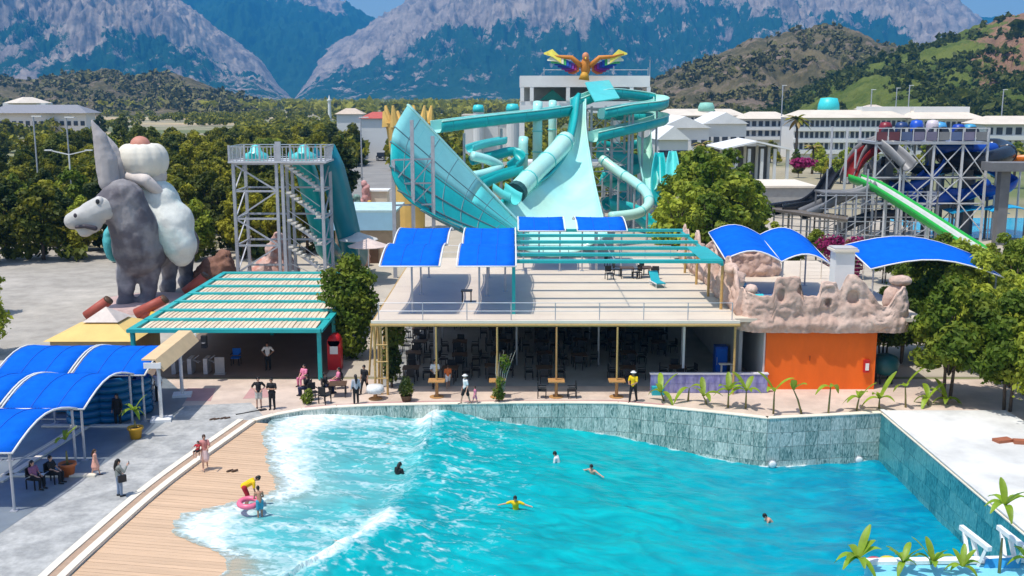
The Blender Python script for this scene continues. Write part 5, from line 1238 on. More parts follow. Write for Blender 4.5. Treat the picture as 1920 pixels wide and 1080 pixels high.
slide('navy tube winding low through the lattice tower', [(1850, 345, 129), (1810, 365, 128), (1760, 372, 128), (1720, 385, 129), (1700, 400, 130)], .8, M_bslide, False, [(1760, 378, 128)])
slide('black slide coiling at the foot of the lattice tower', [(1720, 405, 128), (1660, 400, 127), (1610, 412, 126), (1575, 430, 124)], .7, M_kslide, True, [(1660, 404, 127), (1610, 416, 126)])
slide('blue flume curling right of the lattice tower', [(1830, 300, 133), (1870, 320, 131), (1895, 340, 130), (1870, 358, 129), (1840, 365, 129)], .85, M_bslide, True, [(1880, 332, 130)])
sc_ = thing('scaffold', 'dense dark steel scaffold under the left of the lattice tower', 'scaffold', (43, 122, 0))
for i, px in enumerate(range(1528, 1760, 19)):
    for Y in (119, 123.5):
        x = A(px, 400, Y).x; hh = 6.2 + (2.6 if i % 4 == 1 and i < 7 else 0); MB().box((x, Y, hh / 2), (.16, .16, hh)).build('post', M_conc if i % 3 == 0 else M_steel, sc_)
for z in (1.5, 3.1, 4.6, 6.1):
    for Y in (119, 123.5): MB().bar((A(1528, 400, Y).x, Y, z), (A(1752, 400, Y).x, Y, z), .1).build('ledger', M_steel, sc_)
for i, px in enumerate(range(1528, 1730, 38)):
    xa, xb = A(px, 400, 119).x, A(px + 38, 400, 119).x
    for z in (1.5, 4.6): MB().bar((xa, 118.9, z), (xb, 118.9, z + 1.5), .08).build('brace', M_steel, sc_)
MB().box(((A(1535, 400, 121).x + A(1640, 400, 121).x) / 2, 121.2, 6.3), (A(1640, 400, 121).x - A(1535, 400, 121).x, 4.2, .2)).build('dark_deck', M_conc, sc_)
slide('grey half-pipe lying on the dark scaffold left of the green slide', [(1640, 345, 121), (1610, 360, 121), (1575, 368, 121), (1540, 385, 120), (1505, 400, 119)], .8, M_gry, True, [(1575, 372, 121)])
# elevated dark walkway with columns at the right edge
wk = thing('walkway', 'dark elevated walkway on thick columns at the right picture edge', 'walkway', (58, 122, 0))
a, b = A(1850, 312, 122), A(1990, 312, 122); MB().box(((a.x + b.x) / 2, 122, a.z), (b.x - a.x, 3, 1.0)).build('deck', M_conc, wk)
for px in (1882, 1940): c = A(px, 330, 122); MB().box((c.x, 122, a.z / 2 - .26), (1.1, 1.1, a.z - .52)).build('column', M_conc, wk)
# trestle of dark timber track at the lower left of the tower
tk = thing('track_trestle', 'dense grey trestle frame under the dark slide ends', 'trestle', (38, 118, 0))
for px in range(1452, 1590, 17):
    for Y in (116, 120):
        a = A(px, 392 + (px - 1452) * .12, Y); MB().tube([(a.x, Y, 0), (a.x, Y, a.z)], .09, 6).build('post', M_steel, tk)
for z in (1.3, 2.6, 3.9):
    for Y in (116, 120): MB().bar((A(1452, 400, Y).x, Y, z), (A(1588, 400, Y).x, Y, z - .5), .09).build('rail', M_steel, tk)
MB().shell([[A(1448, 392, 115), A(1448, 386, 121)], [A(1590, 412, 115), A(1590, 404, 121)]], .25).build('track_deck', mat('weathered_timber', (.16, .13, .10)), tk)
# aqua pools under the tower
struct('splash_pool', MB().sheet([(52, 128), (75, 128), (80, 150), (54, 150)], .01), mat('aqua_pool', (.02, .42, .60), .15, .08, .3))
for px, py, Y, w, lab in ((1795, 321, 140, 5, 'upper'), (1830, 398, 127, 7, 'lower'), (1890, 395, 126, 5, 'right')):
    a = A(px, py, Y); t = thing('pool_canopy', 'small aqua canopy behind the lattice tower, %s one' % lab, 'canopy', (a.x, Y, 0), 'aqua canopies')
    MB().shell([[Vector((a.x - w / 2 + w * i / 6, Y - 1.5, a.z + .5 * math.sin(math.pi * i / 6))), Vector((a.x - w / 2 + w * i / 6, Y + 1.5, a.z + .2 + .5 * math.sin(math.pi * i / 6)))] for i in range(7)], .06).build('cloth', mat('aqua_cloth', (.02, .40, .70)), t)
    for s in (-1, 1): MB().tube([(a.x + s * w * .45, Y, 0), (a.x + s * w * .45, Y, a.z)], .07, 6).build('post', M_pole, t)

# ------------------------------------------------------------------ hotels
M_hotel = mat('white_hotel_render', (.74, .73, .70), .7, .05, .1)
M_glass = mat('dark_window_glass', (.05, .06, .08), .15, .3, .3)
M_roofc = mat('cream_roof', (.66, .58, .48), .8, .1, .2)
winme = MB().box((0, 0, 0), (1, .3, 1)).mesh('window', M_glass)
def hotel(label, px0, px1, pyt, Y, floors, fh, ncol, depth=14, base=0, strip=None, gable=True):
    a, b = A(px0, pyt, Y), A(px1, pyt, Y); H_ = a.z; w = b.x - a.x; t = thing('hotel', label, 'hotel', ((a.x + b.x) / 2, Y, 0), 'white hotels behind the park')
    MB().box(((a.x + b.x) / 2, Y + depth / 2, H_ / 2), (w, depth, H_)).build('wall', M_hotel, t)
    for f in range(floors):
        z = H_ - fh * (f + .62)
        if z < 1.0: break
        MB().box(((a.x + b.x) / 2, Y - .5, z - fh * .42), (w + .6, 1.3, fh * .34)).build('balcony', M_hotel, t)
        for k in range(ncol):
            x = a.x + w * (k + .5) / ncol; piece('window', winme, t, (x, Y - .02, z + fh * .08), (0, 0, 0), (w / ncol * .62, 1, fh * .52))
    if gable:
        mb = MB(); e = .9; h = 2.0
        mb.add([(a.x - e, Y - 1.6, H_ - .1), (b.x + e, Y - 1.6, H_ - .1), (b.x + e, Y + depth, H_ - .1), (a.x - e, Y + depth, H_ - .1), (a.x + 3, Y + depth / 2, H_ + h), (b.x - 3, Y + depth / 2, H_ + h)], [(0, 1, 5, 4), (1, 2, 5), (2, 3, 4, 5), (3, 0, 4), (3, 2, 1, 0)])
        mb.build('roof', M_roofc, t)
    return t
h1 = hotel('long white hotel block with rows of dark windows behind the ride tower', 1490, 1700, 220, 300, 4, 3.2, 22)
for px, w in ((1660, 14), (1765, 16)):
    a = A(px, 210, 306); MB().box((a.x, 308, a.z - 1), (w, 5, 5)).build('roof_house', M_hotel, h1)
hotel('white hotel wing behind the pods with a terracotta band', 1702, 1845, 222, 300, 4, 3.2, 14)
hotel('white hotel wing with wide windows at the right picture edge', 1848, 2010, 232, 285, 3, 3.6, 9)
hotel('low cream hotel wing with window strip left of the palm', 1240, 1395, 216, 345, 2, 2.6, 20)
hotel('cream roofed pavilion wing right of the low hotel wing', 1396, 1482, 222, 330, 2, 3.0, 7)
for px0, px1, py, Y, d, lab in ((1238, 1330, 240, 290, 25, 'left'), (1320, 1400, 232, 300, 22, 'middle'), (1235, 1290, 262, 250, 20, 'front left')):
    a, b = A(px0, py, Y), A(px1, py, Y); t = thing('white_hall', 'white low hall with plain pitched roof, %s of the three' % lab, 'hall', ((a.x + b.x) / 2, Y, 0), 'white halls')
    MB().box(((a.x + b.x) / 2, Y + d / 2, a.z / 2), (b.x - a.x, d, a.z)).build('wall', M_hotel, t)
    mb = MB(); mb.add([(a.x - .5, Y - .8, a.z), (b.x + .5, Y - .8, a.z), (b.x + .5, Y + d, a.z), (a.x - .5, Y + d, a.z), ((a.x + b.x) / 2, Y - .8, a.z + 3.2), ((a.x + b.x) / 2, Y + d, a.z + 3.2)], [(0, 1, 4), (1, 2, 5, 4), (2, 3, 5), (3, 0, 4, 5), (3, 2, 1, 0)]); mb.build('roof', M_white, t)
    for k in range(5): piece('window', winme, t, (a.x + (b.x - a.x) * (k + .5) / 5, Y - .02, a.z * .55), (0, 0, 0), (1.6, 1, 1.6))
pv_ = thing('pavilion', 'open white gabled pavilion on columns before the low hotel', 'pavilion', (48, 192, 0))
a, b = A(1350, 278, 190), A(1480, 278, 190); xm = (a.x + b.x) / 2
MB().shell([[Vector((a.x, 188, a.z)), Vector((a.x, 204, a.z))], [Vector((xm, 188, a.z + 1.4)), Vector((xm, 204, a.z + 1.4))], [Vector((b.x, 188, a.z)), Vector((b.x, 204, a.z))]], .3).build('roof', M_white, pv_)
for k in range(6):
    for yq in (189, 203): MB().box((a.x + .5 + (b.x - a.x - 1) * k / 5, yq, a.z / 2), (.5, .5, a.z - .1)).build('column', M_hotel, pv_)
MB().box((xm, 203.5, a.z / 2), (b.x - a.x - 1, .2, a.z - .5)).build('rear_wall', M_conc, pv_)
bank = thing('terrace_bank', 'cream raised pool terrace with grey retaining wall left of the trestle', 'terrace', tuple(A(1470, 385, 150)))
a, b = A(1418, 352, 152), A(1528, 352, 152)
MB().box(((a.x + b.x) / 2, 158, a.z / 2), (b.x - a.x, 12, a.z)).build('retaining_wall', mat('grey_wall', (.36, .35, .33)), bank)
MB().box(((a.x + b.x) / 2, 158, a.z + .15), (b.x - a.x + .6, 12.6, .3)).build('cream_top', M_cream, bank)
for px, py, Y, r, h, lab in ((1553, 210, 310, 3.2, 4.2, 'tall teal cone tower rising over the hotel roofs'), (1324, 208, 350, 2.8, 2.8, 'pale teal cone on the low hotel roof'), (897, 210, 230, 1.3, 1.6, 'small teal dome left of the white slide building'), (961, 210, 230, 1.5, 1.8, 'small teal dome touching the white slide building')):
    a = A(px, py, Y); t = thing('teal_dome', lab, 'dome', (a.x, Y, 0), 'teal domes')
    MB().lathe((a.x, Y, a.z), [(r, 0), (r * .95, h * .5), (r * .75, h * .95), (r * .1, h)], 18).build('dome', M_aqua if 'pale' not in lab else mat('pale_teal', (.25, .55, .45)), t, True)
    MB().lathe((a.x, Y, 0), [(r * .9, 0), (r * .9, a.z)], 14).build('drum', M_hotel, t)
for px0, px1, py, lab in ((870, 935, 218, 'low white house under the left teal dome'), (936, 975, 220, 'low white house beside the white slide building')):
    a, b = A(px0, py, 232), A(px1, py, 232); t = thing('house', lab, 'house', ((a.x + b.x) / 2, 232, 0))
    MB().box(((a.x + b.x) / 2, 236, a.z / 2), (b.x - a.x, 8, a.z)).build('wall', M_hotel, t); MB().box(((a.x + b.x) / 2, 236, a.z + .2), (b.x - a.x + 1, 9, .4)).build('roof', M_roofc, t)
lh = thing('long_building', 'long grey roofed building with white walls far left below the hill', 'building', tuple(A(80, 225, 520)))
a, b = A(-20, 212, 520), A(160, 210, 520)
MB().box(((a.x + b.x) / 2, 526, a.z / 2), (b.x - a.x, 12, a.z)).build('wall', M_hotel, lh)
mb = MB(); mb.add([(a.x - 2, 517, a.z), (b.x + 2, 517, a.z), (b.x + 2, 536, a.z), (a.x - 2, 536, a.z), (a.x + 6, 526, a.z + 4), (b.x - 6, 526, a.z + 4)], [(0, 1, 5, 4), (1, 2, 5), (2, 3, 4, 5), (3, 0, 4), (3, 2, 1, 0)]); mb.build('roof', mat('grey_roof', (.25, .25, .27)), lh)
for k in range(14): piece('window', winme, lh, (a.x + (b.x - a.x) * (k + .5) / 14, 519.9, a.z * .5), (0, 0, 0), (2, 1, 2.2))
lab = thing('villa', 'small white villa with sand roof behind the long grey roof', 'house', tuple(A(45, 200, 640)))
a = A(45, 193, 640); MB().box((a.x, 645, a.z / 2), (26, 10, a.z)).build('wall', M_hotel, lab); MB().lathe((a.x, 645, a.z), [(15, 0), (3, 3.5)], 4).build('roof', M_roofc, lab)
for i, (px, py, Y, w, c, lab) in enumerate(((655, 214, 330, 8, (.55, .45, .36), 'small beige house among the trees near the road'), (706, 222, 300, 9, (.48, .10, .08), 'red roofed house behind the road trees'), (675, 225, 420, 10, (.6, .55, .48), 'pale house far down the road'), (1640, 205, 420, 12, (.6, .5, .42), 'pale house peeping over the hotel roofs'))):
    a = A(px, py, Y); t = thing('house', lab, 'house', (a.x, Y, 0)); MB().box((a.x, Y + 3, a.z / 2), (w, 6, a.z)).build('wall', M_hotel, t)
    mb = MB(); mb.add([(a.x - w / 2 - .6, Y - .6, a.z), (a.x + w / 2 + .6, Y - .6, a.z), (a.x + w / 2 + .6, Y + 6.6, a.z), (a.x - w / 2 - .6, Y + 6.6, a.z), (a.x - 1.5, Y + 3, a.z + 1.8), (a.x + 1.5, Y + 3, a.z + 1.8)], [(0, 1, 5, 4), (1, 2, 5), (2, 3, 4, 5), (3, 0, 4), (3, 2, 1, 0)]); mb.build('roof', mat('house_roof_%s' % 'abcd'[i], c, .8), t)
mn = thing('minaret', 'tiny white minaret far away in the valley', 'minaret', tuple(A(617, 215, 700))); a = A(617, 178, 700); MB().lathe((a.x, 700, 0), [(1.2, 0), (1.0, a.z - 4), (1.6, a.z - 3.9), (1.6, a.z - 3), (.8, a.z - 2.9), (.05, a.z)], 10).build('shaft', M_white, mn)
# street lamps and masts
for px, pt, pb, Y, lab in ((62, 218, 300, 150, 'street lamp left of the donkey ear among the trees'), (124, 220, 300, 150, 'street lamp right beside the first one at the far left'), (1468, 160, 212, 320, 'lamp mast left of the palm tree'), (1635, 168, 212, 320, 'lamp mast above the middle of the hotel'), (1682, 165, 212, 330, 'thin lamp mast above the hotel roof house'), (1706, 160, 212, 320, 'lamp mast right above the hotel roof'), (1882, 168, 215, 310, 'lamp mast at the right above the hotel wing'), (676, 220, 300, 160, 'twin street lamp left of the road')):
    a = A(px, pt, Y); t = thing('street_lamp', lab, 'street lamp', (a.x, Y, 0), 'street lamps')
    MB().tube([(a.x, Y, 0), (a.x, Y, a.z)], .11 if Y < 200 else .16, 8).build('pole', M_steel, t); MB().box((a.x + .5, Y, a.z), (1.4, .3, .16)).build('lamp_head', M_white, t)
for (x, yq, lab) in ((A(130, 300, 130).x, 130, 'white double armed lamp beside the donkey ear'),):
    t = thing('street_lamp', lab, 'street lamp', (x, yq, 0), 'street lamps'); z = A(140, 290, 130).z
    MB().tube([(x, yq, 0), (x, yq, z)], .1, 8).build('pole', M_white, t)
    for s in (-1, 1): MB().bar((x, yq, z), (x + s * 2.2, yq, z + .5), .12).build('arm', M_white, t); MB().box((x + s * 2.5, yq, z + .55), (.9, .35, .14)).build('lamp_head', M_white, t)

# ------------------------------------------------------------------ middle ground between stair tower and half-pipe
kb = thing('snack_building', 'low pale blue snack building with beige front behind the terrace', 'building', (-16, 112, 0))
a, b = A(628, 430, 108), A(735, 430, 108); zt = A(680, 398, 108).z
MB().box(((a.x + b.x) / 2, 112, zt / 2), (b.x - a.x, 8, zt)).build('wall', mat('beige_front', (.50, .36, .24)), kb)
M_pblue = mat('pale_blue_board', (.36, .60, .76), .5, .08, .4)
MB().box(((a.x + b.x) / 2, 107.8, zt - .9), (b.x - a.x + .6, .4, 1.9)).build('fascia', M_pblue, kb)
MB().box(((a.x + b.x) / 2, 112, zt + .12), (b.x - a.x + 1, 8.8, .24)).build('roof', mat('pale_aqua_roof', (.50, .68, .70)), kb)
for px in (640, 665, 700): c = A(px, 440, 107.7); MB().box((c.x, 107.9, 1), (.9, .12, 2)).build('opening', M_darkwood, kb)
pr_ = thing('plaster_block', 'square cream plaster block beside the road', 'hut', tuple(A(705, 395, 140)))
a = A(705, 360, 140); MB().box((a.x, 142, a.z / 2), (2.8, 3, a.z)).build('wall', M_cream, pr_); MB().box((a.x, 142, a.z + .1), (3.2, 3.4, .2)).build('roof', M_white, pr_)
for i, (px, py, Y, c, lab) in enumerate(((683, 345, 140, (.62, .32, .30), 'pink figure sculpture beside the road'), (668, 370, 136, (.20, .32, .28), 'grey green figure sculpture left of the cream block'), (693, 383, 132, (.68, .42, .08), 'small golden round sculpture before the cream block'), (655, 372, 138, (.32, .14, .11), 'maroon sculpture next to the grey green figure'))):
    a = A(px, py, Y); rockblob('figure_sculpture', lab, 'sculpture', [((a.x, Y, a.z * .3), (.8, .7, max(.6, a.z * .34))), ((a.x + .2, Y, a.z * .75), (.6, .5, max(.5, a.z * .3))), ((a.x - .5, Y, a.z * .55), (.4, .4, .7)), ((a.x, Y, a.z), (.45, .45, .5))], mat('sculpture_paint_%s' % 'abcd'[i], c, .7, .3, 1.2), .14, .18, i)
for i, (px, py, Y, c, lab) in enumerate(((690, 452, 96, (.70, .55, .48), 'pale pink parasol left of the terrace canopies'), (672, 440, 100, (.62, .60, .58), 'white parasol beside the pale pink parasol'))):
    a = A(px, py, Y); t = thing('parasol', lab, 'parasol', (a.x, Y, 0), 'parasols by the snack building')
    MB().lathe((a.x, Y, a.z - .5), [(1.9, 0), (1.9, .06), (.05, .75)], 12).build('canopy', mat('parasol_cloth_%s' % 'ab'[i], c), t); MB().tube([(a.x, Y, 0), (a.x, Y, a.z)], .05, 6).build('pole', M_white, t)
for i, (px, py, Y, s) in enumerate(((638, 470, 96, 1.2), (655, 490, 92, 1.0), (672, 480, 95, .9), (645, 500, 90, .9))):
    a = G(px, py + 18); rockblob('boulder', ['large pinkish boulder behind the climbing shrub', 'grey pink boulder left of the climbing shrub', 'small pale boulder under the parasols', 'low boulder at the foot of the shrub'][i], 'boulder', [((a.x, a.y, .5 * s), (1.3 * s, 1.1 * s, .9 * s)), ((a.x + .7 * s, a.y, .9 * s), (.8 * s, .8 * s, .8 * s))], M_pinkrock if i % 2 == 0 else M_rock, .14, .2, 20 + i)
bw = thing('aqua_box', 'small aqua ticket booth left of the first terrace canopy', 'booth', tuple(G(692, 500))); a = G(694, 492)
MB().box((a.x, a.y, 1.1), (1.0, .9, 2.2)).build('cabinet', M_aqua, bw); MB().box((a.x, a.y, 2.27), (1.2, 1.1, .12)).build('roof', M_white, bw)
# dark van on the road
vn = thing('parked_van', 'small dark van on the pale road left of the half-pipe', 'van', tuple(G(713, 302))); a = G(713, 302); s = 1.5
MB().box((a.x, a.y + 2, .95), (2.2, 4.6, 1.0)).build('body', M_kslide, vn); MB().box((a.x, a.y + 2.2, 1.85), (2.0, 3.2, .85)).build('cabin', M_glass, vn)
MB().box((a.x, a.y - .32, .6), (2.1, .1, .25)).build('bumper', M_steel, vn)
for sx_ in (-.95, .95):
    MB().box((a.x + sx_ * .75, a.y - .31, 1.05), (.4, .06, .2)).build('headlight', M_white, vn)
    for yq in (.5, 3.5):
        wh = MB().tube([(a.x + sx_ - .12, a.y + yq, .38), (a.x + sx_ + .12, a.y + yq, .38)], .38, 12).build('wheel', M_dark, vn); MB().tube([(a.x + sx_ - .13, a.y + yq, .38), (a.x + sx_ + .13, a.y + yq, .38)], .2, 10).build('rim', M_steel, wh)

# ------------------------------------------------------------------ vegetation
def leaf_mat(name, c1, c2, tr=.36):
    return mat(name, c1, .6, .35, .9, col2=c2, mixs=.55, orand=.22, trans=tr, spec=.25)
ML_pine = leaf_mat('pine_foliage', (.085, .11, .010), (.31, .29, .02))
ML_green = leaf_mat('broadleaf_foliage', (.12, .19, .014), (.36, .40, .04))
ML_dark = leaf_mat('dark_foliage', (.04, .07, .012), (.13, .15, .018))
ML_lime = leaf_mat('lime_foliage', (.14, .22, .02), (.26, .30, .04))
ML_banana = mat('banana_leaf', (.26, .38, .025), .45, .2, 3, trans=.35, orand=.2)
ML_stem = mat('green_stem', (.22, .20, .07), .7, .2, 4)
ML_mag = leaf_mat('magenta_flowers', (.20, .012, .07), (.30, .02, .12))
ML_dry = leaf_mat('scrub_foliage', (.07, .075, .016), (.15, .13, .034), 0)
def leaves(name, blobs, n, size, m, seed, flat=.3, shell=.45):
    r = np.random.RandomState(seed); B = np.array([(*c, *(q if hasattr(q, '__len__') else (q, q, q))) for c, q in blobs], float)
    wgt = (B[:, 3] * B[:, 4] * B[:, 5]) ** (2 / 3); ix = r.choice(len(B), n, p=wgt / wgt.sum())
    d = r.normal(size=(n, 3)); d /= np.linalg.norm(d, axis=1)[:, None]
    rad = (shell + (1 - shell) * r.rand(n)) ** .7 * (1 + .12 * r.normal(size=n))
    C = B[ix, :3] + d * B[ix, 3:] * rad[:, None]
    nrm = d + r.normal(size=(n, 3)) * .75 + np.array([0, 0, .5]); nrm /= np.linalg.norm(nrm, axis=1)[:, None]
    t = np.cross(nrm, r.normal(size=(n, 3))); t /= np.linalg.norm(t, axis=1)[:, None]; b = np.cross(nrm, t)
    s = size * (.6 + .8 * r.rand(n))[:, None]
    V = np.stack([C - t * s, C + b * s * .55 + nrm * s * .12, C + t * s, C - b * s * .55 + nrm * s * .12], 1).reshape(-1, 3)
    return polymesh(name, V, np.arange(n * 4).reshape(-1, 4), m)
def tree_proto(name, label, cat, group, h, w, m, seed, n=2600, size=.28, trunk_r=.18, clear=.3, kind='round', stems=1):
    r = random.Random(seed); t = thing(name, label, cat, (0, 0, 0), group); blobs = []
    nb = 17 if kind == 'round' else 9
    for k in range(nb):
        u = k / (nb - 1); z = h * (clear + (1 - clear) * (.12 + .76 * u)); rr = w * .5 * (math.sin(math.pi * (.22 + .66 * u)) ** .8) * .62
        an = k * 2.4 + r.random(); br = w * .215 * r.uniform(.45, 1.35) * (1 - .45 * u)
        blobs.append(((rr * .9 * math.cos(an) * r.uniform(.6, 1.35), rr * .9 * math.sin(an) * r.uniform(.6, 1.2), z), (br, br, br * .72)))
    blobs.append(((0, 0, h * .93), (w * .13, w * .13, h * .08)))
    mb = MB()
    for s in range(stems):
        ox = 0 if stems == 1 else (s - stems / 2 + .5) * .35; top = h * .72
        mb.tube([(ox, 0, 0), (ox * 1.5 + r.uniform(-.1, .1), r.uniform(-.1, .1), h * .3), (ox * 2 + r.uniform(-.3, .3), r.uniform(-.2, .2), top)], [trunk_r, trunk_r * .75, trunk_r * .3], 7)
    mb.build('trunk', M_bark, t, True)
    lb = MB()
    for c, q in blobs[::2]: lb.tube([(0, 0, min(h * (clear * .9), c[2] - .2)), tuple(Vector(c) * .5 + Vector((0, 0, h * clear * .5))), c], [trunk_r * .5, trunk_r * .35, trunk_r * .1], 5)
    o = lb.build('limbs', M_bark, t, True); o['kind'] = 'stuff'
    co = bpy.data.objects.new('crown', leaves('crown', blobs, n, size, m, seed)); COL.objects.link(co); co.parent = t
    return t
def proj(x, y, z):
    z -= CAMZ; f_ = y * CP - z * SP; u = y * SP + z * CP; return 960 + FPX * x / f_, 540 - FPX * u / f_
LF = 'pines of the wood left of the slides'
protos = [tree_proto('pine_tree', 'rounded olive green pine in the dense wood left of the slides', 'tree', LF, 8 + i % 3 * .7, 6.2 + (i % 2) * 1.1, (ML_pine, ML_pine, ML_dark, ML_pine, ML_green, ML_pine)[i], 100 + i, 3600, .27, .2, .22) for i in range(6)]
used = set(); pr = random.Random(11); spots = []
def forest_ok(px, py):
    if py > 506 or py < 236: return False
    if px < -60 or px > 716: return False
    if px < 215: return 300 < py < 496 and not (px < 60 and py < 360)
    if px < 430: return 262 < py < 492
    if px < 640: return 248 < py < 490
    return 240 < py < 330 and px < 676
tries = 0
while len(spots) < 250 and tries < 60000:
    tries += 1
    Y = 97 + 236 * pr.random() ** 1.7; X = pr.uniform(-.52, -.10) * Y
    px, py = proj(X, Y, 0)
    if not forest_ok(px, py): continue
    if -26 < X < -11 and Y < 112: continue
    if any((X - a) ** 2 + (Y - b) ** 2 < (2.9 + Y * .007) ** 2 for a, b in spots): continue
    spots.append((X, Y))
spots.sort(key=lambda s: s[1])
front = []
for i, (X, Y) in enumerate(spots):
    k = pr.randrange(6); o = protos[k] if k not in used else copy_tree(protos[k]); used.add(k)
    put(o, (X, Y, 0), pr.uniform(0, 6.28), pr.uniform(.72, 1.12) * (.92 if Y < 140 else 1), 'olive green pine standing back inside the dense wood left of the slides')
    if Y < 124: front.append(o)
ORD = ['leftmost'] + [w + ' from the left' for w in 'second third fourth fifth sixth seventh eighth ninth tenth eleventh twelfth thirteenth fourteenth fifteenth sixteenth seventeenth eighteenth nineteenth twentieth'.split()]
front.sort(key=lambda o: o.location.x / o.location.y)
for i, o in enumerate(front):
    if i < len(ORD): o['label'] = 'pine in the front row of the wood behind the donkey statue, %s' % ORD[i]
    else: o['label'] = 'pine in the front row of the wood behind the stair tower, %s' % ['rightmost'] [0] if i == len(front) - 1 else 'front row pine of the wood, %s counted from the right' % (ORD[len(front) - 1 - i].replace(' from the left', '') if len(front) - 1 - i < len(ORD) else 'one of the middle ones')
# single trees standing clear
def lone(pi, px, py, sc, lab, Y=None):
    p = G(px, py) if Y is None else A(px, py, Y); o = copy_tree(protos[pi]); put(o, (p.x, p.y, 0), pr.uniform(0, 6), sc, lab, 'trees standing clear of the wood'); return o
lone(3, 130, 470, .5, 'small young pine on the gravel lot before the wood')
lone(2, 232, 262, 1.15, 'dark round tree left of the donkey ear tip')
lone(2, 190, 262, 1.1, 'dark tree beyond the two lamps at the far left')
lone(0, 15, 262, 1.1, 'dark tree before the long grey roofed building')
lone(5, 5, 300, .8, 'olive tree at the left picture edge by the dry field')
lone(4, 612, 470, .55, 'young green tree at the right foot of the stair tower')
lone(0, 742, 240, 1.3, 'tree crown behind the yellow crown tower')
lone(4, -38, 668, .72, 'leafy tree poking in at the left edge over the gravel lot')
lone(4, -30, 590, .6, 'second leafy tree at the left edge above the blue canopies')
# trees right of the slides and behind the kiosk
RG = 'dense trees right of the half-pipe'
rb_ = [(1282, 108, 8.6, 1.05), (1318, 118, 11.6, 1.2), (1350, 112, 10.8, 1.2), (1385, 108, 9.2, 1.1), (1400, 116, 8.4, .95), (1285, 122, 9.5, .95), (1340, 104, 7.8, .95), (1368, 122, 11.2, 1.2)]
bp = tree_proto('broad_pine', 'broad bright green pine in the clump right of the half-pipe', 'tree', RG, 9, 8.2, ML_green, 210, 4600, .30, .22, .12)
bn = ['leftmost and lowest', 'second from the left, tall', 'tallest in the middle', 'right hand', 'rightmost', 'rear left', 'front middle', 'rear right']
for i, (px, Y, h, s) in enumerate(rb_):
    a = A(px, 300, Y); o = bp if i == 0 else copy_tree(bp)
    put(o, (a.x, Y, 0), i * 1.3, h / 9, 'broad green pine right of the half-pipe, %s of its clump' % bn[i], RG)
# garden trees at the right of the pool
GG = 'garden trees right of the kiosk'
gp = [tree_proto('garden_tree', 'leafy garden tree with several thin stems right of the kiosk', 'tree', GG, 6.6, 5.2, ML_green, 300 + i, 7000, .17, .10, .22, 'round', 2 + i) for i in range(2)]
gl = [(1775, 748, 1.08, 'forked garden tree before the white platform'), (1690, 680, .82, 'slim garden tree standing just right of the teal tank'), (1888, 770, 1.02, 'garden tree with splayed stems by the platform corner'), (1655, 668, .72, 'small garden tree against the right end of the rock parapet'),
      (1740, 665, 1.1, 'garden tree in the second row behind the forked one'), (1830, 690, 1.15, 'garden tree in the second row at the right'), (1925, 740, 1.1, 'garden tree at the right picture edge'), (1900, 640, 1.1, 'rear garden tree at the right picture edge'), (1790, 610, 1.0, 'rear garden tree below the arched canopy'), (1960, 790, 1.1, 'garden tree just outside the right edge')]
for i, (px, py, s, lab) in enumerate(gl):
    p = G(px, py); o = gp[i] if i < 2 else copy_tree(gp[i % 2]); put(o, (p.x, p.y, 0), i * 1.1, s, lab, GG)
for i, (px, Y, h) in enumerate(((1715, 84, 5.2), (1770, 88, 5.8), (1830, 86, 5.0), (1880, 90, 5.5), (1925, 84, 6), (1590, 100, 3.6), (1660, 96, 4.2), (1485, 104, 4.0), (1530, 108, 3.6), (1450, 108, 4.4), (1905, 78, 5.5))):
    a = A(px, 480, Y); o = copy_tree(gp[i % 2]); put(o, (a.x, Y, 0), i, h / 6.6, 'bushy tree behind the kiosk canopies, %s from the left' % ('eighth', 'ninth', 'tenth', 'eleventh', 'last', 'fifth', 'sixth', 'second', 'third', 'first', 'twelfth')[i], 'trees behind the kiosk canopies')
hp9 = random.Random(4)
for i in range(46):
    px = hp9.uniform(1235, 1960); Y = hp9.uniform(205, 285); a = A(px, 300, Y); h = hp9.uniform(3.5, 6.5)
    if 1340 < px < 1490 and Y < 212: continue
    put(copy_tree(protos[4] if i % 3 else protos[1]), (a.x, Y, 0), i * .9, h / 8.5, 'small green tree on the strip before the white hotels', 'trees before the hotels')
def bush(name, label, cat, c, blobs, n, size, m, seed, group=None, stem=True):
    t = thing(name, label, cat, c, group)
    mesh = leaves('foliage', [((b[0] + 0, b[1], b[2]), b[3]) for b in blobs], n, size, m, seed)
    o = bpy.data.objects.new('foliage', mesh); COL.objects.link(o); o.parent = t
    if stem:
        mb = MB().tube([(c[0], c[1], c[2]), (c[0] + .05, c[1], c[2] + max(b[2] for b in blobs))], [.09, .03], 6); mb.build('stem', M_bark, t)
    return t
p = G(655, 672)
bush('climbing_shrub', 'tall leafy shrub filling the gap between the left pergola and the cafe', 'shrub', (p.x, p.y, 0), [(0, 0, 1.2, (1.2, 1, 1.2)), (.2, .3, 2.8, (1.5, 1.2, 1.3)), (-.2, .4, 4.3, (1.7, 1.3, 1.1)), (.5, .5, 5.3, (1.3, 1.1, .9)), (-1.1, .5, 5.2, (.8, .8, .8)), (.1, .6, 6.3, (.8, .8, .7)), (1.2, .2, 3.8, (.8, .8, .9))], 6500, .16, ML_green, 41)
bush('ivy', 'dark climber on the bamboo posts at the left front of the cafe', 'climber', (-7.2, 60.2, 0), [(0, 0, 1.6, (.6, .5, 1.3)), (.2, .2, 3.2, (.7, .6, .8))], 1300, .14, ML_dark, 43)
p = G(762, 752)
bush('topiary', 'round clipped dark green bush in a dark pot on the pool deck', 'shrub', (p.x, p.y, 0), [(0, 0, .75, (.42, .42, .5)), (0, 0, 1.2, (.25, .25, .25))], 900, .08, ML_dark, 44)
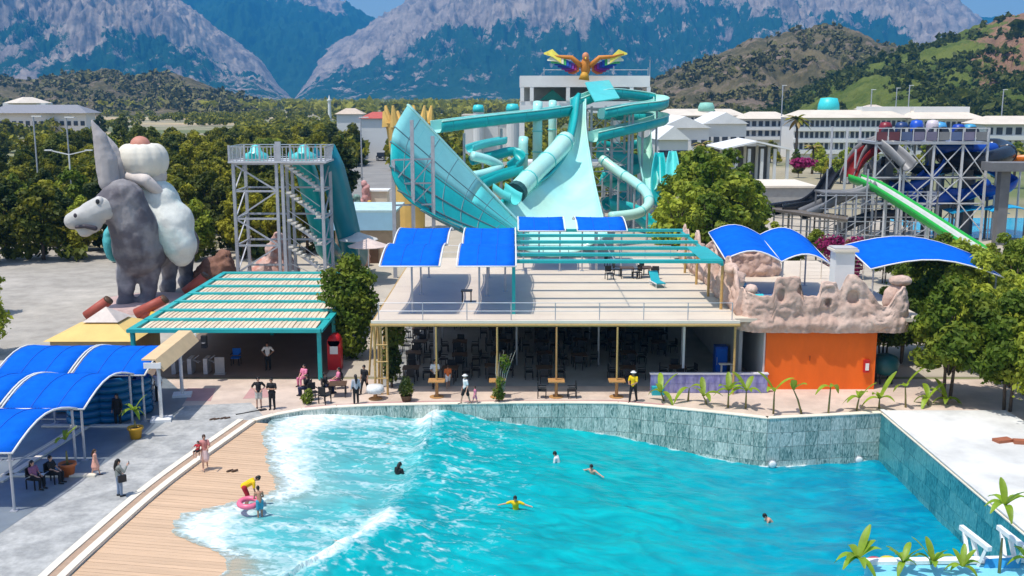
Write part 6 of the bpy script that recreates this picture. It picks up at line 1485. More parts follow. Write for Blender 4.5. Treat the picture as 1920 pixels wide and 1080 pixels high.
one('plant_pot', MB().lathe((p.x, p.y, .01), [(.24, 0), (.34, .3), (.36, .34), (.3, .34)], 14), M_darkwood, 'dark round pot holding the clipped bush', 'plant pot')
p = G(935, 754)
sb = bush('potted_shrub', 'spindly shrub with bare pale branches beside the second pole table', 'shrub', (p.x, p.y, 0), [(0, 0, .55, (.38, .38, .45)), (.1, 0, 1.2, (.3, .3, .35)), (.35, 0, 2.3, (.3, .3, .5))], 520, .09, ML_lime, 45)
for k in range(6): MB().tube([(p.x + .05 * k, p.y, .6), (p.x + .1 + .13 * (k - 2), p.y + .1, 1.7), (p.x + .3 + .22 * (k - 2), p.y + .1, 2.7 + .15 * (k % 3))], [.03, .025, .01], 5).build('branch', mat('pale_branch', (.45, .40, .32)), sb)
p = G(577, 757)
bush('small_shrub', 'tiny lime green shrub on the deck edge near two men in black', 'shrub', (p.x, p.y, 0), [(0, 0, .35, (.35, .3, .35)), (.1, 0, .7, (.15, .15, .2))], 260, .1, ML_lime, 46)
bush('magenta_shrub', 'magenta flowering shrub far off below the hotel', 'shrub', tuple(A(1505, 300, 200).xy) + (A(1505, 303, 200).z - 1,), [(0, 0, .8, (2.6, 1.6, 1.0))], 500, .35, ML_mag, 47, None, False)
for i, (px, py, Y) in enumerate(((1560, 448, 100), (1610, 452, 98))): bush('magenta_shrub', 'magenta bougainvillea behind the double wave canopy, %s one' % ('left', 'right')[i], 'shrub', tuple(A(px, py, Y).xy) + (0,), [(0, 0, A(px, py, Y).z - .5, (1.5, 1, .9)), (0, 0, 2, (.7, .7, 2))], 600, .2, ML_mag, 48 + i)
# palm
def palm(label, x, y, h, seed, s=1.):
    r = random.Random(seed); t = thing('palm_tree', label, 'palm', (x, y, 0), 'palm trees'); MB().tube([(x, y, 0), (x + .15, y, h * .5), (x, y, h)], [.35 * s, .26 * s, .22 * s], 8).build('trunk', M_bark, t, True)
    for k in range(18):
        an = k * 2.4; el = r.uniform(-.3, .9); L_ = 2.8 * s; rows = []
        for i in range(6):
            u = i / 5; rr = L_ * u * math.cos(el * (1 - u * .4)); z = h + L_ * u * math.sin(el) - 1.5 * s * u * u; w = .42 * s * math.sin(math.pi * min(.95, .15 + u * .8))
            c = Vector((x + rr * math.cos(an), y + rr * math.sin(an), z)); sd = Vector((-math.sin(an), math.cos(an), 0)); rows.append([c - sd * w - Vector((0, 0, w * .5)), c, c + sd * w - Vector((0, 0, w * .5))])
        MB().grid(rows).build('frond', ML_pine if k % 3 else mat('dry_frond', (.28, .19, .06)), t)
a = A(1495, 222, 270); palm('tall palm tree with brownish crown before the long hotel', a.x, 270, a.z, 3, 1.35)
for i, (px, py, Y) in enumerate(((1318, 270, 215), (1525, 275, 240), (1905, 280, 200))): a = A(px, py, Y); palm(('short palm beside the open pavilion', 'short palm under the long hotel windows', 'short palm at the right edge by the hotel wing')[i], a.x, Y, a.z, 5 + i, .9)
# banana plants
def banana(label, x, y, z, h, nl, seed, lean=0., pot=None, group='young banana plants along the pool edge', sp=1.):
    r = random.Random(seed); t = thing('banana_plant', label, 'banana plant', (x, y, z), group)
    MB().tube([(x, y, z), (x + lean * .5, y, z + h * .6), (x + lean, y, z + h)], [.06, .05, .03], 7).build('stem', ML_stem, t, True)
    for k in range(nl):
        an = seed * 1.7 + k * 2.4 + r.uniform(-.3, .3); L_ = r.uniform(.8, 1.25) * sp; up = r.uniform(.25, 1.45); rows = []
        for i in range(7):
            u = i / 6; rr = L_ * u * .8; zz = z + h * r.uniform(.97, 1.) * 0 + z * 0 + h + L_ * (up * u - .95 * u * u * max(.25, 1.05 - up * .45)); w = .155 * sp * math.sin(math.pi * min(.97, .1 + u * .88)) ** .7
            c = Vector((x + lean + rr * math.cos(an), y + rr * math.sin(an), z * 0 + zz + z)); sd = Vector((-math.sin(an), math.cos(an), 0)); rows.append([c - sd * w + Vector((0, 0, w * .45)), c, c + sd * w + Vector((0, 0, w * .45))])
        for rw in rows:
            for q in rw: q.z -= z * 0
        MB().grid(rows).build('leaf', ML_banana, t, True)
    return t
bl_ = [(1245, 752, .5, 5, -.2, 'banana plant drooping over the pool wall below the violet counter'), (1290, 752, .75, 2, .05, 'thin banana seedling before the violet counter'), (1325, 758, .45, 4, -.2, 'low banana plant leaning left before the counter end'), (1365, 764, .95, 6, .0, 'bushy banana plant with raised leaf before the counter'), (1398, 766, 1.0, 5, 0, 'bushy banana plant at the left corner of the orange kiosk'),
       (1450, 776, 1.25, 3, 0, 'thin banana plant above the pool corner seam'), (1503, 776, 1.35, 3, -.5, 'banana plant with bent stem bowing left'), (1553, 776, 1.5, 2, .05, 'tall slim banana stem with one upright leaf'), (1606, 770, .7, 5, .1, 'banana plant with wide flat leaves before the orange wall'), (1648, 766, .55, 6, 0, 'banana plant with broad upright pale leaf by the platform corner'), (1698, 764, 1.2, 3, -.1, 'slim banana plant behind the white platform'), (1740, 760, .4, 4, 0, 'small low banana plant under the forked tree'), (1775, 758, .25, 6, 0, 'flat yellow green plant at the foot of the forked tree')]
for i, (px, py, h, nl, ln, lab) in enumerate(bl_): p = G(px, py); banana(lab, p.x, p.y, 0, h, nl, i + 1, ln, None, 'young banana plants along the pool edge', 1.12)
# potted plants on the lounge side
M_ypot = mat('yellow_pot', (.55, .30, .02), .5, .1, 2); M_opot = mat('terracotta_pot', (.50, .14, .04), .6, .12, 2)
for px, py, m, lm, lab in ((255, 822, M_ypot, ML_lime, 'yellow'), (128, 892, M_opot, ML_banana, 'terracotta')):
    p = G(px, py); t = thing('plant_pot', 'round %s plant pot on the lounge edge' % lab, 'plant pot', tuple(p)); MB().lathe(tuple(p), [(.26, 0), (.33, .45), (.40, .5), (.40, .62), (.34, .62), (.3, .5)], 16).build('pot', m, t, True)
    MB().lathe((p.x, p.y, .5), [(.3, 0), (.3, .02)], 12).build('soil', M_bark, t)
    banana('bright leafy plant growing in the %s pot' % lab, p.x, p.y, .5, .45 if lab == 'yellow' else .7, 8 if lab == 'yellow' else 5, 30 if lab == 'yellow' else 33, 0, None, 'potted plants', .75)
# ---- lower right corner: pale blue tank wall, plants and white trestles
tkx = thing('water_tank', 'pale blue tank with white rim at the lower right corner', 'tank', (16, 34, -1))
ra, rb2 = A(1622, 1052, 33.2), A(1990, 1034, 33.2)
MB().prism([(ra.x, 33.2), (rb2.x, 33.2), (rb2.x, 33.0 - 3), (ra.x, 30.2)], -4, ra.z - .05).build('body', mat('pale_blue_paint', (.22, .60, .78), .5, .06, .5), tkx)
MB().bar((ra.x - .1, 33.15, ra.z), (rb2.x, 33.15, ra.z + .12), .32, .12).build('rim', M_white, tkx)
MB().shell([[A(1850, 1048, 32.9), A(1916, 1044, 32.9)], [A(1835, 1100, 32.5), A(1905, 1100, 32.5)]], .08).build('blue_panel', mat('mid_blue_panel', (.03, .30, .62)), tkx)
for i, px in enumerate((1812, 1882)):
    t = thing('white_trestle', 'white triangular steel trestle at the lower right, %s one' % ('left', 'right')[i], 'trestle', tuple(A(px, 1080, 33)))
    a = A(px - 10, 988, 34.2); b = A(px + 44, 1030, 32.6); c = A(px + 8, 1090, 33); d_ = A(px + 30, 1090, 33.2)
    MB().bar(a, b, .16).build('top_bar', M_white, t); MB().bar(a.lerp(b, .1), c, .12).build('leg', M_white, t); MB().bar(a.lerp(b, .4), d_, .12).build('leg', M_white, t); MB().bar(a.lerp(b, .9), c, .1).build('brace', M_white, t)
rf = thing('pool_float', 'red white and yellow float among the leaves at the lower right', 'float', tuple(A(1640, 1060, 33.6)))
q = A(1640, 1056, 33.6); MB().ell(q, (.33, .3, .22)).build('red_part', M_red, rf, True); MB().ell(q + Vector((.5, .1, .0)), (.35, .3, .2)).build('yellow_part', mat('yellow_vinyl', (.70, .55, .03), .4), rf, True); MB().ell(q + Vector((.12, -.28, -.12)), (.4, .14, .16)).build('white_part', M_white, rf, True)
for i, (px, py, h, nl, s, lab) in enumerate(((1605, 1110, .45, 9, 1.1, 'large banana plant left of the red float at the bottom'), (1690, 1112, .4, 6, .9, 'banana plant before the pale blue tank at the bottom'), (1745, 1115, .5, 6, .95, 'banana plant with crossing leaves before the tank'), (1800, 1115, .35, 5, .8, 'banana plant below the left white trestle'), (1872, 1090, 1.7, 6, 1.0, 'tall banana plant between the two white trestles'), (1920, 1112, .5, 5, .9, 'banana plant at the lower right picture corner'))):
    p = A(px, py, 32.4); banana(lab, p.x, p.y, p.z, h * .9, nl + 2, 60 + i, 0, None, 'banana plants at the lower right', s * .82)
# ---- scattered trees of the plain and scrub of the hills, too many to count
def clumps(name, pts, size, m, seed, per=5):
    r = np.random.RandomState(seed); n = len(pts); V = []; P_ = np.repeat(np.array(pts, float), per, 0); k = len(P_)
    S_ = np.repeat(np.array(size, float), per)[:, None] * (.6 + .6 * r.rand(k))[:, None]
    oc = np.array([(1, 0, 0), (-1, 0, 0), (0, 1, 0), (0, -1, 0), (0, 0, 1), (0, 0, -.3)], float); F = np.array([(0, 2, 4), (2, 1, 4), (1, 3, 4), (3, 0, 4), (2, 0, 5), (1, 2, 5), (3, 1, 5), (0, 3, 5)])
    C = P_ + r.normal(size=(k, 3)) * S_ * np.array([.7, .7, .22]) + np.array([0, 0, .45]) * S_
    a = r.rand(k) * 6.28; ca, sa = np.cos(a)[:, None], np.sin(a)[:, None]
    jit = (.75 + .5 * r.rand(k, 6, 1)); O = oc[None] * jit * (S_[:, None, :] * np.array([.62, .62, .75]))
    O = np.stack([O[..., 0] * ca - O[..., 1] * sa, O[..., 0] * sa + O[..., 1] * ca, O[..., 2]], -1)
    V = (C[:, None, :] + O).reshape(-1, 3); FF = (F[None] + (np.arange(k) * 6)[:, None, None]).reshape(-1, 3)
    o = bpy.data.objects.new(name, polymesh(name, V, FF, m)); COL.objects.link(o); return tag(o, kind='stuff')
def woods(name, pts, size, m, seed, per):
    r = np.random.RandomState(seed); P_ = np.repeat(np.array(pts, float), per, 0); S_ = np.repeat(np.array(size, float), per)[:, None]; n = len(P_)
    d = r.normal(size=(n, 3)); d /= np.linalg.norm(d, axis=1)[:, None]
    C = P_ + d * S_ * np.array([.62, .62, .48]) * (.55 + .5 * r.rand(n))[:, None] + np.array([0, 0, .62]) * S_
    nr = d + r.normal(size=(n, 3)) * .6; nr /= np.linalg.norm(nr, axis=1)[:, None]; t = np.cross(nr, r.normal(size=(n, 3))); t /= np.linalg.norm(t, axis=1)[:, None]; b = np.cross(nr, t)
    s = S_ * (2.0 / per ** .5) * (.5 + .6 * r.rand(n))[:, None]
    V = np.stack([C - t * s, C + b * s * .7, C + t * s, C - b * s * .7], 1).reshape(-1, 3)
    o = bpy.data.objects.new(name, polymesh(name, V, np.arange(n * 4).reshape(-1, 4), m)); COL.objects.link(o); return tag(o, kind='stuff')
r_ = np.random.RandomState(5)
def onhill(H, n, thr, seed):
    X, Y, Z = H; i = r_.randint(2, X.shape[0] - 2, n); j = r_.randint(3, X.shape[1] - 20, n); p = np.stack([X[i, j], Y[i, j], Z[i, j]], -1) + r_.normal(size=(n, 3)) * np.array([3, 3, 0])
    p[:, 2] -= .6; w = fbm(p[:, 0] * .02, p[:, 1] * .02, seed, 4); return p[w > thr]
for nm, H, n, thr, s, m, sd in (('hill_scrub', hillA, 5200, .47, 3.6, ML_dry, 1), ('hill_scrub', hillB, 6500, .46, 3.2, ML_pine, 2), ('hill_scrub', hillC, 3600, .46, 4.2, ML_dry, 3)):
    p = onhill(H, n, thr, sd); woods(nm, p, s * .85 * np.exp(r_.normal(size=len(p)) * .38), m, sd, 14)
pts = []
while len(pts) < 1900:
    Y = 250 + 900 * pr.random() ** 1.3; X = pr.uniform(-.62, .62) * Y; px, py = proj(X, Y, 0)
    if 1225 < px and Y < 420: continue
    if 676 < px < 728 or (px > 960 and Y < 260): continue
    if px < 480 and Y < 330: continue
    if fbm(np.array([X * .012]), np.array([Y * .006]), 8, 3)[0] < (.50 if px < 460 else .40): continue
    pts.append((X, Y, 0))
woods('far_woods', pts, [pr.uniform(3.4, 6.5) for _ in pts], ML_pine, 9, 60)
pts = [(pr.uniform(-.1, .12) * Y, Y, 0) for Y in [pr.uniform(165, 300) for _ in range(160)] if True]
pts = [q for q in pts if not (abs(q[0] - 9) < 12 and q[1] < 172) and proj(*q)[0] > 745]
woods('far_woods', pts, [pr.uniform(3, 5) for _ in pts], ML_green, 10, 130)
# undergrowth of the wood
pts = []
for X, Y in spots:
    for k in range(3): pts.append((X + pr.uniform(-2, 2), Y + pr.uniform(-2, 2), 0))
woods('undergrowth', pts, [pr.uniform(.8, 1.8) for _ in pts], ML_dark, 12, 36)
pts = []
for k in range(3600):
    Y = 1100 + 3300 * pr.random() ** 1.2; pts.append((pr.uniform(-.56, .56) * Y, Y, -1))
woods('far_woods', pts, [pr.uniform(8, 15) for _ in pts], ML_pine, 14, 12)

# ------------------------------------------------------------------ people
SK = {'fair': mat('fair_skin', (.58, .33, .23), .55, .06, 4), 'tan': mat('tan_skin', (.40, .21, .13), .55, .06, 4)}
HAIR = {'black': mat('black_hair', (.012, .010, .009), .5, .2, 8), 'brown': mat('brown_hair', (.06, .03, .015), .5, .2, 8), 'fairhair': mat('fair_hair', (.36, .22, .09), .5, .2, 8)}
def cloth(c, nm): return mat(nm + '_cloth', c, .85, .12, 6)
def person(label, loc, face, h=1.7, pose='stand', arms='down', top=None, bottom=None, legs='long', sleeves='short', skin='fair', hair='black', long_hair=False, hat=None, shoes=True, group=None, female=False, dress=None):
    s = h / 1.7; t = thing('person', label, 'person', (0, 0, 0), group); V = Vector
    hipz = .90; tilt = 0; knee = ankle = None
    stride = {'walk': .24, 'stand': .03}.get(pose, .03)
    hp_ = [V((sd * .09, 0, hipz)) for sd in (-1, 1)]; kn = [V((sd * .10, sd * stride * .6 + .02, .48)) for sd in (-1, 1)]; an = [V((sd * .11, sd * stride, .07)) for sd in (-1, 1)]
    if pose == 'sit':
        hipz = .50; hp_ = [V((sd * .09, 0, hipz)) for sd in (-1, 1)]; kn = [V((sd * .12, .42, .50)) for sd in (-1, 1)]; an = [V((sd * .12, .40, .07)) for sd in (-1, 1)]; tilt = R(-8)
    elif pose == 'bend': tilt = R(62); kn = [V((sd * .12, .08, .47)) for sd in (-1, 1)]; hp_ = [V((sd * .1, -.06, .86)) for sd in (-1, 1)]
    elif pose == 'lean': tilt = R(16)
    elif pose == 'swim': tilt = R(38); kn = [V((sd * .12, -.30, .62)) for sd in (-1, 1)]; an = [V((sd * .16, -.66, .55 + sd * .06)) for sd in (-1, 1)]
    elif pose == 'squat': hipz = .42; hp_ = [V((sd * .1, -.1, hipz)) for sd in (-1, 1)]; kn = [V((sd * .16, .28, .50)) for sd in (-1, 1)]; tilt = R(30)
    pel = (hp_[0] + hp_[1]) / 2 + V((0, 0, .04)); rot = Matrix.Rotation(-tilt, 3, 'X')
    U = lambda x, y, z: pel + rot @ V((x, y, z - .94))
    sw = .17 if female else .19
    sh = [U(sd * sw, 0, 1.38) for sd in (-1, 1)]
    presets = {'down': ((.23, -.03, 1.10), (.25, .07, .84)), 'folded': ((.25, .05, 1.12), (-.05, .24, 1.16)), 'hips': ((.36, -.08, 1.14), (.17, .08, .98)), 'phone': ((.24, .16, 1.14), (.14, .34, 1.36)), 'front': ((.24, .10, 1.12), (.12, .34, 1.08)),
               'spread': ((.42, .02, 1.28), (.64, .08, 1.26)), 'reach': ((.22, .26, 1.24), (.2, .50, 1.18)), 'lap': ((.22, .06, 1.12), (.12, .28, .98)), 'wave': ((.34, 0, 1.5), (.36, .05, 1.76)), 'bag': ((.24, .02, 1.12), (.2, .2, .96))}
    if isinstance(arms, str): arms = (arms, arms)
    el, wr = [], []
    for i, sd in enumerate((-1, 1)):
        e, w = presets[arms[i]]; el.append(U(sd * e[0], e[1], e[2])); wr.append(U(sd * w[0], w[1], w[2]))
    b = MB()
    b.chain([pel, U(0, -.01, 1.10), U(0, 0, 1.30)], [.135, .125 if not female else .115, .135], 12)
    b.capsule(U(-.12, 0, 1.34), U(.12, 0, 1.34), .085, .085); b.capsule(hp_[0], hp_[1], .105, .105)
    b.capsule(U(0, 0, 1.38), U(0, .015, 1.50), .06, .052); hc = U(0, .025, 1.59); b.ell(hc, (.077, .095, .112), 12, 8, rot); b.capsule(U(0, .05, 1.535), U(0, .075, 1.52), .05, .035)
    b.capsule(U(0, .11, 1.59), U(0, .128, 1.572), .014, .018, 6)
    for sd in (-1, 1): b.ell(U(sd * .082, .01, 1.585), (.014, .022, .034), 6, 5)
    for i in (0, 1):
        b.chain([sh[i], el[i], wr[i]], [.052, .042, .031]); d = (wr[i] - el[i]).normalized(); b.capsule(wr[i], wr[i] + d * .08, .030, .034)
        b.chain([hp_[i], kn[i], an[i]], [.088, .060, .040]); fd = V((0, 1, 0)) if pose != 'swim' else (an[i] - kn[i]).normalized()
        b.capsule(an[i] + V((0, -.02, -.03)) if pose != 'swim' else an[i], an[i] + fd * .17 + V((0, 0, -.035)), .036, .028)
    sc = MB(); sc.v = [tuple(V(v) * s) for v in b.v]; sc.f = b.f
    body = remesh(sc, .020 * s, 0, 1, 2)
    for i, sd in ((0, -1), (1, 1)):      # fingers and thumb
        d = (wr[i] - el[i]).normalized(); sx_ = d.cross(V((0, 0, 1))); sx_ = sx_.normalized() if sx_.length > .1 else V((1, 0, 0)); cu = d.cross(sx_).normalized()
        for k, ln in enumerate((.062, .075, .07, .055)):
            r0 = (wr[i] + d * .09 + sx_ * (k - 1.5) * .017); body.tube([tuple(q * s) for q in (r0, r0 + d * ln * .6, r0 + d * ln + cu * .018)], [.0085 * s, .008 * s, .006 * s], 5)
        r0 = wr[i] + d * .04 + sx_ * -.03; body.tube([tuple(q * s) for q in (r0, r0 + d * .03 - sx_ * .022, r0 + d * .065 - sx_ * .024)], [.010 * s, .009 * s, .007 * s], 5)
    body.build('body', SK[skin], t, True)
    def wear(name, parts, m, vox=.022, sm=2):
        mb = MB()
        for P_, r in parts: mb.chain([q * s for q in P_], [x * s for x in r])
        return remesh(mb, vox * s, 0, 1, sm).build(name, m, t, True)
    if dress is not None:
        wear('dress', [([U(0, 0, 1.34), U(0, -.01, 1.10), pel + V((0, 0, -.02))], [.135, .135, .17]), ([U(-.11, 0, 1.34), U(.11, 0, 1.34)], [.095, .095]), ([pel, pel + V((0, 0, -.22)), pel + V((0, 0, -.38))], [.18, .23, .27])], dress)
    if top is not None:
        pr2 = [([pel + V((0, 0, .02)), U(0, -.01, 1.10), U(0, 0, 1.31)], [.152, .142, .152]), ([U(-.12, 0, 1.345), U(.12, 0, 1.345)], [.098, .098])]
        for i in (0, 1):
            e = el[i] if sleeves == 'short' else wr[i]
            pr2.append(([sh[i], sh[i].lerp(el[i], .75)], [.070, .066]) if sleeves == 'short' else ([sh[i], el[i], el[i].lerp(wr[i], .9)], [.068, .058, .046]))
        o = wear('shirt', pr2, top)
    if bottom is not None and legs != 'skirt':
        f_ = {'long': 1., 'short': .0}[legs]; pr2 = [([hp_[0] + V((0, 0, .02)), hp_[1] + V((0, 0, .02))], [.122, .122])]
        for i in (0, 1): pr2.append(([hp_[i], kn[i], kn[i].lerp(an[i], .92)], [.108, .076, .062]) if legs == 'long' else ([hp_[i], hp_[i].lerp(kn[i], .85)], [.110, .098]))
        wear('trousers' if legs == 'long' else 'shorts', pr2, bottom)
    if bottom is not None and legs == 'skirt': wear('skirt', [([pel, pel + V((0, 0, -.25)), pel + V((0, 0, -.42))], [.15, .20, .23])], bottom)
    hm = MB(); hm.ell((hc + rot @ V((0, -.018, .028))) * s, (.090 * s, .104 * s, .112 * s), 12, 8, rot)
    if long_hair: hm.chain([(hc + rot @ V((0, -.07, .02))) * s, (U(0, -.12, 1.40)) * s, U(0, -.14, 1.22) * s], [.085 * s, .075 * s, .04 * s])
    else: hm.ell((hc + rot @ V((0, -.05, -.01))) * s, (.078 * s, .07 * s, .085 * s), 10, 7, rot)
    hm2 = remesh(hm, .016 * s, 0, 1, 1)
    fc = (hc + rot @ V((0, .075, -.02))) * s
    keep = [f for f in hm2.f]
    hm2.v = [tuple(V(v) + ((V(v) - fc).normalized() * max(0, .085 * s - (V(v) - fc).length))) for v in hm2.v]
    hm2.build('hair', HAIR[hair], t, True)
    for sd in (-1, 1):
        MB().ell(U(sd * .032, .112, 1.605) * s, .012 * s, 6, 5).build('eye', M_dark, t)
    MB().capsule(U(-.02, .108, 1.542) * s, U(.02, .108, 1.542) * s, .007 * s, .007 * s, 5).build('mouth', mat('lip_red', (.35, .10, .08)), t)
    if hat is not None:
        MB().lathe((hc + V((0, 0, .05))) * s, [(.17 * s, 0), (.16 * s, .02 * s), (.10 * s, .025 * s), (.095 * s, .08 * s), (.03 * s, .1 * s)], 14).build('hat', hat, t, True)
    if shoes and pose not in ('swim',):
        for i in (0, 1):
            MB().capsule((an[i] + V((0, -.04, -.03))) * s, (an[i] + V((0, .17, -.042))) * s, .044 * s, .034 * s, 8).build('shoe', M_dark, t, True)
    put(t, loc, face); return t
D = R(180)     # facing the camera
K = cloth
black, white, yellow, grey = K((.015, .015, .017), 'black'), K((.72, .72, .70), 'white'), K((.80, .52, .01), 'yellow'), K((.24, .26, .24), 'grey_green')
jeans, pink, orange, navy, khaki = K((.20, .26, .36), 'faded_jeans'), K((.72, .22, .34), 'pink'), K((.70, .17, .04), 'orange'), K((.02, .03, .08), 'navy'), K((.55, .52, .46), 'khaki')
rose = K((.78, .40, .30), 'salmon'); mauve = K((.30, .12, .20), 'mauve'); red = K((.40, .02, .03), 'red')
g0_ = lambda px, py: tuple(G(px, py, .012))
w1 = person('woman in a grey top holding up a phone on the grey paving', g0_(225, 930), R(-50), 1.68, 'stand', ('bag', 'phone'), grey, jeans, 'long', 'long', 'fair', 'black', True, female=True)
tph = Vector(g0_(225, 930)) + Matrix.Rotation(R(-50), 3, 'Z') @ Vector((.14, .43, 1.46)); ph = one('phone', MB().box(tph, (.075, .012, .15), R(-50)), M_dark, 'phone held up by the woman in grey', 'phone')
bgp = Vector(g0_(225, 930)) + Matrix.Rotation(R(-50), 3, 'Z') @ Vector((.24, .06, .85)); t = thing('shoulder_bag', 'black shoulder bag on the hip of the woman in grey', 'bag', tuple(bgp))
MB().box(bgp, (.14, .34, .30), R(-50)).build('pouch', M_dark, t); MB().tube([bgp + Vector((0, 0, .14)), bgp + Vector((-.16, -.1, .40)), bgp + Vector((-.30, -.18, .56))], .012, 5).build('strap', M_dark, t)
person('little girl in a salmon dress walking on the grey paving', g0_(180, 890), R(-70), 1.22, 'walk', 'down', None, None, 'long', 'short', 'fair', 'brown', True, dress=rose, female=True)
person('woman in black standing in the shade under the blue canopies', g0_(222, 797), D, 1.72, 'stand', 'down', black, black, 'long', 'long', 'tan', 'black', True, female=True)
person('man in white shirt and dark trousers by the white gate post', g0_(298, 752), D - .3, 1.76, 'stand', 'down', white, black, 'long', 'short', 'tan', 'black')
for px, py, lab, c, b_, lh, rz in ((66, 915, 'seated woman in a mauve top left of the terracotta pot', mauve, black, True, -1.9), (100, 905, 'person in black slumped on a chair beside the terracotta pot', black, black, False, -1.7)):
    g_ = g0_(px, py); person(lab, g_, rz, 1.66, 'sit', 'lap', c, b_, 'long', 'short', 'fair', 'black', lh)
    put(copy_tree(ch0), (g_[0] , g_[1], .012), rz + math.pi, 1., 'dark chair under the %s' % ('seated woman in mauve' if c is mauve else 'slumped person in black'), 'chairs on the lounge edge')
person('woman in a pink swim skirt carrying a child on the tan beach', tuple(Vector(g0_(385, 874)) + Vector((0, 0, -.10))), R(200), 1.64, 'walk', ('front', 'down'), K((.55, .22, .20), 'coral'), K((.75, .55, .52), 'pale_pink'), 'skirt', 'short', 'fair', 'brown', shoes=False, female=True)
cpos = Vector(g0_(385, 874)) + Vector((-.26, -.18, .55)); person('small dark haired child carried on the arm of the woman on the beach', tuple(cpos), R(160), .95, 'sit', 'reach', red, black, 'short', 'short', 'fair', 'black', shoes=False)
beachz = lambda x, y: max(wz(x, y) - .04, float(zb(x, y)))
p = G(462, 948, -.4); person('lifeguard in yellow shirt bending down in the shallow foam', (p.x, p.y, beachz(p.x, p.y)), R(-70), 1.75, 'bend', 'reach', yellow, red, 'short', 'short', 'tan', 'black', shoes=False)
p2 = G(488, 968, -.4); person('boy in blue shorts standing at the foam edge with a pink ring', (p2.x, p2.y, beachz(p2.x, p2.y) - .02), R(30), 1.42, 'lean', 'front', None, K((.05, .30, .42), 'blue'), 'short', 'short', 'tan', 'black', shoes=False)
rgp = Vector((p2.x - .55, p2.y + .35, beachz(p2.x, p2.y) + .55)); one('swim_ring', MB().tube([rgp + Vector((.40 * math.cos(a), .36 * math.sin(a), .05 * math.sin(a))) for a in np.linspace(0, 2 * math.pi, 21)], .12, 8, False), mat('pink_vinyl', (.75, .16, .26), .35, .1, 2), 'pink swim ring held between the lifeguard and the boy', 'swim ring', None, True)
person('man in black shirt and pale shorts at the pool corner', g0_(486, 764), D + .2, 1.75, 'stand', 'hips', black, khaki, 'short', 'short', 'fair', 'black')
person('man all in black with folded arms at the pool corner', g0_(511, 767), D - .1, 1.78, 'stand', 'folded', black, black, 'long', 'short', 'tan', 'black')
person('man in white shirt standing under the teal pergola', g0_(503, 693), D, 1.78, 'stand', 'hips', white, black, 'long', 'short', 'tan', 'black')
person('woman with long dark hair, grey top and yellow sash near the pool wall', g0_(668, 757), R(20), 1.70, 'stand', 'down', K((.42, .42, .46), 'pale_grey'), black, 'long', 'long', 'fair', 'black', True, female=True)
person('person in black walking behind the woman with the yellow sash', g0_(684, 738), R(150), 1.72, 'walk', 'down', black, black, 'long', 'short', 'tan', 'black')
for px, py, rz, lab, c in ((575, 742, 1.4, 'person in black seated with back to the pool outside the pergola', black), (612, 738, -1.2, 'person in black shirt seated at the outside table', black), (634, 728, 1.9, 'woman in pink seated by the teal pergola post', pink), (570, 722, 2.6, 'person in pink behind the outside table', pink)):
    g_ = g0_(px, py); person(lab, g_, rz, 1.66, 'sit', 'lap', c, navy if c is black else pink, 'long', 'short', 'fair', 'black', c is pink, hat=None)
    if px != 575: put(copy_tree(ch0), (g_[0], g_[1], 0), rz + math.pi, 1, {612: 'black chair under the person at the outside table', 634: 'black chair under the woman in pink', 570: 'black chair behind the outside table under the person in pink'}[px], 'black chairs outside the pergola')
    else: put(copy_tree(ch0), (g_[0], g_[1], 0), rz + math.pi, 1.0, 'black chair under the person with back to the pool', 'black chairs outside the pergola')
person('man in white shirt behind the first pole table', tuple(Vector(g0_(816, 728))), D, 1.76, 'stand', 'front', white, black, 'long', 'short', 'tan', 'black')
person('bare backed boy in orange top and white shorts in the cafe front', g0_(840, 727), R(10), 1.40, 'walk', 'down', orange, white, 'short', 'short', 'tan', 'brown', shoes=False)
person('woman in white top and white hat walking along the pool edge', g0_(873, 757), R(120), 1.70, 'walk', 'down', white, black, 'short', 'short', 'fair', 'brown', hat=white, female=True)
person('little child in pink beside the woman in the white hat', g0_(891, 757), R(100), 1.0, 'walk', 'down', pink, pink, 'short', 'short', 'fair', 'brown')
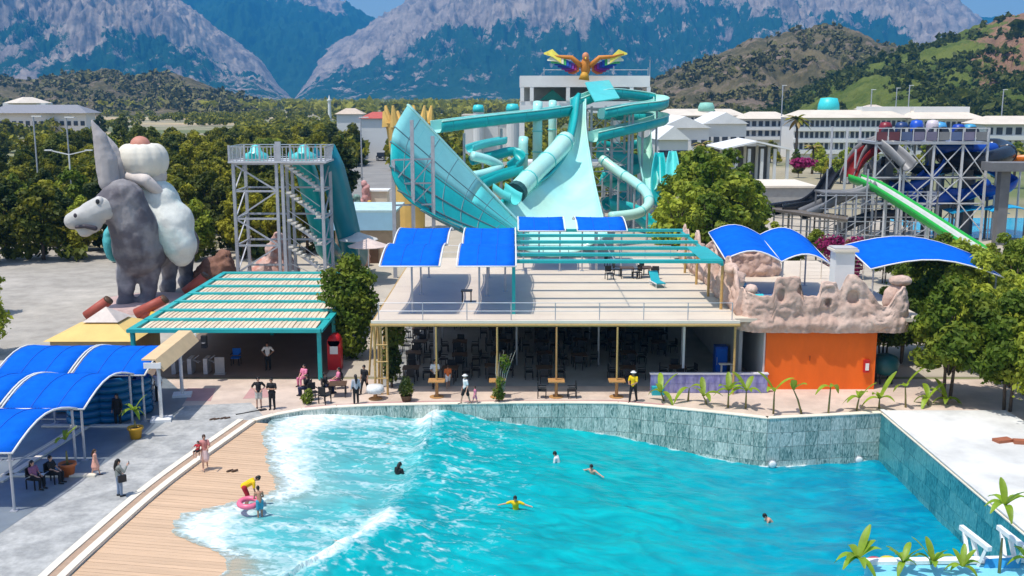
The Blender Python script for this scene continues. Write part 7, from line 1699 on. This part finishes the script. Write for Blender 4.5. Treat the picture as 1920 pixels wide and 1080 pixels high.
person('man in yellow shirt and white cap standing by the violet counter', g0_(1187, 753), D - .5, 1.78, 'walk', 'front', yellow, black, 'long', 'short', 'tan', 'black', hat=white)
for i, (px, py, f_, lab, tp, am, hr) in enumerate(((745, 886, -.6, 'dark haired woman in black swimming at the left of the deep water', black, 'front', True), (1047, 866, 1.2, 'swimmer in white top at the far middle of the pool', white, 'front', False), (1113, 890, 2.4, 'swimmer up to the chest right of the one in white', None, 'spread', False), (967, 953, 3.0, 'swimmer in yellow vest with arms spread wide', yellow, 'spread', False), (1450, 977, 1.6, 'lone swimmer in the deep right part of the pool', None, 'reach', False))):
    z = -1.4 if px < 1300 else -2.0; p = G(px, py, z); p = G(px, py, wz(p.x, p.y)); zz = wz(p.x, p.y)
    person(lab, (p.x, p.y, zz - (1.16 if tp is not yellow else 1.0)), f_, 1.72, 'swim' if tp is None and px > 1300 else 'lean', am, tp, navy, 'short', 'short', 'fair', 'black', hr, shoes=False)
# small things on the deck
for px, py, lab in ((398, 788, 'pair of dark sandals left on the grey paving'), (430, 876, 'brown flip flops lying on the tan beach'), (418, 786, 'single dark shoe on the grey paving')):
    p = G(px, py); z = .03 if px != 430 else float(zb(p.x, p.y)) + .04; t = thing('sandals', lab, 'sandals', (p.x, p.y, z))
    for k in (0, 1): MB().capsule((p.x + k * .22 - .1, p.y + .04 * k, z), (p.x + .08 + k * .22, p.y + .22, z), .06, .05, 6).build('sandal', M_darkwood, t)
p = G(462, 775); t = thing('pool_net', 'dark handled net lying on the paving by the pool corner', 'net', tuple(p)); MB().bar((p.x - .5, p.y - .3, .03), (p.x + .6, p.y + .5, .03), .04).build('handle', M_dark, t); MB().box((p.x + .75, p.y + .6, .03), (.4, .3, .04), .6).build('frame', M_dark, t)
sh_ = thing('side_table', 'white draped round table beside the bamboo corner posts', 'table', tuple(G(704, 750))); p = G(704, 748)
MB().lathe((p.x, p.y, .0), [(.4, .0), (.38, .05), (.12, .12), (.1, .6)], 14).build('foot', M_wood, sh_); MB().lathe((p.x, p.y, .55), [(.56, -.12), (.50, .1), (.47, .24), (.02, .25)], 12).build('cloth', white, sh_, True)
